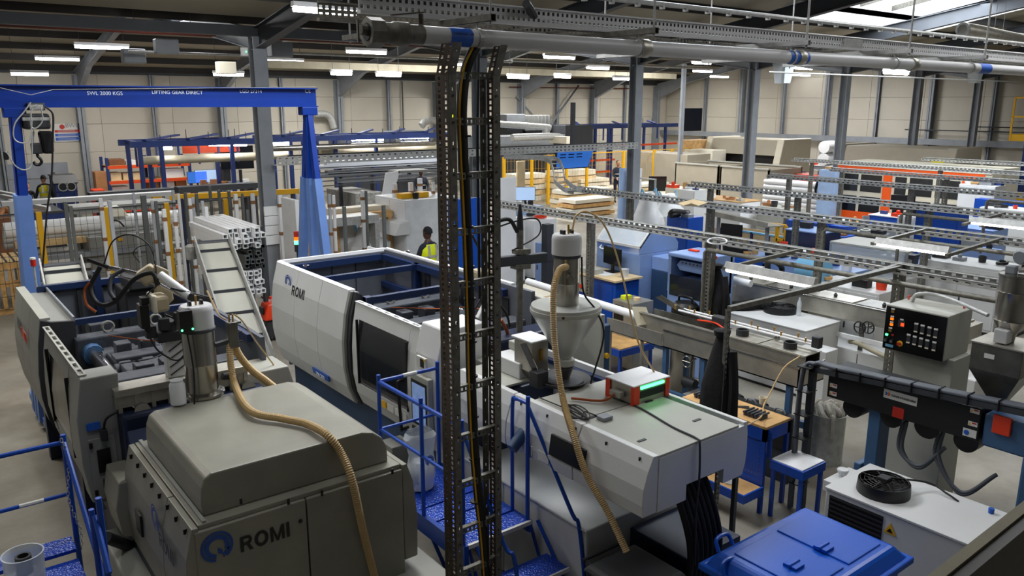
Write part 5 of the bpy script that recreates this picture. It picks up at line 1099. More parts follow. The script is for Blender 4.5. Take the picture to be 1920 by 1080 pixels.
# ==== PRODUCTION LINES: OVERHEAD RAILS
RZ = 2.3
def rail(n_, label, x, y1, y0, elbow, posts, arms=()):
    t = thing('service_rail', label, 'cable tray', (x, y1, 0), 'overhead service rails')
    L_ = y1 - y0
    B_('channel_web', M_().perf((x, y0, RZ), (.0, L_, 0), (0, 0, .09), int(L_ / .11), 1, .4, .3), 'galv', t, solid=.003)
    B_('channel_flange', M_().box((x - .045, y0, RZ + .07), (x + .03, y1, RZ + .075)), 'galv', t)
    B_('channel_flange', M_().box((x - .03, y0, RZ - .005), (x + .06, y1, RZ)), 'galv', t)
    B_('tray_side', M_().perf((x - .16, y0, RZ - .02), (.0, L_, 0), (0, 0, .06), int(L_ / .12), 1, .45, .35), 'galv', t, solid=.003)
    B_('tray_floor', M_().perf((x - .16, y0, RZ - .02), (.16, 0, 0), (0, L_, 0), 1, int(L_ / .14), .7, .55), 'galv_old', t, solid=.002)
    B_('tray_lip', M_().box((x - .175, y0, RZ + .04), (x - .155, y1, RZ + .045)), 'galv', t)
    B_('tray_cable', hose([(x - .08, y0, RZ), (x - .06, (y0 + y1) / 2, RZ), (x - .1, y1, RZ)], .012, n=6), 'rubber', t)
    if elbow: B_('service_pipe', M_().tube([(x - .24, y0, RZ - .1), (x - .24, elbow - .04, RZ - .1), (x - .24, elbow, RZ - .14), (x - .24, elbow, 1.1)], .03, 10), 'galv_old', t, **SM)
    for y in posts:
        p = B_('post', M_().perf((x + .04, y, 0), (0, .1, 0), (0, 0, RZ), 1, 44, .25, .45), 'galv_old', t, solid=.004)
        B_('post_back', M_().box((x + .05, y, 0), (x + .14, y + .004, RZ)).box((x + .05, y + .096, 0), (x + .14, y + .1, RZ)), 'galv_old', t)
        B_('post_foot', M_().box((x - .02, y - .05, 0), (x + .18, y + .15, .01)), 'galv_old', t)
    for (xx, y) in arms:
        B_('cantilever_arm', M_().bar((x, y, RZ + .05), (xx, y, RZ + .0), .04, .04), 'galv_old', t)
    return t
xA = 8.75
yE = lambda px, py: Zp(px, py, RZ).y
rail(0, 'long perforated service rail crossing just behind the conical hopper, nearest of the overhead rails', xA, yE(905, 384), 2.2, yE(1317, 455), [4.25, yE(1322, 450), 9.3], [(7.25, 5.5), (7.15, 4.28)])
rail(1, 'second overhead service rail from the camera, a flattened carton lying on it', 11.65, yE(1062, 358), 2.6, yE(1543, 418), [3.4, 7.0, yE(1322, 388), yE(1140, 372)], [(10.15, 5.35), (10.05, 4.35)])
rail(2, 'third overhead service rail from the camera, starting left of the grey tanks column', 14.4, yE(1308, 346), 3.2, yE(1690, 390), [4.2, 6.6, yE(1455, 372), yE(1318, 352)], [(12.9, 5.4), (12.85, 4.3)])
rail(3, 'fourth overhead service rail from the camera, starting at the right end of the grey tanks', 17.8, yE(1438, 331), 4.2, yE(1838, 368), [5.6, 8.6, yE(1452, 336)], [])
rail(4, 'overhead service rail crossing low in front of the orange machine windows', 20.8, yE(1564, 319), 5.4, None, [6.4, 9.2, yE(1575, 321)], [])
rail(5, 'overhead service rail running above the orange machine stripe', 23.5, yE(1500, 300), 6.4, None, [7.4, 10.6, yE(1520, 303)], [])
rail(6, 'farthest short overhead service rail at the right edge of the picture', 27.2, yE(1736, 299), 7.4, None, [], [])
# linear lights hung from the rails
def strip(px0, py0, px1, py1, z, x, label):
    y1, y0 = Xp(px0, py0, x).y, Xp(px1, py1, x).y; z = (Xp(px0, py0, x).z + Xp(px1, py1, x).z) / 2
    t = thing('strip_light', label, 'light', (x, (y0 + y1) / 2, z), 'strip lights under the service rails')
    B_('light_body', M_().prism([(x - .03, z + .02), (x + .07, z + .02), (x + .06, z + .09), (x + .0, z + .1)], 'y', y0, y1), 'galv', t)
    B_('light_tube', M_().box((x - .03, y0 + .03, z - .012), (x + .02, y1 - .03, z + .018)), 'strip_light', t, bev=.008)
    for y in (y0 + .15, y1 - .15): B_('bracket', M_().box((x + .01, y - .02, z + .09), (x + .04, y + .02, RZ + .0)), 'galv_old', t)
strip(1360, 503, 1527, 543, 2.15, 7.28, 'lit strip light nearest the trough, its tube crossing left of the control cabinet')
strip(1641, 457, 1778, 479, 2.15, 10.15, 'lit strip light above the clear guarded machine, right of centre')
strip(1818, 415, 1990, 440, 2.15, 12.95, 'lit strip light cut off by the right edge of the picture')
# post with coat and arm to the first rail
cp = Zp(1367, 583, RZ)
tp = thing('perforated_post', 'perforated post with an arm at the top, dark coat hanging on it beside the trough', 'post', (cp.x, cp.y, 0))
B_('post_shaft', M_().perf((cp.x - .02, cp.y, 0), (.045, 0, 0), (0, 0, RZ), 1, 46, .35, .5), 'galv_old', tp, solid=.004); B_('post_flange', M_().perf((cp.x + .025, cp.y, 0), (0, .06, 0), (0, 0, RZ), 1, 46, .3, .5), 'galv_old', tp, solid=.004)
B_('top_arm', M_().bar((cp.x, cp.y, RZ + .02), (xA, cp.y - .05, RZ + .04), .045, .045), 'galv_old', tp)
B_('post_foot', M_().box((cp.x - .08, cp.y - .08, 0), (cp.x + .1, cp.y + .1, .01)), 'galv_old', tp)
def coat(name, label, p, h, w_, d, cat='coat'):
    mb = M_(); n = 18; base = V(p)
    for i in range(12):
        t = i / 11; r = w_ * (.25 + .75 * min(1, t * 2.2)) * (1 - .12 * t * (t > .8)); z = -h * t
        for k in range(n):
            a = 2 * math.pi * k / n; f = 1 + .13 * math.sin(5 * a + t * 3) * t
            mb.v.append((base.x + r * f * math.cos(a) * d, base.y + r * f * math.sin(a), base.z + z))
    for i in range(11):
        for k in range(n): a0 = i * n + k; a1 = i * n + (k + 1) % n; mb.f.append((a0, a1, a1 + n, a0 + n)); mb.m.append(0)
    mb.f.append(tuple(range(n))); mb.m.append(0)
    t = thing(name, label, cat, p); B_('coat_body', mb, 'cloth_black', t, **SM)
    B_('sleeve', hose([base + V((-.02, -w_ * .7, -h * .12)), base + V((-.05, -w_ * 1.0, -h * .4)), base + V((-.04, -w_ * .95, -h * .68))], .045, n=8), 'cloth_black', t, **SM)
    B_('collar', M_().lathe([(w_ * .35, -.02), (w_ * .4, .03), (w_ * .3, .04)], base, 12), 'cloth_black', t, **SM)
coat('hanging_coat', 'long black coat hanging on the perforated post in front of the trough', (cp.x + .08, cp.y + .12, 2.05), 1.15, .2, .55)
q = Xp(1343, 500, 9.0)
coat('hanging_coat', 'black coat hanging by the vacuum cleaner behind the trough', (q.x, q.y, q.z), .95, .24, .6)

# ==== COOLING TROUGH
TX = 7.55
ty1, ty0 = Xp(1243, 630, TX).y, Xp(1498, 705, TX).y; tz1 = (Xp(1243, 619, TX).z + Xp(1498, 689, TX).z) / 2; tz0 = (Xp(1243, 654, TX).z + Xp(1494, 724, TX).z) / 2
tg = thing('cooling_trough', 'long stainless cooling trough on a blue frame with spray valves and brass taps', 'trough', (TX + .2, (ty0 + ty1) / 2, 0))
B_('trough_side', M_().box((TX, ty0, tz0), (TX + .015, ty1, tz1)), 'stainless_dull', tg); B_('trough_edge', M_().box((TX - .01, ty0, tz1 - .01), (TX + .03, ty1, tz1)), 'chrome', tg)
B_('trough_end', M_().box((TX, ty0, tz0), (TX + .5, ty0 + .015, tz1)), 'stainless_dull', tg); B_('trough_floor', M_().box((TX, ty0, tz0), (TX + .5, ty1, tz0 + .015)), 'stainless_dark', tg)
B_('inner_box', M_().box((TX + .14, ty0 + .03, tz0 + .02), (TX + .155, ty1 + .55, tz1 + .1)), 'stainless_dull', tg); B_('inner_edge', M_().box((TX + .12, ty0 + .03, tz1 + .09), (TX + .18, ty1 + .55, tz1 + .1)), 'stainless_dull', tg)
B_('inner_box', M_().box((TX + .42, ty0 + .03, tz0 + .02), (TX + .435, ty1 + .55, tz1 + .1)), 'stainless_dark', tg)
B_('cover_plate', M_().box((TX + .13, ty0 + .02, tz1 + .1), (TX + .45, ty0 + .62, tz1 + .11)), 'stainless_dull', tg, bev=.003); B_('cover_plate', M_().box((TX + .13, ty0 + .64, tz1 + .1), (TX + .45, ty0 + 1.2, tz1 + .11)), 'stainless_dull', tg, bev=.003)
for (y, z) in ((ty0 + .3, .0), (ty0 + .95, .0)): B_('gasket_ring', M_().lathe([(.065, 0), (.075, .0), (.075, .075), (.06, .075), (.06, .01)], (TX + .26, y, tz1 + .11), 20), 'charcoal', tg, **SM)
for dx in (.4, .5): B_('spray_manifold', M_().tube([(TX + dx, ty0 + .1, tz1 + .17), (TX + dx, ty1 + .1, tz1 + .17)], .014, 8), 'white', tg, **SM)
for k in range(14):
    y = ty0 + .2 + k * .16; B_('spray_valve', M_().lathe([(.01, 0), (.01, .04), (.016, .045), (.016, .055)], (TX + .4 + .1 * (k % 2), y, tz1 + .175), 8), 'brass', tg)
B_('valve_block', M_().box((TX + .3, ty0 + 1.25, tz1 + .12), (TX + .42, ty0 + 1.45, tz1 + .24)), 'charcoal', tg, bev=.01); B_('valve_block', M_().box((TX + .38, ty0 + .02, tz1 + .14), (TX + .46, ty0 + .12, tz1 + .27)), 'charcoal', tg, bev=.01)
B_('pressure_gauge', M_().lathe([(.03, -.015), (.03, .015)], (TX + .3, ty0 + .5, tz1 + .17), 16, axis='x'), 'stainless', tg)
for (c_, o_) in (('orange_red', .0), ('rubber', .1)): B_('water_hose', hose([(TX + .25, ty0 + 1.2, tz1 + .13), (TX + .3 + o_, ty0 + 1.4, tz1 + .16), (TX + .35, ty0 + 1.7, tz1 + .12)], .012), c_, tg, **SM)
ext0 = Xp(1152, 590, TX).y
B_('drain_tray', M_().box((TX - .02, ty1, tz0 - .0), (TX + .45, ty1 + 1.0, tz0 + .01)).box((TX - .02, ty1, tz0), (TX - .01, ty1 + 1.0, tz1 - .05)).box((TX + .44, ty1, tz0), (TX + .45, ty1 + 1.0, tz1 - .05)), 'stainless_dull', tg)
B_('splash_board', M_().hexa([(TX + .0, ty1 + .45, tz1 - .05), (TX + .22, ty1 + .4, tz1 - .05), (TX + .22, ty1 + .41, tz1 - .05), (TX + .0, ty1 + .46, tz1 - .05)], [(TX + .05, ty1 + .6, tz1 + .17), (TX + .27, ty1 + .55, tz1 + .14), (TX + .27, ty1 + .56, tz1 + .14), (TX + .05, ty1 + .61, tz1 + .17)]), 'insul', tg)
B_('splash_sheet', M_().prism([(ty1 + .55, tz1 + .25), (ty1 - .3, tz1 + .02), (ty1 - .3, tz1 + .1), (ty1 + .45, tz1 + .3)], 'x', TX + .44, TX + .45), 'stainless_dark', tg)
for y in (ty0 + .1, ty0 + 1.3, ty1 - .05):
    for dx in (.02, .44): B_('frame_leg', M_().box((TX + dx, y, 0), (TX + dx + .06, y + .06, tz0)), 'steel_blue_leg', tg)
B_('frame_rail', M_().box((TX + .0, ty0 + .1, .42), (TX + .06, ty1, .5)), 'steel_blue_leg', tg); B_('frame_rail', M_().box((TX + .44, ty0 + .1, .42), (TX + .5, ty1, .5)), 'steel_blue_leg', tg)
B_('water_tank', M_().box((TX + .08, ty0 + .3, .12), (TX + .42, ty1 - .3, .5)), 'panel_mid', tg, bev=.01)
for y in (ty1 + .35, ty1 + .95): B_('tray_leg', M_().box((TX + .0, y, 0), (TX + .035, y + .035, tz0)), 'stainless_dull', tg)
hw_ = Xp(1287, 678, TX - .08); B_('hand_wheel', M_().tube([(TX - .08, hw_.y + .07 * math.cos(u), hw_.z + .07 * math.sin(u)) for u in [i * math.pi / 8 for i in range(17)]], .008, 6).tube([(TX - .08, hw_.y, hw_.z - .07), (TX - .08, hw_.y, hw_.z + .07)], .006, 6).tube([(TX - .08, hw_.y - .07, hw_.z), (TX - .08, hw_.y + .07, hw_.z)], .006, 6).tube([(TX - .08, hw_.y, hw_.z), (TX + .1, hw_.y, hw_.z)], .012, 8), 'stainless', tg, **SM)
for k in range(4): B_('pump_body', M_().lathe([(.06, -.1), (.07, -.05), (.07, .08), (.04, .1)], (TX + .2, ty1 - .3 - k * .35, .62), 14, axis='y'), 'charcoal', tg, **SM)
S1('extruded_pipe', M_().tube([(TX + .22, ty1 + .5, tz1 + .0), (TX + .35, ty1 + 3.2, tz1 + .02)], .055, 20), 'white_profile', 'white plastic pipe feeding into the far end of the stainless trough', 'pipe', (TX + .25, ty1 + 1, tz1), **SM)
# monitors / trays
def monitor(name, label, c, w_, h_, rz=0, m='screen_dark', stand=True, tilt=0, cat='monitor', group=None, sm='black'):
    t = thing(name, label, cat, c, group)
    R3 = Matrix.Rotation(rz, 3, 'Z')
    def R(p): return V(c) + R3 @ V(p)
    def bx(a, b):
        pts = [R((x, y, z)) for z in (a[2], b[2]) for (x, y) in ((a[0], a[1]), (b[0], a[1]), (b[0], b[1]), (a[0], b[1]))]; return M_().hexa(pts[:4], pts[4:])
    s0 = .12 if stand else 0
    B_('casing', bx((-w_ / 2, -.015, s0), (w_ / 2, .02, s0 + h_)), sm, t, bev=.005)
    B_('screen', bx((-w_ / 2 + .012, -.019, s0 + .015), (w_ / 2 - .012, -.015, s0 + h_ - .012)), m, t)
    if stand: B_('stand', bx((-.03, .0, 0), (.03, .03, s0 + .05)), 'black', t); B_('stand_foot', bx((-.12, -.08, 0), (.12, .1, .012)), 'black', t)
    return t
# black monitor behind the power supply: cabinet with cables
q = Zp(1197, 690, 1.15)
tb = thing('machine_side_table', 'cluttered steel side table with cables behind the white central machine', 'table', (5.3, 4.8, 0))
B_('table_top', M_().box((5.05, 4.0, .97), (5.75, 5.9, 1.0)), 'charcoal', tb, bev=.004)
for (x, y) in ((5.08, 4.05), (5.7, 4.05), (5.08, 5.82), (5.7, 5.82)): B_('leg', M_().box((x, y, 0), (x + .04, y + .04, .97)), 'steel_dark', tb)
monitor('monitor', 'black flat monitor seen from behind on the cluttered side table', (5.55, 4.95, 1.0), .42, .27, math.radians(100), 'black')
for k in range(5):
    S1('loose_cable', hose([(5.2 + .05 * k, 5.7 - .1 * k, 1.01), (5.3 + .06 * k, 5.5 + .05 * (k % 3), 1.05), (5.45, 5.3 - .1 * k, 1.015), (5.3, 5.1, 1.02 + .01 * k)], .008, n=6), 'rubber', 'loose black cable on the cluttered side table', 'cable', (5.3, 5.4, 1), group='cables on the side table', **SM)
tr_ = thing('tool_tray', 'black tray on a stand holding white plastic parts, right of the orange cornered box', 'tray', (5.5, 4.2, 1.0))
B_('tray_base', M_().box((5.15, 3.98, 1.02), (5.6, 4.5, 1.035)), 'black', tr_)
B_('tray_rim', M_().box((5.15, 3.98, 1.035), (5.17, 4.5, 1.08)).box((5.58, 3.98, 1.035), (5.6, 4.5, 1.08)).box((5.17, 3.98, 1.035), (5.58, 4.0, 1.08)).box((5.17, 4.48, 1.035), (5.58, 4.5, 1.08)), 'black', tr_)
S1('white_elbow', hose([(5.3, 4.4, 1.07), (5.36, 4.32, 1.09), (5.4, 4.22, 1.07)], .035, n=12), 'white', 'white plastic elbow lying in the black tray', 'fitting', (5.35, 4.3, 1.04), **SM)
S1('grey_disc', M_().lathe([(.01, 0), (.1, .005), (.09, .02), (.01, .03)], (5.45, 4.14, 1.037), 20), 'steel_grey', 'flat grey plastic piece lying in the black tray', 'fitting', (5.45, 4.14, 1.037), **SM)
for i, (px, py, lab) in enumerate(((1411, 735, 'black crate like monitor back under the trough, left one'), (1465, 750, 'black crate like monitor back under the trough, right one with a white label'))):
    q = Xp(px, py, TX - .12); t = thing('equipment_case', lab, 'case', (TX - .15, q.y, .3))
    B_('case_shell', M_().box((TX - .2, q.y - .2, .38), (TX - .06, q.y + .2, .78)), 'black', t, bev=.015); B_('case_handle', M_().tube(spline([(TX - .13, q.y - .07, .78), (TX - .13, q.y - .04, .82), (TX - .13, q.y + .04, .82), (TX - .13, q.y + .07, .78)], 4), .01, 6), 'steel_grey', t)
    B_('case_label', M_().box((TX - .204, q.y - .06, .68), (TX - .2, q.y + .04, .71)), 'label_white', t); B_('case_foot', M_().box((TX - .18, q.y - .18, 0), (TX - .08, q.y + .18, .38)), 'steel_dark', t)

# ==== LINE 1 : blue saw, haul-off, vacuum, bench
def px_box(px, py, z): q = Zp(px, py, z); return q
sx0, sx1, sy0, sy1 = 9.3, 10.1, 8.75, 10.1
A = Zp(1118, 490, 1.35); B = Zp(1195, 505, 1.35)
sw = thing('saw_machine', 'pale blue pipe saw with a clear angled guard, left of the vacuum cleaner', 'machine', (9.8, 9.9, 0))
xs0, ys0, ys1 = 9.75, Xp(1199, 500, 9.75).y, Xp(1118, 490, 9.75).y
zb1 = Xp(1160, 470, 9.75).z; zt1 = zb1 + .42
B_('cabinet', M_().box((xs0, ys0, 0), (xs0 + .95, ys1, zb1 - .0)), 'machine_pale_blue', sw, bev=.015)
prf = [(xs0, zb1), (xs0, zb1 + .12), (xs0 + .28, zt1), (xs0 + .68, zt1), (xs0 + .95, zb1 + .12), (xs0 + .95, zb1)]
B_('guard_end', M_().prism(prf, 'y', ys0, ys0 + .03), 'machine_pale_blue', sw); B_('guard_end', M_().prism(prf, 'y', ys1 - .03, ys1), 'machine_pale_blue', sw)
B_('guard_lid', M_().prism([(xs0 + .28, zt1 - .02), (xs0 + .28, zt1), (xs0 + .68, zt1), (xs0 + .68, zt1 - .02)], 'y', ys0, ys1), 'panel_white', sw)
mb = M_(); mb.bar((xs0, ys0, zb1 + .12), (xs0, ys1, zb1 + .12), .04, .04); mb.bar((xs0 + .28, ys0, zt1 - .02), (xs0 + .28, ys1, zt1 - .02), .04, .04)
for y in (ys0 + .02, ys1 - .02): mb.bar((xs0, y, zb1 + .12), (xs0 + .28, y, zt1 - .02), .04, .04)
B_('guard_frame', mb, 'panel_white', sw); B_('guard_glass', M_().hexa([(xs0, ys0, zb1 + .12), (xs0 + .01, ys0, zb1 + .12), (xs0 + .01, ys1, zb1 + .12), (xs0, ys1, zb1 + .12)], [(xs0 + .28, ys0, zt1 - .02), (xs0 + .29, ys0, zt1 - .02), (xs0 + .29, ys1, zt1 - .02), (xs0 + .28, ys1, zt1 - .02)]), 'film', sw)
B_('guard_handle', M_().tube(spline([(xs0 - .01, ys1 - .3, zb1 + .05), (xs0 - .05, ys1 - .3, zb1 + .0), (xs0 - .05, ys1 - .14, zb1 + .0), (xs0 - .01, ys1 - .14, zb1 + .05)], 4), .012, 6), 'white', sw, **SM)
q = Xp(1148, 483, xs0 - .05); monitor('monitor', 'black monitor standing on the blue bench in front of the pale blue saw', (xs0 - .15, q.y - .1, zb1 - .35), .5, .3, math.radians(-100), 'screen_dark')
bb = thing('tool_bench', 'deep blue cabinet bench with a pale wooden top in front of the pale blue saw', 'workbench', (xs0 - .45, ys0 + .5, 0))
bz1 = zb1 - .35
B_('bench_body', M_().box((xs0 - .6, ys0 - .05, .08), (xs0 - .05, ys1 - .1, bz1 - .03)), 'cab_blue', bb, bev=.01); B_('bench_top', M_().box((xs0 - .65, ys0 - .1, bz1 - .03), (xs0 - .02, ys1 - .05, bz1)), 'ply', bb)
for k in range(2): B_('bench_door', M_().box((xs0 - .61, ys0 + .02 + k * (ys1 - ys0) / 2, .15), (xs0 - .6, ys0 - .1 + (k + 1) * (ys1 - ys0) / 2, bz1 - .1)), 'cab_blue', bb, bev=.004)
S1('paper_sheet', M_().box((xs0 - .5, ys0 + .3, bz1), (xs0 - .25, ys0 + .6, bz1 + .003)), 'white', 'white paper on the deep blue cabinet bench', 'paper', (xs0 - .4, ys0 + .4, bz1))
S1('plastic_tub', M_().lathe([(.06, 0), (.075, .14), (.07, .14), (.05, .02)], (xs0 - .3, ys0 + .05, bz1), 16), 'plastic_white', 'clear tub on the deep blue cabinet bench', 'tub', (xs0 - .3, ys0 + .05, bz1), **SM)
out = thing('outfeed_chute', 'pale blue outfeed box with a white pipe coming out, right of the saw', 'chute', (xs0 + .5, ys0 - .5, 0))
B_('chute_box', M_().box((xs0 + .3, ys0 - .8, zb1 - .28), (xs0 + .7, ys0, zb1 - .05)), 'machine_pale_blue', out, bev=.01); B_('chute_leg', M_().box((xs0 + .3, ys0 - .35, 0), (xs0 + .7, ys0 - .0, zb1 - .28)), 'machine_blue', out, bev=.01)
S1('extruded_pipe', M_().tube([(xs0 + .45, ys0 - .8, zb1 - .2), (xs0 + .45, ys0 - 1.9, zb1 - .22)], .055, 16), 'white_profile', 'short white plastic pipe between the saw and the haul-off', 'pipe', (xs0 + .45, ys0 - 1.3, zb1 - .2), **SM)
# haul-off with two belts
hx0 = 9.35; hy1, hy0 = Xp(1250, 560, hx0).y, Xp(1318, 570, hx0).y
hz = Xp(1285, 478, hx0).z
ho = thing('haul_off', 'pale blue haul-off with two caterpillar belts behind a clear screen, above the vacuum cleaner', 'machine', (hx0 + .3, (hy0 + hy1) / 2, 0))
B_('lower_cabinet', M_().box((hx0, hy0, 0), (hx0 + .7, hy1, hz - .62)), 'machine_pale_blue', ho, bev=.015)
B_('top_cover', M_().box((hx0 - .02, hy0, hz - .06), (hx0 + .7, hy1, hz)), 'machine_pale_blue', ho, bev=.015); B_('side_frame', M_().box((hx0, hy1 - .06, hz - .62), (hx0 + .7, hy1, hz - .05)), 'machine_pale_blue', ho)
B_('side_frame', M_().box((hx0, hy0, hz - .62), (hx0 + .7, hy0 + .06, hz - .05)), 'machine_pale_blue', ho); B_('back_wall', M_().box((hx0 + .6, hy0, hz - .62), (hx0 + .65, hy1, hz - .05)), 'machine_blue', ho)
for z in (hz - .2, hz - .47):
    pts = [(hy0 + .12, z - .08), (hy0 + .06, z), (hy0 + .12, z + .08), (hy1 - .15, z + .08), (hy1 - .08, z), (hy1 - .15, z - .08)]
    b_ = B_('belt_head', M_().prism(pts, 'x', hx0 + .1, hx0 + .4), 'machine_pale_blue', ho, bev=.01)
    for k in range(6): B_('belt_bolt', M_().lathe([(.012, -.01), (.012, 0)], (hx0 + .1, hy0 + .15 + k * (hy1 - hy0 - .35) / 5, z + .05), 8, axis='x'), 'steel_dark', b_)
B_('clear_screen', M_().box((hx0 - .01, hy0 + .05, hz - .66), (hx0 - .005, hy1 - .05, hz - .34)), 'glass_dark', ho)
B_('stop_button', M_().lathe([(.03, -.04), (.03, 0)], (hx0 + .2, hy0 - .02, hz + .02), 12), 'red', ho)
S1('red_gloves', M_().box((hx0 + .3, hy1 - .3, hz), (hx0 + .38, hy1 - .12, hz + .03)), 'orange_red', 'red glove lying on top of the pale blue haul-off', 'glove', (hx0 + .34, hy1 - .2, hz), bev=.012)
# vacuum cleaner
vq = Xp(1283, 610, 8.7); vb = Xp(1283, 575, 8.7)
vc = thing('vacuum_cleaner', 'black and steel drum vacuum cleaner in front of the pale blue haul-off', 'vacuum cleaner', (8.7, vq.y, 0))
zv = vq.z; zh = Xp(1283, 572, 8.7).z
B_('drum', M_().lathe([(.16, .05), (.18, .08), (.18, zv)], (8.7, vq.y, 0), 28), 'stainless', vc, **SM)
B_('head', M_().lathe([(.19, zv), (.2, zv + .03), (.19, zh + .0), (.14, zh + .05), (.01, zh + .055)], (8.7, vq.y, 0), 28), 'black', vc, **SM)
B_('handle', M_().tube(spline([(8.7, vq.y - .12, zh + .04), (8.7, vq.y - .1, zh + .12), (8.7, vq.y + .1, zh + .12), (8.7, vq.y + .12, zh + .04)], 4), .018, 8), 'black', vc, **SM)
for k in range(4): B_('castor', M_().lathe([(.03, -.015), (.03, .015)], (8.7 + .13 * math.cos(k * 1.57 + .7), vq.y + .13 * math.sin(k * 1.57 + .7), .03), 10, axis='x'), 'rubber', vc)
# shelf table left of the trough, control box, small machine
st = thing('side_table', 'low wooden topped table on blue legs left of the trough', 'table', Zp(1150, 660, .55))
q = Zp(1150, 628, .6); 
B_('table_top', M_().box((q.x - .45, q.y - .6, .57), (q.x + .25, q.y + .5, .6)), 'wood', st); B_('table_rail', M_().box((q.x - .47, q.y - .6, .48), (q.x - .45, q.y + .5, .58)).box((q.x - .45, q.y - .62, .48), (q.x + .25, q.y - .6, .58)), 'bench_blue', st)
for (dx, dy) in ((-.45, -.6), (.2, -.6), (-.45, .45), (.2, .45)): B_('leg', M_().box((q.x + dx, q.y + dy, 0), (q.x + dx + .04, q.y + dy + .04, .57)), 'bench_blue', st)
q = Zp(1185, 562, 1.15)
sc = thing('steel_cabinet', 'small stainless control cabinet between the blue bench and the trough', 'cabinet', (q.x, q.y, 0))
B_('cabinet_shell', M_().box((q.x - .2, q.y - .22, .1), (q.x + .25, q.y + .22, 1.15)), 'stainless_dull', sc, bev=.01); B_('dial_panel', M_().box((q.x - .206, q.y - .02, .85), (q.x - .2, q.y + .18, 1.08)), 'black', sc); B_('dial', M_().lathe([(.03, -.01), (.03, 0)], (q.x - .206, q.y + .08, 1.0), 14, axis='x'), 'label_white', sc)
S1('tape_roll', M_().lathe([(.03, 0), (.05, 0), (.05, .04), (.03, .04)], q + V((0.05, -.05, 0)), 18), 'ply', 'roll of tape on top of the small stainless cabinet', 'tape', q, **SM)
S1('hivis_box', M_().box(q + V((-.1, .05, 0)), q + V((.05, .15, .06))), 'hivis', 'small bright yellow green box on top of the stainless cabinet', 'box', q, bev=.006)
q = Zp(1105, 505, 1.35)
eb = thing('switch_cabinet', 'light grey wall box with a red and yellow isolator right of the hopper loader', 'electrical box', (q.x, q.y, .0))
B_('box_shell', M_().box((q.x - .1, q.y - .2, .95), (q.x + .15, q.y + .18, 1.38)), 'panel_grey', eb, bev=.01); B_('box_post', M_().box((q.x, q.y - .05, 0), (q.x + .06, q.y + .02, .95)), 'steel_dark', eb); B_('isolator', M_().lathe([(.035, -.03), (.035, 0)], (q.x - .1, q.y + .08, 1.06), 12, axis='x'), 'orange_red', eb)
db = thing('drive_cabinet', 'dark blue drive cabinet with a yellow stop button behind the conical hopper', 'cabinet', (6.2, 6.6, 0))
q = Zp(1098, 640, 1.1); B_('cabinet_shell', M_().box((q.x - .25, q.y - .25, .1), (q.x + .2, q.y + .3, 1.35)), 'machine_blue', db, bev=.015); B_('stop_button', M_().lathe([(.035, -.04), (.035, 0)], (q.x + .12, q.y - .25, .95), 14, axis='y'), 'label_yellow', db); B_('plinth', M_().box((q.x - .3, q.y - .3, 0), (q.x + .25, q.y + .35, .1)), 'steel_dark', db)
# yellow and white box left of the hopper, stacks behind
q = Zp(995, 545, 1.0)
yb_ = thing('parts_bin', 'yellow edged pale box behind the picker mast', 'box', (q.x, q.y, 0)); B_('bin_shell', M_().box((q.x - .3, q.y - .5, .5), (q.x + .3, q.y + .5, .98)), 'yellow', yb_, bev=.01); B_('bin_top', M_().box((q.x - .26, q.y - .46, .98), (q.x + .26, q.y + .46, 1.0)), 'cream_white', yb_); B_('bin_stand', M_().box((q.x - .2, q.y - .4, 0), (q.x + .2, q.y + .4, .5)), 'steel_grey', yb_)
# second chiller
q = Zp(1365, 582, 1.0); q2 = Zp(1508, 622, 1.0)
c2_ = Zp(1462, 585, 1.0)
chiller('process_chiller', 'white process chiller with a black fan and a water bottle on it, behind the trough', 9.85, 10.75, q2.y, q.y, 1.0, c2_.x, c2_.y, .24, grille=False)
bo = Zp(1497, 592, 1.0)
S1('water_bottle', M_().lathe([(.03, 0), (.035, .01), (.034, .1), (.028, .12), (.035, .15), (.033, .2), (.012, .26), (.012, .28)], bo, 14), 'film', 'clear plastic water bottle standing on the rear chiller', 'bottle', bo, **SM)
S1('draped_jacket', hose([Zp(1375, 575, 1.05), Zp(1400, 572, 1.08), Zp(1425, 568, 1.1), Zp(1445, 575, 1.06)], .09, n=9), 'cloth_black', 'black jacket dropped on top of the rear chiller', 'jacket', Zp(1400, 572, 1.0), **SM)
q = Zp(1520, 640, .9)
fb = thing('filling_tank', 'small white tank with a filler cap beside the rear chiller', 'tank', (9.8, q2.y - .2, 0)); B_('tank_shell', M_().box((9.7, q2.y - .42, 0), (10.0, q2.y - .02, .82)), 'panel_white', fb, bev=.01); B_('filler_cap', M_().lathe([(.03, 0), (.05, .05), (.04, .07)], (9.85, q2.y - .2, .82), 14), 'white', fb, **SM)
# second trough with handwheels
T2 = 10.72
t2 = thing('cooling_trough', 'rear stainless trough with two black handwheels, left of the control cabinet', 'trough', (T2 + .3, 5, 0))
y1, y0 = Xp(1440, 535, T2).y, Xp(1642, 600, T2).y - 1.2; z1 = Xp(1540, 560, T2).z
B_('trough_body', M_().box((T2, y0, z1 - .24), (T2 + .5, y1 + .6, z1)), 'stainless_dull', t2, bev=.008); B_('trough_lip', M_().box((T2 - .02, y0, z1), (T2 + .03, y1 + .6, z1 + .012)), 'stainless', t2)
for k in range(5): B_('lid_plate', M_().box((T2 + .05, y0 + .1 + k * .75, z1 + .005), (T2 + .48, y0 + .8 + k * .75, z1 + .02)), 'stainless_dark' if k % 2 else 'stainless_dull', t2); B_('lid_knob', M_().lathe([(.025, 0), (.03, .03), (.01, .06)], (T2 + .2, y0 + .45 + k * .75, z1 + .02), 10), 'charcoal', t2, **SM)
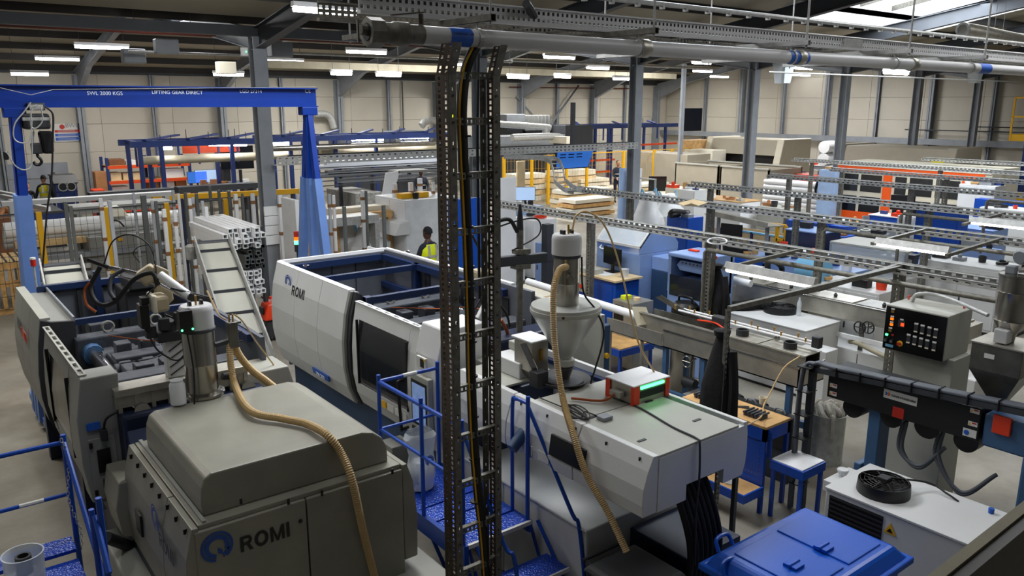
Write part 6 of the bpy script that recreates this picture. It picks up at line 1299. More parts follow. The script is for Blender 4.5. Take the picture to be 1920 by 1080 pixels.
B_('control_cabinet_body', M_().box((T2 - .02, y0 - .2, .1), (T2 + .5, y0 + 2.0, .62)), 'panel_white', t2, bev=.01); B_('cabinet_rail', M_().box((T2 - .05, y0 - .2, .78), (T2 + .0, y1 + .2, .84)), 'white', t2)
for k in range(3): B_('panel_seam', M_().box((T2 - .023, y0 + .1 + k * .65, .14), (T2 - .02, y0 + .11 + k * .65, .58)), 'charcoal', t2)
for px in (1612, 1628):
    q = Xp(px, 614, T2 - .1); B_('hand_wheel', M_().tube([(T2 - .1, q.y + .085 * math.cos(u), q.z + .085 * math.sin(u)) for u in [i * math.pi / 8 for i in range(17)]], .01, 6).tube([(T2 - .1, q.y, q.z - .085), (T2 - .1, q.y, q.z + .085)], .008, 6).tube([(T2 - .1, q.y - .085, q.z), (T2 - .1, q.y + .085, q.z)], .008, 6).tube([(T2 - .1, q.y, q.z), (T2, q.y, q.z)], .012, 6), 'black', t2, **SM)
for y in (y0 + .1, y0 + 1.4, y1): B_('leg', M_().box((T2 + .05, y, 0), (T2 + .1, y + .05, z1 - .24)), 'stainless_dark', t2)
B_('badge', M_().lathe([(.05, -.003), (.05, 0)], (T2 - .02, Xp(1502, 648, T2).y, .52), 18, axis='x'), 'label_white', t2)
S1('grey_hose', hose([(T2 + .1, y0 + 1.6, .7), (T2 - .05, y0 + 1.4, .75), (T2 - .1, y0 + 1.0, .68), (T2 - .05, y0 + .7, .62)], .035), 'insul', 'thick beige hose below the two handwheels', 'hose', (T2, y0 + 1.3, .65), **SM)

# ==== GENERIC LINE EQUIPMENT
HOSTS = []
def cabinet(name, label, cat, x, y, w_, d, h, m, top=None, doors=2, feet=.08, group=None, panel=None, z0=0):
    """x,y centre; w along y, d along x"""
    t = thing(name, label, cat, (x, y, z0), group)
    HOSTS.append((label, x, y, w_, d, h + (.025 if top else 0)))
    B_('body', M_().box((x - d / 2, y - w_ / 2, z0 + feet), (x + d / 2, y + w_ / 2, h)), m, t, bev=.012)
    B_('plinth', M_().box((x - d / 2 + .03, y - w_ / 2 + .03, z0), (x + d / 2 - .03, y + w_ / 2 - .03, z0 + feet)), 'steel_dark', t)
    if top: B_('top_plate', M_().box((x - d / 2 - .02, y - w_ / 2 - .02, h), (x + d / 2 + .02, y + w_ / 2 + .02, h + .025)), top, t, bev=.004)
    for k in range(doors):
        a = y - w_ / 2 + .03 + k * (w_ - .06) / doors; b = y - w_ / 2 + .03 + (k + 1) * (w_ - .06) / doors - .02
        dd_ = B_('door', M_().box((x - d / 2 - .012, a, z0 + feet + .05), (x - d / 2, b, h - .05)), panel or m, t, bev=.004)
        B_('door_handle', M_().box((x - d / 2 - .03, b - .06, (z0 + h) / 2 - .05), (x - d / 2 - .012, b - .04, (z0 + h) / 2 + .05)), 'steel_dark', dd_)
    return t
def at(px, py, z): q = Zp(px, py, z); return q.x, q.y
def cab_at(name, label, cat, px, py, z, w_, d, m, **k): x, y = at(px, py, z); return cabinet(name, label, cat, x, y, w_, d, z, m, **k)
# blue extruder body with dark opening (1425-1560, 480-520)
x, y = at(1492, 492, 1.15)
t = cabinet('haul_off', 'pale blue machine body with blue film and a dark window, under the nearest strip light', 'machine', x + .3, y, 2.4, .8, 1.15, 'machine_pale_blue', doors=3)
B_('dark_opening', M_().box((x - .13, y + .5, .75), (x - .115, y + .9, 1.05)), 'black', t)
hosething('black hose loop hanging on the pale blue machine under the rail', [Zp(1440, 510, 1.2), Zp(1440, 492, 1.5), Zp(1452, 490, 1.55), Zp(1465, 500, 1.3), Zp(1466, 515, 1.15)], .05, 0, 'rubber', 'vent_hose', 'hose')
S1('blue_film_roll', M_().lathe([(.05, -.25), (.2, -.24), (.2, .24), (.05, .25)], Zp(1525, 505, 1.36), 20, axis='y'), 'cyan_label', 'roll of light blue film on the pale blue machine body', 'roll', Zp(1525, 505, 1.16), **SM)
t = cab_at('stainless_tank', 'stainless box tank with a handle under the nearest strip light', 'tank', 1428, 530, 1.15, .9, .7, 'stainless_dull', doors=2)
t = cab_at('stainless_tank', 'long stainless box tank right of the strip light end', 'tank', 1488, 545, 1.15, 1.0, .7, 'stainless_dull', doors=2)
t = cab_at('machine_cabinet', 'white machine body with black knobs in front of the perforated post', 'machine', 1610, 532, 1.2, 1.2, .9, 'panel_white', doors=2)
t = cab_at('machine_cabinet', 'white flat topped machine right of the perforated post, cable on top', 'machine', 1820, 490, 1.25, 1.4, .9, 'panel_white', doors=2)
t = cab_at('concrete_trough', 'rough grey open trough behind the control cabinet', 'trough', 1840, 520, .95, 1.6, .6, 'panel_mid', doors=0)
# clear guarded machine
x, y = at(1640, 462, 1.45)
t = cabinet('guarded_machine', 'white machine with a clear box guard in front of the second strip light', 'machine', x + .2, y, 1.5, .9, .95, 'panel_white', doors=2)
for (dx, dy) in ((-.25, -.75), (.65, -.75), (-.25, .75), (.65, .75)): B_('guard_post', M_().box((x + dx - .02, y + dy - .02, .95), (x + dx + .02, y + dy + .02, 1.45)), 'steel_grey', t)
B_('guard_lid', M_().box((x - .27, y - .77, 1.45), (x + .67, y + .77, 1.48)), 'panel_grey', t); B_('guard_screen', M_().box((x - .26, y - .74, .96), (x - .255, y + .74, 1.45)), 'glass_clear', t)
B_('tool_head', M_().box((x - .05, y - .6, 1.0), (x + .3, y + .6, 1.25)), 'panel_white', t, bev=.02)
# conveyor with wood sides and blue film (1335-1490, 415-465)
x0_, y0_ = at(1340, 422, 1.0); x1_, y1_ = at(1490, 455, 1.0); xc = (x0_ + x1_) / 2
t = thing('board_conveyor', 'long conveyor table with chipboard side panels and blue film edge, centre right', 'conveyor', (xc, (y0_ + y1_) / 2, 0))
n = 6; dy = (y0_ - y1_) / n
for k in range(n):
    B_('side_board', M_().box((xc, y1_ + k * dy + .02, .62), (xc + .02, y1_ + (k + 1) * dy - .04, 1.0)), 'ply', t); B_('leg', M_().box((xc - .03, y1_ + k * dy - .03, 0), (xc + .03, y1_ + k * dy + .03, 1.03)), 'rack_blue', t)
B_('blue_edge', M_().box((xc - .03, y1_ + .1, 1.0), (xc + .04, y1_ + dy * 3.8, 1.04)), 'cyan_label', t); B_('bed', M_().box((xc + .02, y1_, .6), (xc + .6, y0_, .66)), 'steel_grey', t); B_('back_board', M_().box((xc + .6, y1_, .62), (xc + .62, y0_, 1.0)), 'ply', t)
B_('end_cheek', M_().box((xc - .05, y1_ - .06, .55), (xc + .6, y1_, 1.15)), 'panel_white', t)
# stainless slide above it
a, b = Zp(1338, 400, 1.6), Zp(1452, 425, 1.6)
t = thing('steel_chute', 'long pale steel chute lying along the second overhead rail', 'chute', a); B_('chute_floor', M_().bar(a, b, .5, .02), 'stainless_dull', t); B_('chute_lip', M_().bar(a + V((-.25, 0, .05)), b + V((-.25, 0, .05)), .02, .1), 'stainless_dull', t)
for q in (a.lerp(b, .1), a.lerp(b, .9)): B_('trestle_leg', M_().box(q + V((-.03, -.03, -1.6)), q + V((.03, .03, -.01))), 'steel_grey', t)
# yellow frame
t = thing('hoop_barrier', 'yellow steel hoop barrier behind the board conveyor', 'barrier', Zp(1465, 440, .6)); a, b = Zp(1442, 420, 1.3), Zp(1474, 424, 1.3)
for (p, q) in ((a, b), (b, b + V((0, 0, -.35))), (V((b.x, (a.y + b.y) / 2, b.z)), V((b.x, (a.y + b.y) / 2, .0))), (b + V((0, 0, -.35)), V((b.x, (a.y + b.y) / 2, b.z - .35)))): B_('frame_bar', M_().bar(p, q, .07, .07), 'yellow', t)
# blue machines line 2/3
t = cab_at('machine_cabinet', 'dark blue machine with a pale blue tilted top, right of the yellow frame', 'machine', 1525, 432, 1.3, .9, .8, 'navy_frame', doors=1, top='machine_pale_blue')
t = cab_at('parts_box', 'bright blue open crate left of the pipe elbow post', 'box', 1520, 414, 1.25, 1.0, .6, 'cab_blue', doors=0)
t = cab_at('parts_box', 'bright blue stacked crate right of the pipe elbow post', 'box', 1568, 420, 1.2, .8, .6, 'cab_blue', doors=0, group=None)
t = cab_at('tool_chest', 'blue drawer chest beneath the dark benches behind the pipe elbow', 'cabinet', 1575, 440, 1.0, .5, .5, 'cab_blue', doors=1)
t = cab_at('work_table', 'dark cluttered table right of the blue drawer chest', 'table', 1610, 437, 1.0, 1.2, .6, 'steel_dark', doors=0, top='steel_grey')
t = cab_at('machine_cabinet', 'bright blue open fronted cabinet below the third rail', 'cabinet', 1672, 405, 1.15, .95, .6, 'cab_blue', doors=1, top='white')
t = cab_at('switch_cabinet', 'light grey switch box with red buttons below the third rail', 'electrical box', 1706, 404, 1.35, .45, .35, 'panel_white', doors=1)
bx_, by_ = at(1706, 404, 1.35)
for k in range(3): B_('push_button', M_().lathe([(.04, -.03), (.04, 0)], (bx_ - .19, by_ + .12 - k * .12, .75), 10, axis='x'), ('orange_red', 'red', 'label_yellow')[k], t)
t = cab_at('tall_cabinet', 'tall bright blue cabinet left of the third strip light', 'cabinet', 1768, 395, 1.75, .95, .5, 'cab_blue', doors=1)
t = cab_at('haul_off', 'pale blue haul-off with rounded belts right of the tall blue cabinet', 'machine', 1830, 425, 1.3, 1.1, .8, 'machine_pale_blue', doors=2)
t = cab_at('machine_cabinet', 'white machine with a grey hatch at the right edge below the fourth rail', 'machine', 1895, 390, 1.45, 1.2, .8, 'panel_white', doors=1)
t = cab_at('wall_cabinet', 'bright blue panel box behind the right-hand white machine', 'cabinet', 1880, 375, 1.5, 1.3, .4, 'cab_blue', doors=1)
t = cab_at('machine_cabinet', 'pale blue machine body below the second strip light', 'machine', 1690, 488, 1.0, 1.6, .8, 'machine_pale_blue', doors=2)
t = cab_at('machine_cabinet', 'long pale blue machine body right of the second strip light', 'machine', 1800, 462, 1.0, 1.5, .7, 'machine_pale_blue', doors=2)
t = cab_at('tool_cabinet', 'bright blue cabinet with white dots left of the nearest strip light', 'cabinet', 1372, 478, 1.2, 1.1, .5, 'cab_blue', doors=1)
t = cab_at('machine_cabinet', 'grey blue boxed machine with the pipe run into it below the strip light', 'machine', 1400, 512, 1.05, .8, .7, 'machine_blue', doors=1)
t = cab_at('machine_cabinet', 'dark machine block behind the coat', 'machine', 1560, 455, 1.0, 1.0, .8, 'steel_dark', doors=1)
t = cab_at('white_table', 'white topped table below the pipe elbow', 'table', 1478, 472, .95, 1.6, .7, 'steel_grey', doors=0, top='white')
t = cab_at('white_table', 'white topped table below the third rail', 'table', 1640, 420, .9, 2.0, .6, 'steel_grey', doors=0, top='white')
t = cab_at('white_table', 'white topped bench with parts below the fourth rail', 'table', 1770, 372, 1.0, 3.0, .6, 'steel_grey', doors=0, top='pale_blue')
S1('white_cover', M_().lathe([(.3, 0), (.32, .2), (.22, .38), (.02, .42)], Zp(1730, 370, 1.02), 16), 'plastic_white', 'rounded white cover on the bench below the fourth rail', 'cover', Zp(1730, 370, 1.02), **SM)
monitor('monitor', 'dark monitor on the bench below the fourth rail', Zp(1780, 375, 1.03), .9, .4, math.radians(-60), 'black')
monitor('monitor', 'dark monitor at the right-hand machine below the orange machine', Zp(1690, 402, 1.2), .6, .4, math.radians(-60), 'black')
monitor('monitor', 'black monitor above the chipboard conveyor', Zp(1370, 456, 1.15), .5, .3, math.radians(-80), 'black')
# white pipe stack
sx, sy = at(1500, 405, .1)
for r in range(7):
    for c in range(3):
        S1('white_pipe', M_().tube([(sx + .2 * c, sy - 1.3, .14 + .185 * r), (sx + .2 * c, sy + 1.6, .14 + .185 * r)], .09, 12), 'white_profile', 'white plastic pipe in the stack left of the orange machine', 'pipe', (sx + .2 * c, sy, .14 + .185 * r), group='stacked white pipes left of the orange machine', **SM)
# cardboard on the second rail
S1('flattened_carton', M_().add([Zp(1271, 381, 2.42), Zp(1300, 374, 2.46), Zp(1327, 380, 2.42), Zp(1310, 386, 2.4), Zp(1296, 381, 2.45), Zp(1280, 386, 2.4)], [(0, 1, 2, 3, 4, 5)]), 'ply', 'flattened brown carton lying on the second overhead rail', 'carton', Zp(1300, 381, 2.4), solid=.01)
S1('coiled_cable', hose([Zp(1345 + 18 * math.cos(u), 452 + 6 * math.sin(u), 2.4 + .01 * u) for u in [i * .6 for i in range(40)]], .008, n=5), 'white', 'coil of white cable lying on the nearest overhead rail', 'cable', Zp(1345, 452, 2.4), **SM)
# blue hose machine & bags behind the second rail (1200-1300, 380-430)
t = cab_at('dryer_unit', 'blue dryer unit with black hoses beside the white sacks', 'machine', 1285, 405, 1.3, .7, .6, 'cab_blue', doors=1)
hosething('thick black hoses looping off the blue dryer unit', [Zp(1290, 398, 1.35), Zp(1262, 396, 1.6), Zp(1258, 405, 1.4), Zp(1275, 402, 1.3), Zp(1262, 414, 1.1), Zp(1268, 425, .9)], .06, 0, 'rubber', 'vent_hose', 'hose')
def sack(label, p, w_, h, seed, m='sheet'):
    random.seed(seed); mb = M_(); n = 16; p = V(p)
    for i in range(9):
        t = i / 8; r = w_ * (math.sin(math.pi * (.18 + .72 * t)) ** .5) * (1 if t < .7 else 1.1 - .5 * t)
        for k in range(n):
            a = 2 * math.pi * k / n; rr = r * (1 + random.uniform(-.1, .1) + .08 * math.sin(3 * a + seed)); mb.v.append((p.x + rr * math.cos(a), p.y + rr * math.sin(a), p.z + h * t + random.uniform(-.03, .03) * (i > 0)))
    for i in range(8):
        for k in range(n): a0 = i * n + k; a1 = i * n + (k + 1) % n; mb.f.append((a0, a1, a1 + n, a0 + n)); mb.m.append(0)
    mb.f += [tuple(range(n)), tuple(8 * n + k for k in range(n))]; mb.m += [0, 0]
    t = thing('bulk_bag', label, 'bag', p); B_('sack_body', mb, m, t, **SM); 
    for s in (-1, 1): B_('lifting_loop', hose([p + V((s * w_ * .5, -.1, h * .92)), p + V((s * w_ * .6, 0, h * 1.06)), p + V((s * w_ * .5, .1, h * .92))], .02, n=6), 'cyan_label', t)
a = at(1195, 432, 0); sack('white bulk bag beside the grey ladder frame, behind the second rail', (*at(1212, 480, 0), 0), .45, 1.75, 2)
sack('white bulk bag left of the blue dryer unit', (*at(1248, 458, 0), 0), .6, 1.5, 4)
pl = thing('foam_board', 'white foam boards with blue print leaning behind the perforated post', 'board', Zp(1175, 455, 0))
for k, (px, w_) in enumerate(((1166, .45), (1186, .5))):
    q = Zp(px, 450, 0); B_('board', M_().bar(q, q + V((.1, .05, 2.2)), w_, .05, up=(0, 1, 0)), 'pale_blue' if k == 0 else 'white', pl)
st_ = thing('ladder_frame', 'grey tubular frame standing beside the foam boards', 'frame', Zp(1210, 455, 0)); q = Zp(1208, 455, 0)
for dy in (-.35, .35): B_('upright', M_().tube([q + V((0, dy, 0)), q + V((0, dy, 1.95))], .03, 8), 'galv', st_)
for z in (1.0, 1.93): B_('crossbar', M_().tube([q + V((0, -.35, z)), q + V((0, .35, z))], .025, 8), 'galv', st_)
# second level: control box on posts near (1290, 500)
t = cab_at('switch_cabinet', 'light box with a red and yellow stop switch by the hanging pipe', 'electrical box', 1333, 500, 1.35, .35, .3, 'panel_white', doors=1)
# ==== GANTRY CRANE
GY = 11.6
gx0, gx1 = Yp(-6, 190, GY).x, Yp(592, 180, GY).x
gz1 = (Yp(590, 160, GY).z + Yp(0, 165, GY).z) / 2; gz0 = (Yp(590, 197, GY).z + Yp(60, 206, GY).z) / 2
gc = thing('gantry_crane', 'blue A-frame gantry crane with white lettering on its beam', 'crane', ((gx0 + gx1) / 2, GY, 0))
B_('beam_web', M_().box((gx0, GY - .01, gz0), (gx1, GY + .01, gz1)), 'gantry_blue', gc); B_('beam_flange', M_().box((gx0, GY - .08, gz1 - .015), (gx1, GY + .08, gz1)), 'gantry_blue', gc); B_('beam_flange', M_().box((gx0, GY - .08, gz0), (gx1, GY + .08, gz0 + .015)), 'gantry_blue', gc)
for (px, py, s, al) in ((163, 178, 'SWL 2000 KGS', 0), (284, 176, 'LIFTING GEAR DIRECT', 0), (449, 174, 'LGD 27314', 0), (571, 174, 'CE', 0)):
    q = Yp(px, py, GY); L_ = {163: 75, 284: 108, 449: 47, 571: 11}[px]; w_ = Yp(px + L_, py, GY).x - q.x
    text('lettering', s, w_ / (len(s) * .6), (q.x, GY - .013, q.z), (1, 0, 0), (0, 0, 1), 'letter_white', gc)
def leg(px0, py0, px1, py1, m0, m1, split, sp_, tk_):
    a = Yp(px0, py0, GY); b = Yp(px1, py1, GY)
    for dy in (-sp_, sp_, 0):
        bot = V((b.x + (.0), GY + dy * 1.0, .12)); t0 = V((a.x, GY + dy * .02, gz0 - .05)); mid = t0.lerp(bot, split)
        if dy == 0: bot = V((b.x, GY, .12)); mid = t0.lerp(bot, split)
        B_('leg_upper', M_().bar(t0, mid, .12 if dy == 0 else .08, tk_ * .9, up=(0, 1, 0)), m0, gc); B_('leg_lower', M_().bar(mid, bot, tk_, tk_, up=(0, 1, 0)), m1, gc)
    B_('foot_beam', M_().box((b.x - .05, GY - .85, .1), (b.x + .05, GY + .85, .2)), m1, gc)
    for dy in (-.8, .8): B_('castor', M_().lathe([(.09, -.03), (.09, .03)], (b.x, GY + dy, .09), 16, axis='x'), 'cast_light', gc)
    B_('head_bracket', M_().box((a.x - .12, GY - .09, gz0 - .12), (a.x + .12, GY + .09, gz0)), m0, gc, bev=.01)
leg(27, 215, 43, 500, 'gantry_blue', 'gantry_pale', .26, .25, .17); leg(577, 205, 588, 480, 'gantry_blue', 'gantry_pale', .26, .75, .12)
h = Yp(72, 232, GY)
hs = thing('chain_hoist', 'grey electric chain hoist with a hook and coiled cable hanging under the blue gantry beam', 'hoist', (h.x, GY, gz0))
f = lambda a, b, d=0: Yp(a, b, GY - d)
B_('trolley', M_().box(f(53, 207, .12) + V((0, 0, 0)), f(84, 193, .12) + V((0, .22, 0))), 'steel_dark', hs, bev=.01)
a, b = f(46, 243, .15), f(93, 213, .15); B_('hoist_body', M_().box((a.x, GY - .15, a.z), (b.x, GY + .12, b.z)), 'charcoal', hs, bev=.03)
B_('body_band', M_().box((a.x - .005, GY - .16, (a.z + b.z) / 2 + .01), (b.x + .005, GY + .13, (a.z + b.z) / 2 + .05)), 'galv', hs, bev=.005)
a, b = f(56, 206, .15), f(80, 196, .15); B_('badge_plate', M_().box((a.x, GY - .17, a.z), (b.x, GY - .15, b.z)), 'galv', hs)
a, b = f(79, 289, .12), f(101, 246, .12); B_('chain_bag', M_().hexa([(a.x + .02, GY - .1, a.z), (b.x - .02, GY - .1, a.z), (b.x - .02, GY + .06, a.z), (a.x + .02, GY + .06, a.z)], [(a.x, GY - .12, b.z), (b.x, GY - .12, b.z), (b.x, GY + .08, b.z), (a.x, GY + .08, b.z)]), 'cloth_black', hs, bev=.03)
for px in (64, 76):
    for k in range(9):
        q = f(px - 1, 247 + k * 2.4, .05); B_('chain_link', M_().tube([q + V((.009 * math.cos(u) * (k % 2), .009 * math.cos(u) * (1 - k % 2), .017 * math.sin(u))) for u in [i * math.pi / 4 for i in range(9)]], .004, 5), 'galv', hs)
a, b = f(61, 289, .08), f(79, 268, .08); B_('hook_block', M_().box((a.x, GY - .08, a.z), (b.x, GY + .02, b.z)), 'charcoal', hs, bev=.015)
pts = [f(px, py, .04) for px, py in ((70, 288), (71, 293), (76, 298), (78, 304), (73, 309), (66, 308), (63, 303))]; B_('hook', hose(pts, .018, n=8), 'black', hs, **SM)
for k, pts in enumerate((((58, 192), (45, 210), (28, 232), (26, 258), (40, 268), (56, 262), (60, 225)), ((70, 196), (60, 205), (58, 235), (68, 240), (80, 225), (76, 200)), ((85, 200), (98, 212), (100, 232), (99, 260), (97, 330), (88, 400), (80, 500)), ((58, 215), (60, 300), (50, 318), (30, 312), (14, 288), (10, 285)))):
    B_('hoist_cable', hose([f(p, r, .2) for p, r in pts], .012 if k == 2 else .008, n=6), 'rubber' if k == 2 else 'galv', hs, **SM)
B_('pendant_switch', M_().box(f(8, 300, .2), f(15, 284, .2) + V((0, .06, 0))), 'black', hs, bev=.008)
S1('guide_wire', M_().tube([Yp(-20, 160, GY - .15), Yp(58, 178, GY - .15), Yp(100, 168, GY - .15), Yp(592, 163, GY - .15)], .004, 5), 'galv', 'thin taut wire strung along the blue gantry beam', 'wire', Yp(58, 178, GY - .15))

# ==== INCLINED CONVEYORS
def conveyor(label, top, bot, w_, cleats):
    t = thing('inclined_conveyor', label, 'conveyor', (bot[0], bot[1], 0)); a, b = V(bot), V(top); d = (b - a).normalized(); s = d.cross(V((0, 0, 1))).normalized() * w_ / 2; n_ = s.cross(d).normalized() * -1
    if n_.z < 0: n_ = -n_
    B_('belt', M_().bar(a, b, w_, .05, up=(0, 0, 1)), 'panel_grey', t)
    for sg in (-1, 1): o = s * sg; B_('side_guard', M_().bar(a + o + n_ * .05, b + o + n_ * .05, .02, .22), 'galv', t); B_('side_rail', M_().tube([a + o * .92 + n_ * .04, b + o * .92 + n_ * .04], .015, 6), 'chrome', t)
    for k in range(cleats): q = a.lerp(b, (k + .5) / cleats); B_('cleat', M_().bar(q - s * .9 + n_ * .045, q + s * .9 + n_ * .045, .02, .04), 'steel_dark', t)
    B_('head_roller', M_().tube([b - s * 1.05, b + s * 1.05], .05, 12), 'steel_dark', t, **SM)
    B_('drive_motor', M_().lathe([(.08, -.1), (.08, .1), (.05, .13)], b - s * 1.3 - V((0, .05, .12)), 14), 'cast_light', t, **SM)
    for sg in (-1, 1):
        for f_ in (.25, .8): q = a.lerp(b, f_) + s * sg; B_('leg', M_().box((q.x - .025, q.y - .025, 0), (q.x + .025, q.y + .025, q.z - .03)), 'steel_grey', t)
    return t
ta, tb_ = Zp(365, 457, 1.95), Zp(428, 450, 1.95); tm = (ta + tb_) / 2
conveyor('steep grey cleated conveyor rising between the two moulding machines', (tm.x, tm.y, 1.93), (3.42, 9.5, .35), .52, 7)
ta, tb_ = Zp(80, 500, 1.95), Zp(148, 492, 1.95); tm = (ta + tb_) / 2
conveyor('short visible end of a grey cleated conveyor behind the nearest moulding machine', (tm.x, tm.y, 1.93), (tm.x - .1, 11.0, 1.3), .5, 4)
q = Yp(60, 505, 10.9)
sl = thing('signal_lamp', 'red signal lamp on a thin pole at the back corner of the nearest machine', 'lamp', (q.x, 10.7, 2.0)); B_('pole', M_().tube([(q.x, 10.7, 1.98), (q.x, 10.7, 2.25)], .012, 8), 'galv', sl); B_('red_lens', M_().lathe([(.03, 2.25), (.03, 2.33)], (q.x, 10.7, 0), 14), 'red', sl); B_('lamp_cap', M_().lathe([(.032, 2.33), (.03, 2.35)], (q.x, 10.7, 0), 14), 'label_white', sl)
q = Yp(556, 450, 12.2)
sl = thing('signal_tower', 'red amber green signal tower with green lit, left of the gantry leg', 'lamp', (q.x, 12.2, 0)); B_('pole', M_().tube([(q.x, 12.2, 0), (q.x, 12.2, Yp(556, 472, 12.2).z)], .015, 8), 'steel_dark', sl)
for (a_, b_, m_) in ((434, 444, 'label_red'), (444, 451, 'led_orange'), (451, 458, 'led_green'), (458, 472, 'charcoal')): B_('lamp_segment', M_().lathe([(.04, Yp(556, b_, 12.2).z), (.04, Yp(556, a_, 12.2).z)], (q.x, 12.2, 0), 14), m_, sl)
# orange scrubber
q = Zp(513, 636, 0)
vs = thing('floor_scrubber', 'orange and black floor cleaning machine behind the steep conveyor', 'cleaning machine', q)
B_('body', M_().hexa([q + V((-.2, -.2, .4)), q + V((.16, -.2, .4)), q + V((.16, .2, .4)), q + V((-.2, .2, .4))], [q + V((-.12, -.16, .68)), q + V((.12, -.16, .75)), q + V((.12, .16, .75)), q + V((-.12, .16, .68))]), 'orange_red', vs, bev=.03)
B_('base', M_().box(q + V((-.16, -.15, .08)), q + V((.25, .2, .4))), 'charcoal', vs, bev=.03); B_('filler_cap', M_().lathe([(.03, .74), (.03, .79)], q, 12), 'orange_red', vs); B_('control_panel', M_().box(q + V((-.19, -.1, .5)), q + V((-.165, .08, .62))), 'black', vs)
for dy in (-.14, .14): B_('wheel', M_().lathe([(.08, -.02), (.08, .02)], q + V((.1, dy, .08)), 16, axis='y'), 'rubber', vs)
for k in range(2):
    q = Zp(575 + 15 * k, 704 + 5 * k, .02); S1('fork_bar', M_().bar(q + V((-.12, -.04, .02)), q + V((.14, .05, .02)), .06, .03), 'steel_dark', 'dark steel bar on the floor under the white machine guard', 'bar', q, group='dark bars on the floor')

# ==== PALLETS, BOXES, FENCE (LEFT)
def pallet(name, label, x, y, z, w_, d, rz=0, group=None, cat='pallet'):
    t = thing(name, label, cat, (x, y, z), group)
    for k in range(7): B_('deck_board', M_().box((x - w_ / 2, y - d / 2 + k * d / 7 + .01, z + .115), (x + w_ / 2, y - d / 2 + (k + 1) * d / 7 - .03, z + .137)), 'pallet_wood', t)
    for k in range(3):
        xx = x - w_ / 2 + .05 + k * (w_ - .1) / 2
        B_('bearer', M_().box((xx - .05, y - d / 2, z + .02), (xx + .05, y + d / 2, z + .115)), 'pallet_wood', t); B_('foot_board', M_().box((xx - .05, y - d / 2, z), (xx + .05, y + d / 2, z + .02)), 'pallet_wood', t)
    return t
q = Zp(30, 588, 0)
cr = thing('slatted_crate', 'tall slatted wooden crate at the left edge behind the nearest machine', 'crate', (q.x, q.y + .4, 0))
cz = Yp(30, 490, q.y).z; x0_, x1_ = q.x - 1.1, Yp(72, 560, q.y).x; yy = q.y
for k in range(11):
    x = x0_ + k * (x1_ - x0_) / 10; B_('front_slat', M_().box((x, yy, .12), (x + .085, yy + .02, cz - .12)), 'pallet_wood', cr)
for z in (.0, .55, cz - .14): B_('cross_rail', M_().box((x0_, yy + .02, z), (x1_ + .1, yy + .05, z + .12)), 'pallet_wood', cr)
for k in range(12): x = x0_ + k * (x1_ + .1 - x0_) / 12; B_('top_slat', M_().box((x, yy, cz), (x + .09, yy + 1.1, cz + .02)), 'wood_pale', cr)
for k in range(8): B_('side_slat', M_().box((x1_ + .1, yy + .05 + k * .14, .1), (x1_ + .12, yy + .13 + k * .14, cz)), 'pallet_wood', cr)
q = Zp(-10, 432, .9); S1('cardboard_box', M_().hexa([q + V((-.8, 0, -.9)), q + V((.45, 0, -.9)), q + V((.45, 1, -.9)), q + V((-.8, 1, -.9))], [q + V((-.85, -.05, .3)), q + V((.5, -.05, .3)), q + V((.5, 1.05, .3)), q + V((-.85, 1.05, .3))]), 'card_dark', 'big brown cardboard bin at the left edge left of the gantry leg', 'box', q + V((0, 0, -.9)))
for k in range(3): qq = q + V((-.5 + .35 * k, .1 + .2 * k, .33)); S1('crumpled_paper', hose([qq, qq + V((.15, .1, .12)), qq + V((.3, -.05, .04))], .08, n=7), 'card', 'crumpled brown paper sticking out of the big cardboard bin', 'paper', qq, group='brown paper in the cardboard bin')
def mesh_fence(label, pts, h, m='yellow', step=.12, wire='steel_dark', pitch=None, z0=.1):
    t = thing('mesh_fence', label, 'fence', pts[0]); pts = [V(p) for p in pts]
    for p in pts: B_('fence_post', M_().box((p.x - .05, p.y - .05, 0), (p.x + .05, p.y + .05, h)), m, t)
    for a, b in zip(pts, pts[1:]):
        mb = M_(); L_ = (b - a).length; n = int(L_ / step)
        for i in range(1, n): q = a.lerp(b, i / n); mb.box((q.x - .003, q.y - .003, z0), (q.x + .003, q.y + .003, h - .03))
        for j in range(int((h - z0) / (step * 2.2)) + 1): z = z0 + j * step * 2.2; mb.bar((a.x, a.y, z), (b.x, b.y, z), .006)
        o = B_('mesh_panel', mb, wire, t); o['kind'] = 'stuff'; B_('top_rail', M_().bar((a.x, a.y, h - .02), (b.x, b.y, h - .02), .03), m if m == 'yellow' and wire != 'steel_dark' else 'steel_dark', t)
    return t
P_ = [Zp(70, 397, 2.0), Zp(198, 389, 2.0), Zp(312, 381, 2.0), Zp(423, 372, 2.0)]
yv = sum(p.y for p in P_) / 4
mesh_fence('dark wire mesh fence with yellow posts behind the nearest machine', [(-1.5, yv, 0)] + [(Yp(px, 400, yv).x, yv, 0) for px in (72, 198, 313, 424)], 2.0)
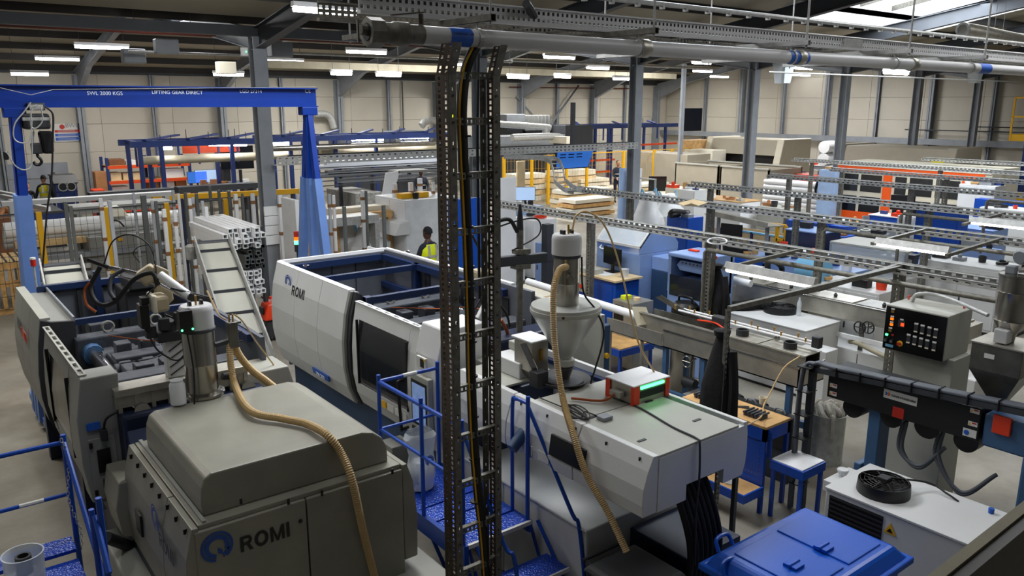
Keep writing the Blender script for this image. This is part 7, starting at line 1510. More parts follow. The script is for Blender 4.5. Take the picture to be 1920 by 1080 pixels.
# long wrapped rolls, planks and bench behind the fence
def longbox(name, label, cat, px0, px1, py, z, yv_, th, m, h=None, round_=False, group=None):
    a, b = Yp(px0, py, yv_), Yp(px1, py, yv_); z = Yp((px0 + px1) / 2, py, yv_).z
    mb = M_().tube([(a.x, yv_, z), (b.x, yv_, z)], th / 2, 12) if round_ else M_().box((a.x, yv_ - th / 2, z - (h or th)), (b.x, yv_ + th / 2, z))
    if not round_ and z > .4 and name[:4] in ('mach', 'conv', 'roll', 'stee', 'timb'):
        for t_ in (.05, .95): x_ = a.x + (b.x - a.x) * t_; mb.box((x_ - .05, yv_ - th / 2, 0), (x_ + .05, yv_ + th / 2, z - (h or th)))
    return S1(name, mb, m, label, cat, ((a.x + b.x) / 2, yv_, z), group=group, smooth=round_)
YF = yv + 1.6
for k in range(3): longbox('wrapped_profile_bundle', ['white wrapped profile bundle behind the mesh fence, topmost', 'white wrapped profile bundle behind the mesh fence, middle', 'white wrapped profile bundle behind the mesh fence, lowest'][k], 'bundle', 5, 335 - 20 * k, 420 + 10 * k, 1, YF + .1 * k, .35, 'sheet', round_=True)
longbox('timber_plank', 'long tan plank below the wrapped bundles behind the mesh fence', 'plank', 25, 195, 447, 1, YF - .3, .3, 'wood_pale', .12)
for nm, px0, px1, py, m_, lab in (('roller_bench', 0, 480, 462, 'steel_grey', 'long grey steel bench behind the mesh fence'), ('steel_profile', 90, 470, 480, 'panel_white', 'long white profile lying low behind the mesh fence'), ('steel_profile', 60, 480, 495, 'galv', 'long silver profile lying lowest behind the mesh fence')):
    longbox(nm, lab, 'bench' if nm == 'roller_bench' else 'profile', px0, px1, py, 1, YF - .5, .5 if nm == 'roller_bench' else .18, m_, .1)
x_, y_ = Yp(230, 440, YF - .4).x, YF - .4
mc = cabinet('cutting_machine', 'grey machine box with a cream hood behind the mesh fence', 'machine', x_ + .0, y_ + .2, .9, 1.5, Yp(230, 437, y_).z, 'panel_mid', doors=0)
a, b = Yp(204, 408, y_), Yp(240, 388, y_); B_('cream_hood', M_().hexa([(a.x, y_, a.z), (b.x, y_, a.z), (b.x, y_ + .6, a.z), (a.x, y_ + .6, a.z)], [(a.x + .05, y_ + .05, b.z), (b.x - .12, y_ + .05, b.z), (b.x - .12, y_ + .55, b.z), (a.x + .05, y_ + .55, b.z)]), 'cream_white', mc, bev=.02)
B_('yellow_knob', M_().box(Yp(222, 452, y_ - .3), Yp(230, 446, y_ - .3) + V((0, .05, 0))), 'yellow', mc)
B_('hood_hose', hose([Yp(212, 420, y_ - .1), Yp(214, 413, y_ - .1), Yp(224, 416, y_ - .1), Yp(233, 425, y_ - .1)], .02, n=6), 'rubber', mc, **SM)
# ---- upright profiles
random.seed(11)
UP_ = [(122, 378, 8, 'dark_profile', 0), (132, 386, 7, 'dark_profile', 0), (188, 372, 8, 'white_profile', 1), (205, 377, 8, 'grey_profile', 0), (250, 362, 6, 'grey_profile', 0), (268, 366, 11, 'dark_profile', 0), (285, 376, 6, 'grey_profile', 1), (292, 377, 6, 'dark_profile', 0),
       (307, 392, 8, 'white_profile', 1), (324, 357, 6, 'grey_profile', 0), (327, 394, 7, 'white_profile', 1), (334, 363, 6, 'white_profile', 0), (341, 372, 5, 'navy', 0), (347, 361, 6, 'dark_profile', 0), (355, 372, 7, 'white_profile', 1), (361, 370, 6, 'grey_profile', 1), (368, 363, 6, 'dark_profile', 0), (379, 377, 6, 'grey_profile', 0),
       (386, 388, 8, 'white_profile', 1), (393, 349, 6, 'dark_profile', 0), (410, 356, 6, 'dark_profile', 0), (429, 358, 6, 'dark_profile', 0), (441, 364, 8, 'white_profile', 1), (454, 363, 5, 'dark_profile', 0), (464, 393, 5, 'dark_profile', 0), (473, 363, 8, 'white_profile', 1), (524, 366, 9, 'white_profile', 1), (534, 366, 6, 'grey_profile', 1), (566, 358, 8, 'white_profile', 1), (558, 366, 5, 'grey_profile', 0),
       (617, 364, 6, 'grey_profile', 1), (625, 366, 6, 'white_profile', 1), (645, 387, 7, 'dark_profile', 0), (679, 357, 7, 'white_profile', 1), (686, 358, 5, 'dark_profile', 0), (719, 385, 7, 'dark_profile', 0), (740, 344, 9, 'white_profile', 1), (770, 342, 9, 'white_profile', 1), (787, 334, 9, 'white_profile', 1), (812, 342, 6, 'white_profile', 1)]
pos = {'white_profile': 'white', 'grey_profile': 'light grey', 'dark_profile': 'dark grey', 'navy': 'navy'}
for i, (px, py, wpx, m_, tape) in enumerate(UP_):
    zt_ = 2.25 if px < 600 else 2.1; p = Zp(px, py, zt_); fd = p.dot(FH); w_ = wpx / 1500 * fd * .8
    side = 'left of the grey column' if px < 500 else ('right of the grey column' if px < 600 else 'right of the gantry leg')
    ordn = ['far left', 'leftmost', 'second', 'third', 'fourth', 'fifth', 'sixth', 'seventh', 'eighth', 'ninth', 'tenth']
    t = thing('upright_profile', '', 'profile', (p.x, p.y, 0), 'upright stored profiles'); t['_px'] = px; t['_m'] = pos[m_]; t['_t'] = tape
    B_('profile_bar', M_().box((p.x - w_ / 2, p.y - w_ / 2, 0), (p.x + w_ / 2, p.y + w_ / 2, zt_)), m_, t)
    if tape:
        for z in (zt_ - .2 - random.random() * .1, zt_ - .75 - random.random() * .2, zt_ - 1.3 - random.random() * .2): B_('tape_band', M_().box((p.x - w_ / 2 - .006, p.y - w_ / 2 - .006, z), (p.x + w_ / 2 + .006, p.y + w_ / 2 + .006, z + .07)), 'tape', t)
from collections import defaultdict
grp = defaultdict(list)
for o in [o for o in S.objects if '_px' in o]:
    s_ = ('by the mesh fence' if o['_px'] < 300 else 'between mesh fence and square tubes' if o['_px'] < 500 else 'beside the grey column') if o['_px'] < 600 else 'behind the white machine guard'
    grp[(o['_m'], o['_t'], s_)].append(o)
ORD = ['first', 'second', 'third', 'fourth', 'fifth', 'sixth', 'seventh', 'eighth', 'ninth']
for (c_, tp_, s_), os_ in grp.items():
    os_.sort(key=lambda o: o['_px'])
    for k, o in enumerate(os_):
        o['label'] = ('%s upright %sprofile %s' % (c_, 'taped ' if tp_ else '', s_)) + ('' if len(os_) == 1 else ', %s from the left' % ORD[k])
        for kk in ('_px', '_m', '_t'): del o[kk]
# yellow handrail behind profiles
a, b = Yp(285, 372, yv + 4), Yp(560, 358, yv + 4)
yr = thing('yellow_beam', 'long yellow steel beam lying behind the upright profiles', 'beam', a); B_('beam', M_().bar(a, b, .1, .14), 'yellow', yr)
for t_ in (.05, .5, .95): q = a.lerp(b, t_); B_('beam_leg', M_().box((q.x - .04, q.y - .04, 0), (q.x + .04, q.y + .04, q.z)), 'steel_dark', yr)
# ---- square tube stacks on a cantilever rack
tx, ty = Yp(498, 500, 13.4).x, 13.4
cr = thing('tube_rack', 'dark cantilever rack holding square tubes left of the steep conveyor top', 'rack', (tx, ty, 0))
f = lambda px, py: Yp(px, py, ty)
B_('rack_post', M_().box((f(497, 500).x, ty + .1, 0), (f(503, 500).x, ty + .2, f(500, 425).z)), 'steel_dark', cr)
B_('rack_post', M_().box((f(497, 500).x, ty + 1.5, 0), (f(503, 500).x, ty + 1.6, f(500, 425).z)), 'steel_dark', cr)
for py in (462, 500, 548):
    z = f(480, py).z; B_('rack_arm', M_().box((f(440, py).x, ty + .1, z - .05), (f(500, py).x, ty + .18, z)), 'steel_dark', cr); B_('rack_arm', M_().box((f(440, py).x, ty + 1.5, z - .05), (f(500, py).x, ty + 1.58, z)), 'steel_dark', cr)
def sqtube(x, z, s, L_, m, y=ty, dyy=0):
    t = s * .14; mb = M_(); y0 = y + dyy
    mb.box((x, y0, z), (x + s, y0 + L_, z + t)).box((x, y0, z + s - t), (x + s, y0 + L_, z + s)).box((x, y0, z + t), (x + t, y0 + L_, z + s - t)).box((x + s - t, y0, z + t), (x + s, y0 + L_, z + s - t)); return mb
random.seed(2)
for (py0, rows, cols, m_, s, lab) in ((462, 4, 7, 'white_profile', .085, 'white square tube on the top arms of the dark cantilever rack'), (500, 4, 4, 'dark_profile', .075, 'dark square tube on the middle arms of the dark cantilever rack'), (548, 5, 6, 'white_profile', .08, 'white square tube on the bottom arms of the dark cantilever rack')):
    zb = f(480, py0).z; x1 = f(497, py0).x
    for r in range(rows):
        for c in range(cols - (r > 2)):
            x = x1 - .02 - (c + 1) * (s + .012) + random.uniform(-.004, .004); dyy = random.uniform(-.18, .08)
            S1('square_tube', sqtube(x, zb + r * s, s * .97, 1.9, m_, dyy=dyy), m_, lab, 'tube', (x, ty + dyy, zb + r * s), group='square tubes on the ' + {462: 'top', 500: 'middle', 548: 'bottom'}[py0] + ' arms')
# wooden box, clear bag on floor near column
q = Zp(532, 470, 1.0) + V((.25, -.35, 0)); S1('wooden_box', M_().box(q + V((-.25, -.2, -.02)), q + V((.1, .3, .3))).box(q + V((-.3, -.25, -1.0)), q + V((.15, .35, -.02))), 'wood', 'open wooden box on a stand at the foot of the grey column', 'box', q + V((0, 0, -1.0)))
# stiff white sheet fixed on the column
cx = XS[1]; qa, qb = Yp(494, 387, 16.3), Yp(518, 458, 16.3)
ws = thing('column_padding', 'white panels wrapped round the lower part of the grey column', 'panel', (cx, 16.25, 0))
for k in range(4): zz = qb.z + (qa.z - qb.z) * k / 4; B_('panel', M_().box((cx - .17, 16.3, zz), (cx + .17, 16.34, zz + (qa.z - qb.z) / 4 - .012)), 'white', ws, bev=.006)
# bulk bags and white machine behind centre machine
sack('white bulk bag full of brown waste behind the centre machine guard', (*at(648, 500, 0), 0), .6, 1.35, 8)
sack('lower white bulk bag right of the waste filled one', (*at(690, 505, 0), 0), .55, 1.1, 9)
random.seed(4)
for k in range(8):
    q = V((*at(648, 500, 0), 1.33)) + V((-.35 + .09 * k, -.2 + .2 * (k % 3), 0)); S1('waste_scrap', hose([q, q + V((.12, .08, .08)), q + V((.2, -.05, .0))], .06, n=6), 'tape' if k % 2 else 'card', 'brown scrap piled on the waste filled bulk bag', 'scrap', q, group='scrap on the bulk bag')
x, y = at(785, 372, 1.75)
wm = cabinet('white_machine', 'white machine with a sloping desk and yellow parts, left of the blue partition', 'machine', x + .3, y + .6, 1.6, 1.6, 1.75, 'plastic_white', doors=2, panel='white')
B_('sloping_desk', M_().hexa([(x - .9, y - .3, .9), (x - .45, y - .3, .9), (x - .45, y + .7, .9), (x - .9, y + .7, .9)], [(x - .75, y - .3, 1.2), (x - .45, y - .3, 1.25), (x - .45, y + .7, 1.25), (x - .75, y + .7, 1.2)]), 'panel_white', wm, bev=.02)
for (px, py, w_) in ((717, 398, .5), (762, 388, .4)): q = V((x + (-.45 if px < 740 else .1), y + .1, 1.75)); S1('yellow_tray', M_().box(q, q + V((w_ * .7, .25, .14))), 'yellow', 'yellow plastic tray %s' % ('beside the waste filled bulk bag' if px < 740 else 'on the white machine'), 'tray', q, bev=.02)
# pale sculpted hood (710-810,320-370)
x, y = Yp(725, 365, 20).x, 20
hd = thing('machine_hood', 'white cut-out machine hood panel standing left of the operator', 'machine', (x, y, 0)); z0_ = Yp(720, 370, 20).z; z1_ = Yp(720, 325, 20).z
B_('hood_leaf', M_().prism([(x - .15, z0_), (x, z1_), (x + .45, z1_ + .05), (x + .35, z1_ - .25), (x + .1, z0_)], 'y', y, y + .04), 'white', hd); B_('hood_roof', M_().box((x + .4, y, z1_ - .02), (x + 1.4, y + .6, z1_ + .04)), 'panel_mid', hd); B_('hood_body', M_().box((x, y + .1, 0), (x + 1.4, y + .6, z0_)), 'steel_grey', hd)
# blue partition
a, b = Yp(842, 375, 13.0), Yp(868, 495, 13.0)
S1('blue_partition', M_().box((a.x, 13.0, 0), (a.x + .75, 13.06, a.z)), 'cab_blue', 'tall bright blue partition panel behind the cable ladder', 'partition', (a.x, 13.0, 0), bev=.01)
S1('white_board', M_().box((Yp(935, 400, 13.6).x, 13.6, 0), (Yp(968, 400, 13.6).x, 13.65, Yp(950, 333, 13.6).z)), 'white', 'tall white board right of the cable ladder', 'board', (Yp(950, 400, 13.6).x, 13.6, 0), bev=.01)
for i, (px, py, z, w_, m_, lab) in enumerate(((945, 412, 1.5, .7, 'sheet', 'plastic wrapped white stack right of the cable ladder'), (1000, 408, 1.45, .9, 'white', 'white shelving unit with brown boxes behind the picker mast'), (1045, 455, 1.1, .7, 'machine_pale_blue', 'pale blue table edge behind the hopper head'), (985, 385, 1.6, .6, 'pale_blue', 'pale blue cabinet with a lit screen behind the overhead rail'))):
    cab_at('storage_unit', lab, 'cabinet', px, py, z, w_, .7, m_, doors=1 if i != 0 else 0)
q = V((*at(985, 385, 1.6), 1.6)); monitor('monitor', 'lit pale blue screen above the nearest overhead rail', q, .5, .35, math.radians(-35), 'screen_pale')
q = Zp(1027, 420, 1.9); S1('dark_mast', M_().box((q.x - .08, q.y - .08, 0), (q.x + .08, q.y + .08, 1.9)).box((q.x - .09, q.y - .09, 1.2), (q.x + .09, q.y + .09, 1.25)), 'steel_dark', 'dark square post with tape left of the hopper head', 'post', (q.x, q.y, 0))
# ==== BACK OF THE HALL
def bx1(name, label, cat, x0, x1, y0, y1, z0, z1, m, bev=.02, group=None): return S1(name, M_().box((x0, y0, z0), (x1, y1, z1)), m, label, cat, ((x0 + x1) / 2, (y0 + y1) / 2, z0), bev=bev, group=group)
# blue frame racks
def frame_rack(label, px0, px1, pyt0, yv_, posts, dep=1.6, zt=None, arms=6, roof=3, levels=(), lm='insul'):
    z = zt or Yp((px0 + px1) / 2, pyt0, yv_).z; x0, x1 = Yp(px0, pyt0, yv_).x, Yp(px1, pyt0, yv_).x
    t = thing('frame_rack', label, 'rack', ((x0 + x1) / 2, yv_, 0), 'blue frame racks')
    for y in (yv_, yv_ + dep): B_('top_beam', M_().box((x0, y - .06, z - .2), (x1, y + .06, z)), 'rack_blue', t)
    for x in posts:
        for y in (yv_, yv_ + dep): B_('post', M_().box((x - .06, y - .06, 0), (x + .06, y + .06, z - .2)), 'rack_blue', t)
        B_('end_beam', M_().box((x - .05, yv_, z - .12), (x + .05, yv_ + dep, z - .02)), 'rack_blue', t)
    for k in range(arms): x = x0 + (k + .5) * (x1 - x0) / arms; B_('hanger', M_().box((x - .03, yv_ + dep * .5, z - .85), (x + .03, yv_ + dep * .5 + .06, z - .1)), 'rack_blue', t)
    for k in range(roof): x = x0 + (k + .3) * (x1 - x0) / roof; B_('roof_brace', M_().bar((x, yv_ - .1, z + .03), (x + 1.6, yv_ + dep + .3, z + .1), .14, .06), 'rack_blue', t)
    for (zz, mm) in levels: B_('shelf_beam', M_().box((x0, yv_ - .05, zz - .1), (x1, yv_ + .02, zz)), mm, t)
    return t
RY_ = 27.5
P = lambda px, py, y=RY_: Yp(px, py, y)
frame_rack('blue steel frame rack left of the grey column, orange shelving behind it', 243, 478, 262, RY_, [P(264, 300).x, P(304, 300).x, P(436, 300).x], arms=6, roof=3)
frame_rack('blue steel frame rack right of the gantry leg, silver tubes behind it', 505, 838, 252, RY_, [P(546, 300).x, P(630, 300).x, P(706, 300).x], arms=12, roof=5)
frame_rack('farther blue steel frame rack right of the blue wall screen', 1058, 1270, 233, 30.5, [P(1116, 260, 30.5).x, P(1146, 260, 30.5).x, P(1180, 260, 30.5).x, P(1247, 260, 30.5).x], arms=6, roof=3, levels=((1.3, 'orange_rack'), (.7, 'orange_rack'), (2.0, 'orange_rack')))
longbox('long_tube', 'long tan tube lying on the first blue rack left of the column', 'tube', 262, 545, 296, 1, RY_ + .3, .28, 'insul', round_=True)
longbox('long_tube', 'long tan tube lying on the second blue rack right of the gantry leg', 'tube', 600, 848, 281, 1, RY_ + .3, .28, 'insul', round_=True)
longbox('long_tube', 'long silver tube above the tan tube on the second blue rack', 'tube', 480, 815, 274, 1, RY_ - .2, .2, 'stainless', round_=True)
for k, (px0, px1, py) in enumerate(((302, 322, 278), (350, 430, 267), (392, 462, 271), (441, 482, 265), (505, 545, 268), (660, 718, 262), (750, 803, 258), (1205, 1222, 236))):
    y = 27.5 if k < 7 else 30.5; a, b = Yp(px0, py, y), Yp(px1, py, y); lab = ['short tilted lit tube at the left end of the first blue rack', 'lit tube light in the first blue rack, upper one', 'lit tube light in the first blue rack, lower one', 'lit tube light just left of the grey column', 'lit tube light just right of the grey column', 'lit tube light in the middle of the second blue rack', 'lit tube light at the right of the second blue rack', 'small lit tube light in the farther blue rack'][k]
    t = thing('tube_light', lab, 'light', a, 'tube lights in the blue racks')
    for e_ in (a, b): B_('suspension', M_().box(e_ + V((-.01, -.01, .05)), e_ + V((.01, .01, .42))), 'steel_dark', t); B_('light_tube', M_().tube([a, b], .05, 8), 'tube_light', t); B_('light_body', M_().box(a + V((0, -.04, .05)), b + V((0, .04, .1))), 'white', t)
a, b = P(365, 283), P(475, 275)
for k, (px0, px1, py) in enumerate(((362, 472, 277), (505, 560, 276))): a, b = P(px0, py), P(px1, py); S1('banner', M_().box((a.x, RY_ + 1.2, a.z - .25), (b.x, RY_ + 1.23, a.z + .2)), 'pale_blue' if 0 else 'orange_rack', 'red banner strip behind the tube lights %s of the grey column' % ('left' if k == 0 else 'right'), 'banner', (a.x, RY_ + 1.2, a.z - .25))
# orange shelving against the left wall
SY = 33.5
x0, x1 = Yp(203, 330, SY).x, Yp(357, 330, SY).x; xm = Yp(287, 330, SY).x
zs = [Yp(280, py, SY).z for py in (389, 360, 336, 308)]; zs[0] = max(.15, zs[0])
sh = thing('pallet_racking', 'blue and orange shelving full of cardboard boxes against the left wall', 'shelf', ((x0 + x1) / 2, SY, 0))
for x in (x0, xm, x1):
    for y in (SY, SY + 1): B_('upright', M_().box((x - .05, y - .05, 0), (x + .05, y + .05, zs[-1] + .3)), 'rack_blue', sh)
for z in zs:
    for y in (SY - .03, SY + 1): B_('shelf_beam', M_().box((x0, y - .03, z - .12), (x1, y + .03, z)), 'orange_rack', sh)
    B_('shelf_deck', M_().box((x0, SY, z - .02), (x1, SY + 1, z)), 'wood_pale', sh)
random.seed(21)
for li, z in enumerate(zs):
    x = x0 + .1; k = 0
    while x < x1 - .5:
        w_ = random.uniform(.35, .75); h_ = random.uniform(.25, .5) if li < 3 else random.uniform(.15, .4)
        if random.random() < .85 and abs(x - xm) > .1: bx1('cardboard_box', 'brown box on the %s shelf of the blue and orange shelving' % ['bottom', 'second', 'third', 'top'][li], 'box', x, x + w_, SY + .1, SY + .8, z, z + h_, random.choice(['card', 'card', 'card_dark', 'white', 'ply']), .01, 'boxes on the shelving')
        x += w_ + .06
bx1('cardboard_box', 'tall brown box leaning left of the blue and orange shelving', 'box', Yp(180, 345, SY).x, Yp(202, 345, SY).x, SY, SY + .5, 0, Yp(190, 322, SY).z, 'card')
bx1('red_machine', 'small red machine on the floor below the first shelf bay', 'machine', Yp(176, 365, 31).x, Yp(198, 365, 31).x, 31, 31.6, 0, Yp(185, 356, 31).z, 'orange_red')
# desk zone
dk = thing('desk', 'long cluttered desk by the wall between shelving and black screen', 'desk', (Yp(415, 330, 32).x, 32, 0)); a, b = Yp(358, 340, 32), Yp(470, 338, 32); B_('desk_top', M_().box((a.x, 31.6, .95), (b.x, 32.5, 1.0)), 'white', dk)
for x in (a.x + .1, b.x - .1): B_('desk_leg', M_().box((x - .04, 31.7, 0), (x + .04, 32.4, .95)), 'steel_dark', dk)
q = Yp(370, 335, 32); monitor('monitor', 'left lit blue monitor on the cluttered desk', (q.x, 32, 1.0), .75, .45, 0, 'screen_blue'); q = Yp(387, 335, 32); monitor('monitor', 'right lit pale monitor on the cluttered desk', (q.x, 32, 1.0), .85, .5, 0, 'screen_pale')
q = Yp(451, 318, 31.2); t = monitor('wall_screen', 'black flat screen on a stand right of the cluttered desk', (q.x, 31.5, q.z), 1.3, .9, 0, 'screen_dark', False, cat='screen'); B_('stand', M_().box((q.x - .05, 31.22, 0), (q.x + .05, 31.28, q.z)), 'black', t)
bx1('office_printer', 'dark printer on the desk left of the black screen', 'printer', Yp(416, 330, 32).x, Yp(430, 330, 32).x, 31.8, 32.3, 1.0, 1.7, 'charcoal')
random.seed(8)
for k in range(9): x = a.x + .3 + k * (b.x - a.x - .8) / 8; bx1('desk_clutter', 'small part lying on the cluttered desk', 'part', x, x + random.uniform(.15, .4), 31.7, 31.9, 1.0, 1.0 + random.uniform(.08, .25), random.choice(['white', 'card', 'orange_red', 'steel_grey', 'black']), .01, 'parts on the cluttered desk')
# long dark bench rails
for k, (px0, px1, py) in enumerate(((165, 470, 352), (185, 475, 368), (330, 480, 346))): longbox('machine_bed', 'long dark machine bed crossing behind the upright profiles, %s' % ['middle', 'nearest', 'farthest'][k], 'machine', px0, px1, py, 1, 25.5 - k, .4, 'steel_dark', .16)
longbox('conveyor_rail', 'long pale steel rail ending left of the upright profiles', 'rail', 0, 325, 368, 1, 21.5, .3, 'panel_white', .1)
longbox('conveyor_bed', 'long pale bench below the steel rail', 'bench', 130, 315, 380, 1, 20.5, .8, 'panel_mid', .15)
# blasting cabinet
BY = 30.0; x0, x1 = Yp(103, 350, BY).x, Yp(145, 350, BY).x; za, zb, zc = Yp(120, 333, BY).z, Yp(120, 346, BY).z, Yp(120, 360, BY).z
bc = thing('blast_cabinet', 'blue blasting cabinet with two round glove holes beside the left wall', 'machine', ((x0 + x1) / 2, BY, 0))
B_('cabinet_shell', M_().prism([(BY, zc), (BY, zb), (BY + .35, za), (BY + 1, za), (BY + 1, zc)], 'x', x0, x1), 'rack_blue', bc, bev=.02); B_('hopper', M_().hexa([((x0 + x1) / 2 - .15, BY + .3, zc - .7), ((x0 + x1) / 2 + .15, BY + .3, zc - .7), ((x0 + x1) / 2 + .15, BY + .6, zc - .7), ((x0 + x1) / 2 - .15, BY + .6, zc - .7)], [(x0, BY, zc), (x1, BY, zc), (x1, BY + 1, zc), (x0, BY + 1, zc)]), 'rack_blue', bc)
B_('lid', M_().prism([(BY - .02, zb + .02), (BY + .33, za + .02), (BY + 1, za + .02), (BY + 1, za + .06), (BY + .3, za + .06), (BY - .04, zb + .05)], 'x', x0 - .03, x1 + .03), 'charcoal', bc)
for f_ in (.35, .72): x = x0 + (x1 - x0) * f_; B_('glove_ring', M_().lathe([(.12, -.04), (.15, -.04), (.15, 0)], (x, BY, (zb + zc) / 2 + .05), 16, axis='y', cap=False), 'galv', bc); B_('glove_hole', M_().lathe([(.12, -.02), (.12, 0)], (x, BY, (zb + zc) / 2 + .05), 16, axis='y'), 'black', bc)
for (x, y) in ((x0 + .05, BY + .05), (x1 - .05, BY + .05), (x0 + .05, BY + .95), (x1 - .05, BY + .95)): B_('leg', M_().box((x - .04, y - .04, 0), (x + .04, y + .04, zc)), 'rack_blue', bc)
bx1('wall_unit', 'grey unit with a round meter on the wall above the blasting cabinet', 'unit', Yp(102, 325, 35.6).x, Yp(113, 325, 35.6).x, 35.5, 35.9, Yp(105, 331, 35.6).z, Yp(105, 323, 35.6).z, 'panel_mid')
# safety sign on the wall
a, b = Yp(103, 266, 35.9), Yp(149, 232, 35.9); W2, H2 = b.x - a.x, b.z - a.z
sg = thing('safety_sign', 'white site safety sign with red and blue lines on the left wall', 'sign', (a.x, 35.9, a.z)); B_('board', M_().box((a.x, 35.9, a.z), (b.x, 35.94, b.z)), 'label_white', sg)
for k, (u0, u1, v0, v1, m_) in enumerate(((.04, .98, .52, .66, 'label_red'), (.04, .98, .3, .45, 'blue_label'), (.04, .98, .06, .24, 'blue_label'))):
    B_('sign_band', M_().box((a.x + W2 * u0, 35.89, a.z + H2 * v0), (a.x + W2 * u1, 35.9, a.z + H2 * v1)), m_, sg)
    for r in range(2): B_('sign_line', M_().box((a.x + W2 * .14, 35.885, a.z + H2 * (v0 + .03 + .06 * r)), (a.x + W2 * (.9 - .1 * r), 35.89, a.z + H2 * (v0 + .045 + .06 * r))), 'label_white', sg)
B_('sign_emblem', M_().lathe([(.1, 0), (.1, .01)], (a.x + W2 * .33, 35.885, a.z + H2 * .84), 6, axis='y'), 'label_red', sg); text('lettering', 'BWC', .22, (a.x + W2 * .45, 35.88, a.z + H2 * .8), (1, 0, 0), (0, 0, 1), 'steel_grey', sg)
# green display
q = Yp(851, 216, 30); bd = thing('matrix_display', 'yellow green dot matrix display hanging behind the cable ladder', 'display', q); B_('display_case', M_().box(q + V((-.4, 0, -.25)), q + V((.35, .1, .25))), 'black', bd)
random.seed(9)
mb = M_()
for i in range(12):
    for j in range(7):
        if random.random() < .5: c = q + V((-.34 + i * .055, -.01, -.2 + j * .058)); mb.box(c, c + V((.04, .012, .042)))
o = B_('lit_dots', mb, 'led_yellow', bd); o['kind'] = 'stuff'
# silver tube stack (575-815, 300-345)
random.seed(6)
for r, py in enumerate((305, 314, 323, 330, 338)):
    for c in range(2):
        a, b = Yp(672 - 50 * (r % 2) - 20 * r * 0, py, 24.5), Yp(835, py - 2, 24.5); a = Yp([610, 575, 612, 575, 636][r], py + 1, 24.5 + c * .2)
        S1('silver_profile', M_().box((a.x, 24.4 + c * .25, a.z - .07), (b.x, 24.6 + c * .25, a.z + .07)), 'grey_profile', 'silver profile in the stack behind the operator, row %s from the top, %s' % (['one', 'two', 'three', 'four', 'five'][r], 'front' if c == 0 else 'back'), 'profile', (a.x, 24.4 + c * .25, a.z), bev=.01)
hr = thing('profile_rack', 'dark steel rack carrying the silver profiles', 'rack', (P(620, 330).x, 24.9, 0))
for px in (578, 640, 700, 770, 830): x = Yp(px, 330, 24.8).x; B_('post', M_().box((x - .05, 24.85, 0), (x + .05, 24.95, Yp(px, 300, 24.8).z)), 'steel_dark', hr)
for py in (309, 318, 327, 334, 343): a = Yp(578, py, 24.8); B_('arm', M_().box((a.x, 24.3, a.z - .1), (Yp(830, py, 24.8).x, 24.36, a.z - .07)), 'steel_dark', hr)
longbox('timber_bundle', 'long beige bundle with orange straps behind the upright profiles', 'bundle', 615, 770, 385, 1, 18.5, .4, 'cream', .18); longbox('timber_plank', 'long brown beam below the beige bundle', 'beam', 620, 730, 398, 1, 18.2, .35, 'wood', .16)
longbox('steel_bench', 'grey steel bench end behind the upright profiles', 'bench', 600, 700, 404, 1, 17.6, .6, 'galv', .2)
cab_at('parts_crate', 'blue open crate behind the gantry leg', 'box', 634, 425, 1.0, 1.2, .8, 'rack_blue', doors=0); cab_at('block_stack', 'stack of grey brown blocks behind the upright profiles', 'stack', 663, 356, 1.2, 2.2, 1.0, 'cast_light', doors=0)
cab_at('plastic_curtain', 'hanging white plastic sheet right of the grey column', 'sheet', 543, 372, 2.3, .7, .08, 'sheet', doors=0)
# grey perforated tray along the columns
a, b = Yp(512, 300, 16.2), Yp(1187, 268, 16.2)
dt = thing('wall_tray', 'pale perforated cable tray running between the grey columns', 'cable tray', (a.x, 16.1, a.z)); L_ = b.x - a.x; zt_ = (a.z + b.z) / 2
B_('tray_side', M_().perf((a.x, 16.0, zt_ - .12), (L_, 0, 0), (0, 0, .17), int(L_ / .14), 2, .4, .4), 'galv', dt, solid=.004); B_('tray_floor', M_().box((a.x, 16.0, zt_ - .13), (b.x, 16.3, zt_ - .12)), 'galv', dt)
for dz in (.02, .05): B_('tray_cable', M_().tube([(a.x + .3, 16.15, zt_ + dz), (b.x, 16.15, zt_ + dz)], .02, 6), 'rubber', dt)
sc_ = thing('curved_tray', 'curved cable tray dropping in an S bend from the column line to the second rail', 'cable tray', Yp(1040, 300, 14.5)); pts = spline([Yp(945, 294, 15.8), Yp(1020, 298, 15.4), Yp(1036, 315, 14.8), Yp(1040, 338, 13.8), Yp(1056, 354, 12.4), Zp(1075, 360, RZ)], 5)
for s_ in (0, .32):
    for i in range(len(pts) - 1): B_('tray_side', M_().bar(pts[i] + V((s_, 0, 0)), pts[i + 1] + V((s_, 0, 0)), .02, .1), 'galv', sc_)
for i in range(0, len(pts), 2): B_('tray_rung', M_().bar(pts[i], pts[i] + V((.32, 0, 0)), .04, .02), 'galv', sc_)
# blue tv
a, b = Yp(1035, 318, 16.8), Yp(1105, 274, 16.8)
tv = thing('wall_screen', 'large bright blue screen tilted on a bracket right of the cable ladder', 'screen', ((a.x + b.x) / 2, 16.8, a.z)); n0, n1 = (a.x, a.z), (b.x, b.z)
for nm, d0, m_, s_ in (('casing', .0, 'black', 0), ('screen', -.012, 'screen_blue', .025)):
    B_(nm, M_().hexa([(a.x + s_ + .05, 16.72 + d0, a.z + s_), (b.x - s_ - .1, 16.72 + d0, a.z + s_), (b.x - s_ - .1, 16.78 + d0, a.z + s_), (a.x + s_ + .05, 16.78 + d0, a.z + s_)], [(a.x + s_, 16.6 + d0, b.z - s_ * 3), (b.x - s_, 16.6 + d0, b.z - s_ * 3), (b.x - s_, 16.66 + d0, b.z - s_ * 3), (a.x + s_, 16.66 + d0, b.z - s_ * 3)]), m_, tv)
B_('bracket', M_().box(((a.x + b.x) / 2 - .05, 16.7, b.z), ((a.x + b.x) / 2 + .05, 16.8, b.z + 1.2)), 'steel_dark', tv)
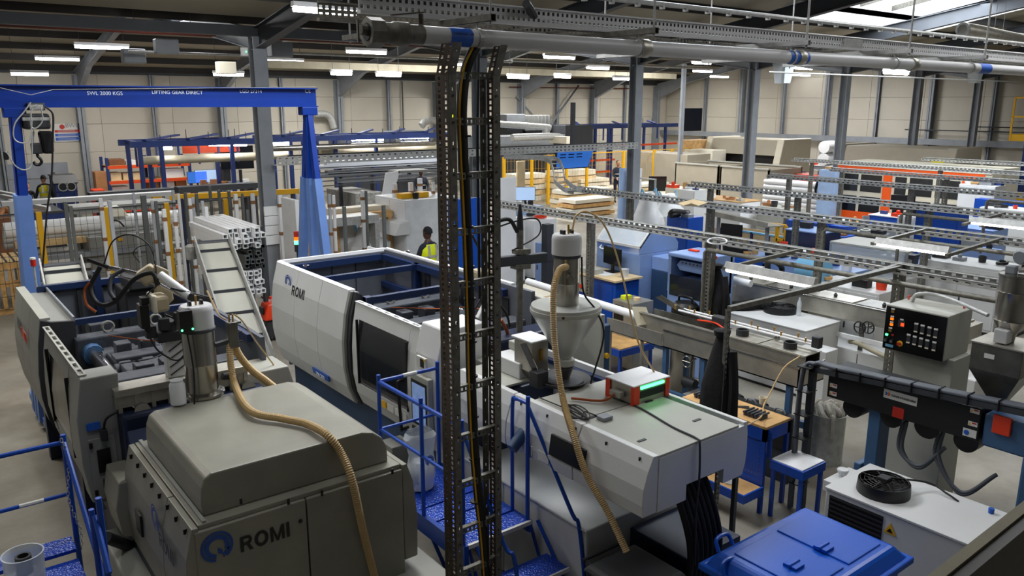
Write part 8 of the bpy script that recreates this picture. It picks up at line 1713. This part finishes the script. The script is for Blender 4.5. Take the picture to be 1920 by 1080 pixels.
for k in range(6): x = a.x + .12 + (k % 3) * .3; z = b.z - .2 - .08 * (k // 3); B_('screen_line', M_().box((x, 16.59 + .01 * (k // 3), z), (x + .2, 16.6 + .01 * (k // 3), z + .025)), 'screen_dark', tv)
q = Yp(1299, 235, 24); monitor('wall_screen', 'black flat screen on a grey pole above the brown machine', q - V((0, 0, .25)), 1.0, 1.0, math.radians(-10), 'screen_dark', False, cat='screen')
q = Yp(1277, 280, 24); S1('grey_pole', M_().box((q.x - .1, 24, 0), (q.x - .02, 24.1, 5.8)).box((q.x + .04, 24, 0), (q.x + .12, 24.1, 5.8)), 'steel_grey', 'twin grey pole carrying the black flat screen', 'pole', (q.x, 24, 0))
# big grey machinery behind ladder (905-1140, 220-290)
for k, (px0, px1, py0, py1, y, m_, lab) in enumerate(((950, 985, 240, 214, 31, 'steel_grey', 'grey plant box left on top of the back machinery'), (985, 1033, 245, 216, 31, 'panel_mid', 'ribbed pale plant box on top of the back machinery'), (900, 1060, 290, 252, 29, 'steel_grey', 'long grey plant housing behind the cable ladder'), (1060, 1112, 280, 234, 30, 'steel_dark', 'dark plant cabinet left of the farther blue rack'), (1062, 1078, 270, 256, 27, 'cream_white', 'small cream switch box in front of the dark plant cabinet'), (745, 800, 330, 245, 31.5, 'steel_grey', 'grey sheet clad plant behind the second blue rack'), (640, 740, 300, 258, 31.5, 'panel_inner', 'dark grey plant wall behind the second blue rack'))):
    a, b = Yp(px0, py0, y), Yp(px1, py1, y); t = thing('plant_unit', lab, 'machine', (a.x, y, 0)); B_('unit_body', M_().box((a.x, y, a.z), (b.x, y + 1.2, b.z)), m_, t, bev=.02); B_('unit_stand', M_().box((a.x + .1, y + .1, 0), (b.x - .1, y + 1.0, a.z)), 'steel_dark', t)
    if k == 1:
        for j in range(7): x = a.x + .1 + j * (b.x - a.x) / 7; B_('rib', M_().box((x, y - .04, a.z), (x + .05, y, b.z)), 'steel_grey', t)
for k, (pts, y, m_) in enumerate((([(790, 236), (800, 227), (830, 227), (1015, 238), (1022, 242), (1022, 252)], 30, 'galv'), ([(590, 214), (610, 214), (620, 222), (626, 240)], 35.4, 'galv'), ([(960, 258), (1040, 256), (1052, 262), (1054, 275)], 28, 'galv'))):
    S1('duct_pipe', hose([Yp(a, b, y) for a, b in pts], .16, n=10), m_, ['long silver duct pipe above the second blue rack', 'bent silver pipe right of the gantry crane top', 'thin silver pipe over the grey plant housing'][k], 'pipe', Yp(*pts[0], y), **SM)
# yellow fence with chipboard
fy = 25.6; FX = [Yp(p, 330, fy).x for p in (945, 997, 1028, 1062, 1100, 1168, 1225, 1258, 1290)]
mesh_fence('yellow mesh safety fence running behind the blue wall screen to the grey tanks', [(x, fy, 0) for x in FX], 2.05, wire='yellow', step=.16)
random.seed(12)
for k, (px, py, w_, h_, m_) in enumerate(((1070, 372, 2.2, 1.3, 'ply'), (1105, 370, 1.6, .9, 'cream_white'), (1150, 368, 1.3, .5, 'wood_pale'), (1240, 360, 1.5, 1.0, 'wood_pale'), (1090, 395, 2.4, .9, 'wood_pale'), (1100, 410, 2.0, .8, 'wood'), (985, 375, 1.6, 1.2, 'ply'), (1215, 375, 1.8, .8, 'ply'))):
    q = Zp(px, py, 0); t = thing('timber_pack', ['plywood pack inside the yellow fence below the blue screen', 'cream plank pack inside the yellow fence', 'low timber pack by the fence right of the blue screen', 'timber pack beside the desk with the black monitor', 'timber pack in front of the yellow fence', 'brown timber pack in front of the yellow fence', 'tall chipboard pack right of the cable ladder', 'chipboard pack at the foot of the grey column'][k], 'timber', q)
    for j in range(5): B_('board', M_().box((q.x - w_ / 2 + random.uniform(-.1, .1), q.y - .4, j * h_ / 5), (q.x + w_ / 2 + random.uniform(-.1, .1), q.y + .5, (j + 1) * h_ / 5 - .04)), m_ if j % 2 else 'cream_white', t)
bx1('chipboard_wall', 'tall chipboard panel standing right of the white board', 'board', Yp(970, 380, 21).x, Yp(985, 380, 21).x, 21, 21.08, 0, Yp(975, 302, 21).z, 'ply')
q = Zp(1232, 365, 1.1); monitor('monitor', 'black monitor on the chipboard desk right of the grey column', q, .6, .5, math.radians(-40), 'screen_dark')
bx1('chipboard_desk', 'chipboard desk with rounded screens under the black monitor', 'desk', q.x - .9, q.x + 1.2, q.y - .4, q.y + .6, 0, 1.1, 'ply')
# open grey tanks
TX0 = 27.3; ya_, yb2 = Xp(1265, 340, TX0).y, Xp(1440, 350, TX0).y; tz = Xp(1265, 306, TX0).z
for k, (y0, y1, lab) in enumerate((((ya_ + yb2) / 2 + .05, ya_, 'open topped grey tank, left one behind the second rail end'), (yb2, (ya_ + yb2) / 2 - .05, 'open topped grey tank, right one behind the grey column'))):
    t = thing('open_tank', lab, 'tank', (TX0 + 1, (y0 + y1) / 2, 0), 'open grey tanks')
    for nm, a, b in (('tank_side', (TX0, y0, .1), (TX0 + .06, y1, tz)), ('tank_side', (TX0 + 2.2, y0, .1), (TX0 + 2.26, y1, tz)), ('tank_end', (TX0, y0, .1), (TX0 + 2.26, y0 + .06, tz)), ('tank_end', (TX0, y1 - .06, .1), (TX0 + 2.26, y1, tz))): B_(nm, M_().box(a, b), 'beige_machine', t)
    B_('tank_floor', M_().box((TX0, y0, 0), (TX0 + 2.26, y1, .1)), 'steel_dark', t); 
    for u in (-.04, 2.16): B_('rim', M_().box((TX0 + u, y0, tz), (TX0 + u + .14, y1, tz + .05)), 'panel_grey', t)
t = cab_at('grey_box', 'long beige box with a rounded end left of the open grey tanks', 'machine', 1240, 285, 1.9, 4.5, 1.6, 'beige_machine', doors=0)
# cnc machines
def cnc(label, px0, px1, pyt, pyb, x, m='cream', flip=False):
    y1, y0 = Xp(px0, pyt, x).y, Xp(px1, pyt, x).y; z1 = Xp(px0, pyt, x).z
    t = thing('cnc_machine', label, 'machine', (x + 1.2, (y0 + y1) / 2, 0), 'big beige machines'); d = 2.4
    B_('base', M_().box((x, y0, .1), (x + d, y1, z1 * .38)), 'beige_machine', t, bev=.03); B_('upper_hood', M_().prism([(x + .1, z1 * .72), (x + .3, z1), (x + d, z1), (x + d, z1 * .38), (x + .4, z1 * .38), (x + .4, z1 * .72)], 'y', y0 + .3, y1 - .3), 'beige_machine', t, bev=.03)
    for (a, b) in ((y0, y0 + .35), (y1 - .35, y1)): B_('end_column', M_().prism([(x - .1, .1), (x - .02, z1 * .6), (x + .25, z1 + .05), (x + d, z1 + .05), (x + d, .1)], 'y', a, b), m, t, bev=.04)
    B_('working_area', M_().box((x + .35, y0 + .35, z1 * .38), (x + .42, y1 - .35, z1 * .72)), 'black', t)
    for k in range(3): B_('slide_block', M_().box((x + .1, y0 + .7 + k * (y1 - y0 - 1.4) / 3, z1 * .38), (x + .35, y0 + 1.3 + k * (y1 - y0 - 1.4) / 3, z1 * .55)), 'steel_grey', t, bev=.02)
    return t
cnc('big beige machine with a dark curved opening in front of the right wall', 1320, 1465, 258, 320, 31.5)
cb2_ = at(1320, 275, 2.0); cab_at('control_cabinet', 'cream white cabinet in front of the dark curved machine opening', 'cabinet', 1322, 280, 2.0, 1.7, 1.0, 'cream_white', doors=0); cab_at('control_cabinet', 'cream control desk left of the grey column by the beige machine', 'cabinet', 1378, 287, 1.8, .8, .7, 'cream', doors=1)
cab_at('timber_stack', 'tall chipboard stack left of the beige machine', 'timber', 1305, 262, 2.4, .8, 1.6, 'wood', doors=0); longbox_ = 0
cnc('long low beige machine with a flat roof under the right wall rail', 1565, 1790, 272, 312, 31.0, 'beige_machine')
cab_at('control_desk', 'beige control desk in front of the long low machine', 'desk', 1610, 300, 1.5, 1.4, .8, 'beige_machine', doors=1); cab_at('control_cabinet', 'cream cabinet with a yellow edge right of the last grey column', 'cabinet', 1738, 303, 1.8, .9, .8, 'cream_white', doors=1)
S1('yellow_safety_box', M_().lathe([(.22, -.1), (.22, .1)], Zp(1757, 310, 2.0), 16, axis='x').box(Zp(1757, 310, 2.0) + V((-.05, -.05, -2.0)), Zp(1757, 310, 2.0) + V((.05, .05, 0))), 'hivis_yellow', 'round yellow green sign on a post right of the cream cabinet', 'sign', Zp(1757, 310, 0))
q = Xp(1520, 305, 37); cabinet('work_bench', 'cluttered bench with white rolls in front of the right wall', 'bench', 37, q.y, 3.5, .8, 1.1, 'steel_grey', top='white', doors=0)
for k in range(2): qq = V((37, q.y - .9, 1.43 + .6 * k)); S1('paper_roll', M_().lathe([(.3, -.4), (.3, .4)], qq, 16, axis='x'), 'white', 'white paper roll on the cluttered bench, %s' % ['lower', 'upper'][k], 'roll', qq, **SM)
# orange and cream machine
OX = 26.2; y1, y0 = Xp(1570, 330, OX).y, Xp(1858, 350, OX).y; z1 = Xp(1700, 316, OX).z
om = thing('tube_laser_machine', 'long cream machine with dark windows, orange stripe and orange pillars', 'machine', (OX + 1, (y0 + y1) / 2, 0))
B_('roof_panel', M_().box((OX - .05, y0, z1 - .02), (OX + 2, y1, z1 + .1)), 'cream_white', om); B_('orange_stripe', M_().box((OX - .03, y0 + .2, z1 - .2), (OX, y1, z1 - .02)), 'orange', om); B_('body', M_().box((OX, y0, .1), (OX + 2, y1, z1 - .02)), 'cream', om)
n = 6; dy = (y1 - y0) / n
for k in range(n):
    a, b = y0 + k * dy, y0 + (k + 1) * dy
    if k in (0, 3): B_('orange_pillar', M_().box((OX - .06, b - .3, .1), (OX, b - .02, z1 - .2)), 'orange', om); b -= .35
    for (u, v) in ((.58, .86), (.12, .5)): B_('window', M_().box((OX - .02, a + .05, z1 * u), (OX - .0, b - .05, z1 * v)), 'glass_dark' if u > .5 else 'screen_dark', om, bev=.03)
B_('orange_skirt', M_().box((OX - .04, y1 - 2.4, .15), (OX, y1, .5)), 'orange', om)
cab_at('orange_machine', 'orange red machine block left of the long cream and orange machine', 'machine', 1522, 326, 1.35, 1.4, 1.0, 'orange_red', doors=1)
cab_at('control_console', 'pale console with buttons left of the long cream machine', 'console', 1560, 318, 1.9, .6, .6, 'pale_blue', doors=1)
cab_at('electrical_cabinet', 'pale cabinet under the farthest overhead rail', 'cabinet', 1842, 346, 1.8, 1.0, .7, 'panel_white', doors=2)
cab_at('panel_box', 'cream box with sockets behind the flattened carton', 'box', 1277, 352, 1.5, .7, .7, 'cream', doors=1); cab_at('panel_box', 'light grey box beside the cream socket box', 'box', 1300, 355, 1.5, .6, .6, 'panel_white', doors=1)
cab_at('framed_panels', 'white edged brown panels lying behind the second rail', 'board', 1350, 372, 1.1, 2.4, 1.0, 'white', doors=0, top='wood')
cab_at('pale_cabinet', 'pale cabinet with a black face left of the white pipe stack', 'cabinet', 1465, 388, 1.0, 1.2, .8, 'panel_grey', doors=1)
# scissor lift
q = Yp(1905, 240, 16); q = Xp(1893, 264, 34); lx, lyy, lz = 34, q.y, q.z
sl = thing('access_platform', 'yellow orange access platform basket raised at the right edge', 'lift', (lx, lyy - 1, 0))
B_('basket_floor', M_().box((lx, lyy - 2.4, lz), (lx + 1.2, lyy, lz + .25)), 'yellow', sl); B_('mast', M_().box((lx + .3, lyy - .6, 0), (lx + .5, lyy - .4, lz)), 'rack_blue', sl); B_('chassis', M_().box((lx, lyy - 2.2, .2), (lx + 1.1, lyy - .1, .8)), 'yellow', sl)
for z in (.9, 1.6): B_('basket_rail', M_().bar((lx, lyy - 2.4, lz + z), (lx, lyy, lz + z), .06), 'yellow', sl); B_('basket_rail', M_().bar((lx + 1.2, lyy - 2.4, lz + z), (lx + 1.2, lyy, lz + z), .06), 'yellow', sl)
for y in (0, .8, 1.6, 2.4): B_('basket_post', M_().bar((lx, lyy - y, lz), (lx, lyy - y, lz + 1.6), .06), 'yellow', sl)
S1('tool_bags', M_().box((lx + .3, lyy - 1.6, lz + .25), (lx + .9, lyy - .6, lz + .9)), 'plastic_white', 'white sack on the raised access platform', 'bag', (lx + .6, lyy - 1.1, lz + .25), bev=.1)
# ==== CEILING SERVICES
def lamp(px0, px1, py, z=5.6):
    a = Zp((px0 + px1) / 2, py, z)
    if a.x > XB - 1 or a.y > YA - 1 or a.x < -3: z = 5.0; a = Zp((px0 + px1) / 2, py, z)
    if a.x > XB - 1: a = Xp((px0 + px1) / 2, py, XB - 2)
    if a.y > YA - .8: a = Yp((px0 + px1) / 2, py, YA - 1.5)
    w_ = abs(Yp(px1, py, a.y).x - Yp(px0, py, a.y).x); return a, w_
LL = [(240, 372, 52), (140, 243, 89), (66, 150, 111), (20, 92, 139), (550, 670, 21), (650, 725, 98), (499, 570, 115), (400, 458, 140), (620, 660, 138), (705, 752, 141), (1020, 1078, 108), (1100, 1142, 128), (843, 884, 121), (952, 992, 145), (1040, 1070, 144), (1150, 1180, 148), (1298, 1333, 118), (1300, 1335, 134), (1332, 1366, 144), (1488, 1523, 128), (1486, 1519, 141), (1658, 1703, 137), (1860, 1880, 76)]
LN = ['nearest hanging lamp above the blue gantry beam, loose wires at its end', 'second hanging lamp above the gantry beam', 'third hanging lamp above the gantry beam', 'lowest left hanging lamp above the gantry beam', 'bright lamp at the top left of the pipe end', 'hanging lamp just below the pipe end valve', 'hanging lamp just right of the grey column top', 'small lamp left of the grey column top', 'tiny dim lamp above the far wall, left of the pipe end', 'small lamp above the far wall below the pipe end', 'hanging lamp below the pipe right of the cable ladder', 'next lamp right of it below the pipe', 'lamp seen through the cable ladder top', 'small lamp left over the cross braced bay', 'small lamp over the middle of the cross braced bay', 'small lamp left of the column in front of the corner', 'upper lamp of the three right of the corner column', 'middle lamp of the three right of the corner column', 'lowest lamp of the three right of the corner column', 'upper lamp between the two right columns', 'lower lamp between the two right columns', 'lamp left of the last big right column', 'small lamp among pipes at the top right']
for k, ((px0, px1, py), lab) in enumerate(zip(LL, LN)):
    a, w_ = lamp(px0, px1, py); w_ = min(w_, 2.2)
    t = thing('hanging_lamp', lab, 'lamp', a, 'hanging ceiling lamps')
    B_('lamp_body', M_().prism([(a.y - .07, a.z + .04), (a.y + .07, a.z + .04), (a.y + .05, a.z + .12), (a.y - .05, a.z + .12)], 'x', a.x - w_ / 2, a.x + w_ / 2), 'white', t)
    B_('lamp_tube', M_().tube([(a.x - w_ / 2 + .02, a.y, a.z), (a.x + w_ / 2 - .02, a.y, a.z)], .045, 8), 'tube_light', t)
    for s in (-.4, .4): B_('suspension', M_().tube([(a.x + w_ * s, a.y, a.z + .12), (a.x + w_ * s, a.y, roofz(a.y) - .02)], .006, 4), 'steel_dark', t)
def xpipe(label, px0, py0, px1, py1, y, r, m, name='ceiling_pipe', sq=False):
    a, b = Yp(px0, py0, y), Yp(px1, py1, y); z = (a.z + b.z) / 2; xa, xb = max(-3.8, a.x), min(XB - .3, b.x); mb = M_().box((xa, y - r, z - r), (xb, y + r, z + r)) if sq else M_().tube([(xa, y, z), (xb, y, z)], r, 10)
    S1(name, mb, m, label, 'pipe', ((xa + xb) / 2, y, z), smooth=not sq)
xpipe('dark red sprinkler main running under the roof above the gantry beam', -40, 60, 900, 78, 19.0, .06, 'red_oxide')
xpipe('thin dark red pipe high under the roof at the top left', -40, 10, 700, 24, 22.0, .02, 'red_oxide')
xpipe('thin silver conduit under the roof left of the grey column', 240, 99, 470, 102, 20.5, .03, 'galv'); xpipe('silver conduit under the roof right of the grey column', 498, 103, 960, 112, 20.5, .035, 'galv')
xpipe('long cream lagged duct under the roof across the middle', 500, 125, 1265, 140, 24.5, .11, 'insul', 'ceiling_duct', True)
xpipe('dark red pipe running just below the big air pipe', 700, 93, 1900, 128, 9.5, .035, 'red_oxide'); xpipe('silver pipe under the roof right of the corner column', 1210, 116, 1900, 135, 17.4, .05, 'galv_old')
xpipe('thin pale conduit crossing the right wall top', 1440, 149, 1915, 144, 12.5, .02, 'galv'); xpipe('silver pipe under the roof left of the last columns', 960, 114, 1330, 128, 19.0, .04, 'galv')
for k, (px, py, y, m_) in enumerate(((315, 88, 20, 'steel_grey'), (253, 106, 21, 'steel_grey'), (427, 128, 23, 'cream'), (530, 94, 18, 'steel_grey'))):
    q = Yp(px, py, y); bx1('ceiling_unit', ['grey box under the roof above the gantry beam', 'smaller grey box under the roof left of the cream one', 'cream heater box under the roof left of the grey column', 'grey box under the roof right of the grey column'][k], 'unit', q.x - .25, q.x + .25, y, y + .3, q.z - .15, q.z + .18, m_)
q = Yp(458, 97, 16.2); ex_ = thing('emergency_light', 'small white emergency light with a green dot on the grey column', 'light', q); B_('case', M_().box(q + V((-.06, -.05, -.08)), q + V((.06, .05, .08))), 'white', ex_, bev=.01); B_('green_dot', M_().box(q + V((.01, -.055, -.01)), q + V((.03, -.05, .01))), 'led_green', ex_)
for k, (px, py, y) in enumerate(((1468, 142, 13.5), (1828, 145, 13.5))):
    q = Yp(px, py, y); t = thing('clear_duct', 'clear plastic duct drop below the big air pipe, %s' % ['left one', 'right one'][k], 'duct', q); B_('duct_box', M_().hexa([q + V((-.15, -.15, -.2)), q + V((.15, -.15, -.2)), q + V((.15, .15, -.2)), q + V((-.15, .15, -.2))], [q + V((-.22, -.2, .3)), q + V((.22, -.2, .3)), q + V((.22, .2, .3)), q + V((-.22, .2, .3))]), 'film', t); B_('duct_strap', M_().box(q + V((-.23, -.21, .3)), q + V((.23, .21, .33))), 'galv', t)
q = Yp(1805, 55, 8.5); fd = thing('flexible_duct', 'silver flexible duct under the roof at the top right', 'duct', q); B_('duct_body', hose([q, q + V((1.2, .1, 0)), q + V((4, .2, -.05)), q + V((9, .2, -.05))], .14, .12, n=16), 'stainless_dull', fd, **SM); B_('duct_mouth', M_().lathe([(.1, -.02), (.15, -.02), (.15, .05)], q, 20, axis='x', cap=False), 'galv', fd)

# ==== PEOPLE
def person(label, p, face, h=1.76, top='cloth_navy', vest=None, skin='skin', pose='stand', look=0, legs='cloth_navy', cap=False):
    t = thing('person', label, 'person', p); c, s = math.cos(face), math.sin(face); k = h / 1.76
    def W(x, y, z): return (p[0] + (x * c - y * s) * k, p[1] + (x * s + y * c) * k, p[2] + z * k)      # y forward
    J = {'pel': (0, 0, .95, .13, .1), 'wai': (0, .0, 1.1, .125, .095), 'che': (0, .01, 1.3, .16, .11), 'shc': (0, .0, 1.44, .1, .08), 'nek': (0, .01, 1.52, .055, .055), 'nk2': (0, .02, 1.58, .05, .05)}
    E_ = [('pel', 'wai'), ('wai', 'che'), ('che', 'shc'), ('shc', 'nek'), ('nek', 'nk2')]
    arms = {'stand': ((.05, 1.14), (.12, .92)), 'hold': ((.08, 1.16), (.34, 1.08)), 'desk': ((.1, 1.15), (.36, 1.02))}[pose]
    for sd, n in ((-1, 'l'), (1, 'r')):
        J['sh' + n] = (.17 * sd, 0, 1.42, .065, .065); J['el' + n] = (.235 * sd, arms[0][0], arms[0][1], .047, .047); J['wr' + n] = (.2 * sd, arms[1][0], arms[1][1], .032, .03); J['ha' + n] = (.19 * sd, arms[1][0] + .07, arms[1][1] - .05, .036, .022)
        J['hi' + n] = (.09 * sd, 0, .9, .095, .095); J['kn' + n] = (.1 * sd, .02, .5, .065, .065); J['an' + n] = (.1 * sd, -.01, .1, .045, .045); J['to' + n] = (.11 * sd, .15, .04, .04, .035)
        E_ += [('shc', 'sh' + n), ('sh' + n, 'el' + n), ('el' + n, 'wr' + n), ('wr' + n, 'ha' + n), ('pel', 'hi' + n), ('hi' + n, 'kn' + n), ('kn' + n, 'an' + n), ('an' + n, 'to' + n)]
        hx = J['ha' + n]
        for f_ in range(5):
            nm = 'f%d%s' % (f_, n); off = (-.022 + .0145 * f_) if f_ < 4 else -.04 * sd
            L_ = (.05, .06, .056, .045, .03)[f_]; J[nm] = (hx[0] + (off if f_ < 4 else -.035 * sd), hx[1] + (.05 if f_ < 4 else .02), hx[2] - .03, .009, .009); J[nm + 't'] = (J[nm][0], J[nm][1] + L_ * .5, J[nm][2] - L_ * .7, .008, .008); E_ += [('ha' + n, nm), (nm, nm + 't')]
    names = list(J); bm = bmesh.new(); sk = bm.verts.layers.skin.verify(); vs = {}
    for n in names: v = bm.verts.new((J[n][0] * k, J[n][1] * k, J[n][2] * k)); v[sk].radius = (J[n][3] * k, J[n][4] * k); v[sk].use_root = n == 'pel'; vs[n] = v
    for a, b in E_: bm.edges.new((vs[a], vs[b]))
    me = bpy.data.meshes.new('body'); bm.to_mesh(me); bm.free(); o = bpy.data.objects.new('body', me); COL.objects.link(o)
    o.modifiers.new('skin', 'SKIN').use_smooth_shade = True; m2 = o.modifiers.new('sub', 'SUBSURF'); m2.levels = m2.render_levels = 1
    bpy.context.view_layer.update(); m3 = bpy.data.meshes.new_from_object(o.evaluated_get(bpy.context.evaluated_depsgraph_get())); bpy.data.objects.remove(o)
    for mn in (top, legs, skin, 'black'): m3.materials.append(MATS[mn])
    wz = J['wrl']
    for pl_ in m3.polygons:
        q = pl_.center / k; hand = abs(q.x) > .12 and (V(q) - V((math.copysign(.2, q.x), wz[1], wz[2]))).length < .16 and q.y > wz[1] - .0
        pl_.material_index = 2 if hand or q.z > 1.5 else 3 if q.z < .1 else 1 if q.z < .98 else 0
    bo = bpy.data.objects.new('body', m3); COL.objects.link(bo); bo.parent = t; bo.rotation_euler = (0, 0, face); m3.shade_smooth()
    hp = [(.0, -.125, .02), (.05, -.115, .055), (.068, -.07, .08), (.076, .0, .095), (.074, .05, .093), (.055, .1, .07), (.0, .122, .0)]
    mb = M_(); n = 16
    for rx, z, ry in hp:
        for i in range(n): a = 2 * math.pi * i / n; fy = ry * math.sin(a); mb.v.append(W(rx * math.cos(a), .03 + fy + (.012 if z < -.06 and fy > 0 else 0), 1.67 + z))
    for i in range(6):
        for j in range(n): a0 = i * n + j; a1 = i * n + (j + 1) % n; mb.f.append((a0, a1, a1 + n, a0 + n)); mb.m.append(0)
    hd = B_('head', mb, skin, t, **SM)
    B_('nose', M_().add([W(-.012, .12, 1.64), W(.012, .12, 1.64), W(0, .15, 1.645), W(0, .118, 1.69)], [(0, 1, 2), (0, 2, 3), (1, 3, 2), (0, 3, 1)]), skin, hd); B_('mouth', M_().bar(W(-.022, .119, 1.615), W(.022, .119, 1.615), .006, .008), 'red_oxide', hd)
    for sd in (-1, 1): B_('eye', M_().lathe([(.009, -.004), (.009, .004)], W(.028 * sd, .118, 1.685), 8), 'black', hd); B_('ear', M_().lathe([(.008, -.025), (.016, 0), (.008, .025)], W(.078 * sd, .025, 1.67), 8), skin, hd)
    hm = M_()
    for i in range(5):
        ph = math.pi / 2 * i / 4
        for j in range(n): a = 2 * math.pi * j / n; r_ = math.cos(ph); hm.v.append(W(.083 * r_ * math.cos(a), .02 + .104 * r_ * math.sin(a) - (.01 if i < 2 else 0), 1.7 + .1 * math.sin(ph) + (.02 if math.sin(a) > .2 and i == 0 else -.03 if i == 0 else 0)))
    for i in range(4):
        for j in range(n): a0 = i * n + j; a1 = i * n + (j + 1) % n; hm.f.append((a0, a1, a1 + n, a0 + n)); hm.m.append(0)
    B_('cap' if cap else 'hair', hm, 'cloth_black' if cap else 'hair', hd, **SM)
    if vest:
        vm = M_(); rows = [(.93, .165, .125), (1.1, .16, .12), (1.25, .185, .135), (1.36, .2, .135), (1.46, .14, .1)]
        for z, rx, ry in rows:
            for i in range(n): a = 2 * math.pi * i / n; vm.v.append(W(rx * math.cos(a), ry * math.sin(a), z))
        for i in range(4):
            for j in range(n): a0 = i * n + j; a1 = i * n + (j + 1) % n; vm.f.append((a0, a1, a1 + n, a0 + n)); vm.m.append(0)
        vo = B_('vest', vm, vest, t, **SM)
        for z, rx, ry in ((1.04, .167, .127), (1.2, .182, .135)): B_('reflective_band', M_().add([W(rx * math.cos(2 * math.pi * i / n), ry * math.sin(2 * math.pi * i / n), z + dz) for dz in (0, .05) for i in range(n)], [(j, (j + 1) % n, (j + 1) % n + n, j + n) for j in range(n)]), 'reflective', vo)
        for sd in (-1, 1): B_('reflective_band', M_().bar(W(.09 * sd, -.137, 1.22), W(.09 * sd, -.112, 1.45), .045, .008), 'reflective', vo)
    return t
q = Zp(803, 432, 1.72); person('worker in a hi-vis vest, back to us, carrying a white tube behind the white machine', (q.x, q.y, 0), math.radians(10), vest='hivis', skin='skin_dark', pose='hold', cap=True)
a = Yp(778, 440, q.y + .1); b = Yp(846, 475, q.y + .1)
ct = S1('carried_tube', sqtube(0, 0, .07, .9, 'white', y=0), 'white', 'white tube held by the worker in the hi-vis vest', 'tube', (0, 0, 0)); ct.rotation_euler = (.25, 0, math.radians(45)); ct.location = (q.x - .35, q.y + .1, 1.12)
q = Zp(789, 318, 2.0); person('operator with ear defenders and a yellow harness standing behind the white hood, facing us', (q.x, q.y, .28), math.radians(150), skin='skin_dark', pose='desk', vest='cloth_navy')
S1('operator_platform', M_().box((q.x - .5, q.y - .5, 0), (q.x + .5, q.y + .5, .28)), 'steel_grey', 'low grey platform under the operator', 'platform', (q.x, q.y, 0))
q = Zp(81, 332, 1.72); person('worker in a dark cap and yellow vest with his back to us by the left wall', (q.x, q.y, 0), math.radians(5), vest='hivis_yellow', pose='desk', cap=True)
q = Zp(50, 346, 1.4); person('dark haired man in black leaning behind a bench at the far left', (q.x, q.y, -.3 + .0), math.radians(170), pose='desk', top='cloth_black')
q = Zp(1545, 322, 1.76); person('person in dark clothes standing by the orange red machine', (q.x, q.y, 0), math.radians(120), top='cloth_black', pose='stand')
q = Zp(1168, 303, 1.75); person('worker with yellow green braces bending to papers behind the yellow fence', (q.x, q.y + .3, 0), math.radians(160), top='cloth_navy', vest='cloth_navy', pose='hold')
q = Yp(60, 362, 27); t = cabinet('assembly_bench', 'blue framed bench with black panels in front of the left wall workers', 'workbench', q.x, 27.6, 2.2, 1.4, 1.0, 'rack_blue', doors=0, top='steel_dark')
for k in range(3): a = Zp(55 + 18 * k, 372 + 10 * k, 1.3); S1('white_profile_bar', M_().bar(a, a + V((-.7, 1.8, .1)), .12, .12), 'white_profile', 'white bar lying on the blue framed bench, %s' % ['left', 'middle', 'right'][k], 'profile', a)
# ==== small things lying on machines and tables
random.seed(31); NUM = 0
for (lab, x, y, w_, d, h) in HOSTS:
    if d < .45 or h > 2 or w_ > 4 or any(k_ in lab for k_ in ('tank', 'trough', 'sheet', 'cream hood', 'blocks', 'machine opening')): continue
    n = 2 if w_ < 1 else 4 if w_ < 2 else 6; host = ' '.join(lab.split()[:10]); seen = {}
    if host.split()[-1] in ('the', 'a', 'of', 'with', 'and', 'by', 'in', 'on', 'behind', 'right', 'left'): host = ' '.join(host.split()[:-1])
    for k in range(n):
        a = y - w_ / 2 + (k + .5) * w_ / n; b = x + random.uniform(-d * .3, d * .2); m_, cn = random.choice((('card', 'brown'), ('white', 'white'), ('rack_blue', 'blue'), ('black', 'black'), ('steel_grey', 'grey'), ('orange_red', 'red'), ('wood', 'wooden'), ('charcoal', 'dark grey'), ('panel_grey', 'pale grey')))
        s = random.uniform(.08, .2); kind = random.choice(('box', 'tub', 'block', 'coil')); key = (cn, kind)
        if key in seen: continue
        seen[key] = 1; z = h + .001
        if kind == 'tub': mb = M_().lathe([(s * .5, 0), (s * .6, s), (s * .5, s), (s * .42, .02)], (b, a, z), 14)
        elif kind == 'coil': mb = hose([(b + s * .8 * math.cos(u), a + s * .8 * math.sin(u), z + .02 + .004 * u) for u in [i * .9 for i in range(16)]], .02, n=6)
        elif kind == 'box': mb = M_().box((b - s * .6, a - s, z), (b + s * .6, a + s, z + s)).box((b - s * .65, a - s * 1.05, z + s * .8), (b + s * .65, a + s * 1.05, z + s * 1.02))
        else: mb = M_().box((b - s * .7, a - s * .8, z), (b + s * .7, a + s * .8, z + s * .5)).lathe([(s * .3, s * .5), (s * .3, s * .9), (s * .15, s)], (b, a, z), 12)
        S1({'coil': 'cable_coil', 'tub': 'parts_tub', 'box': 'lidded_box', 'block': 'motor_block'}[kind], mb, m_, 'small %s %s on the %s' % (cn, {'coil': 'cable coil', 'tub': 'tub', 'box': 'box', 'block': 'motor block'}[kind], host), 'part' if kind == 'block' else kind if kind != 'coil' else 'cable', (b, a, z), group='small things on machines and tables', bev=0)
for o in S.objects:
    if 'label' in o and len(o['label'].split()) > 16: o['label'] = ' '.join(o['label'].split()[:16])
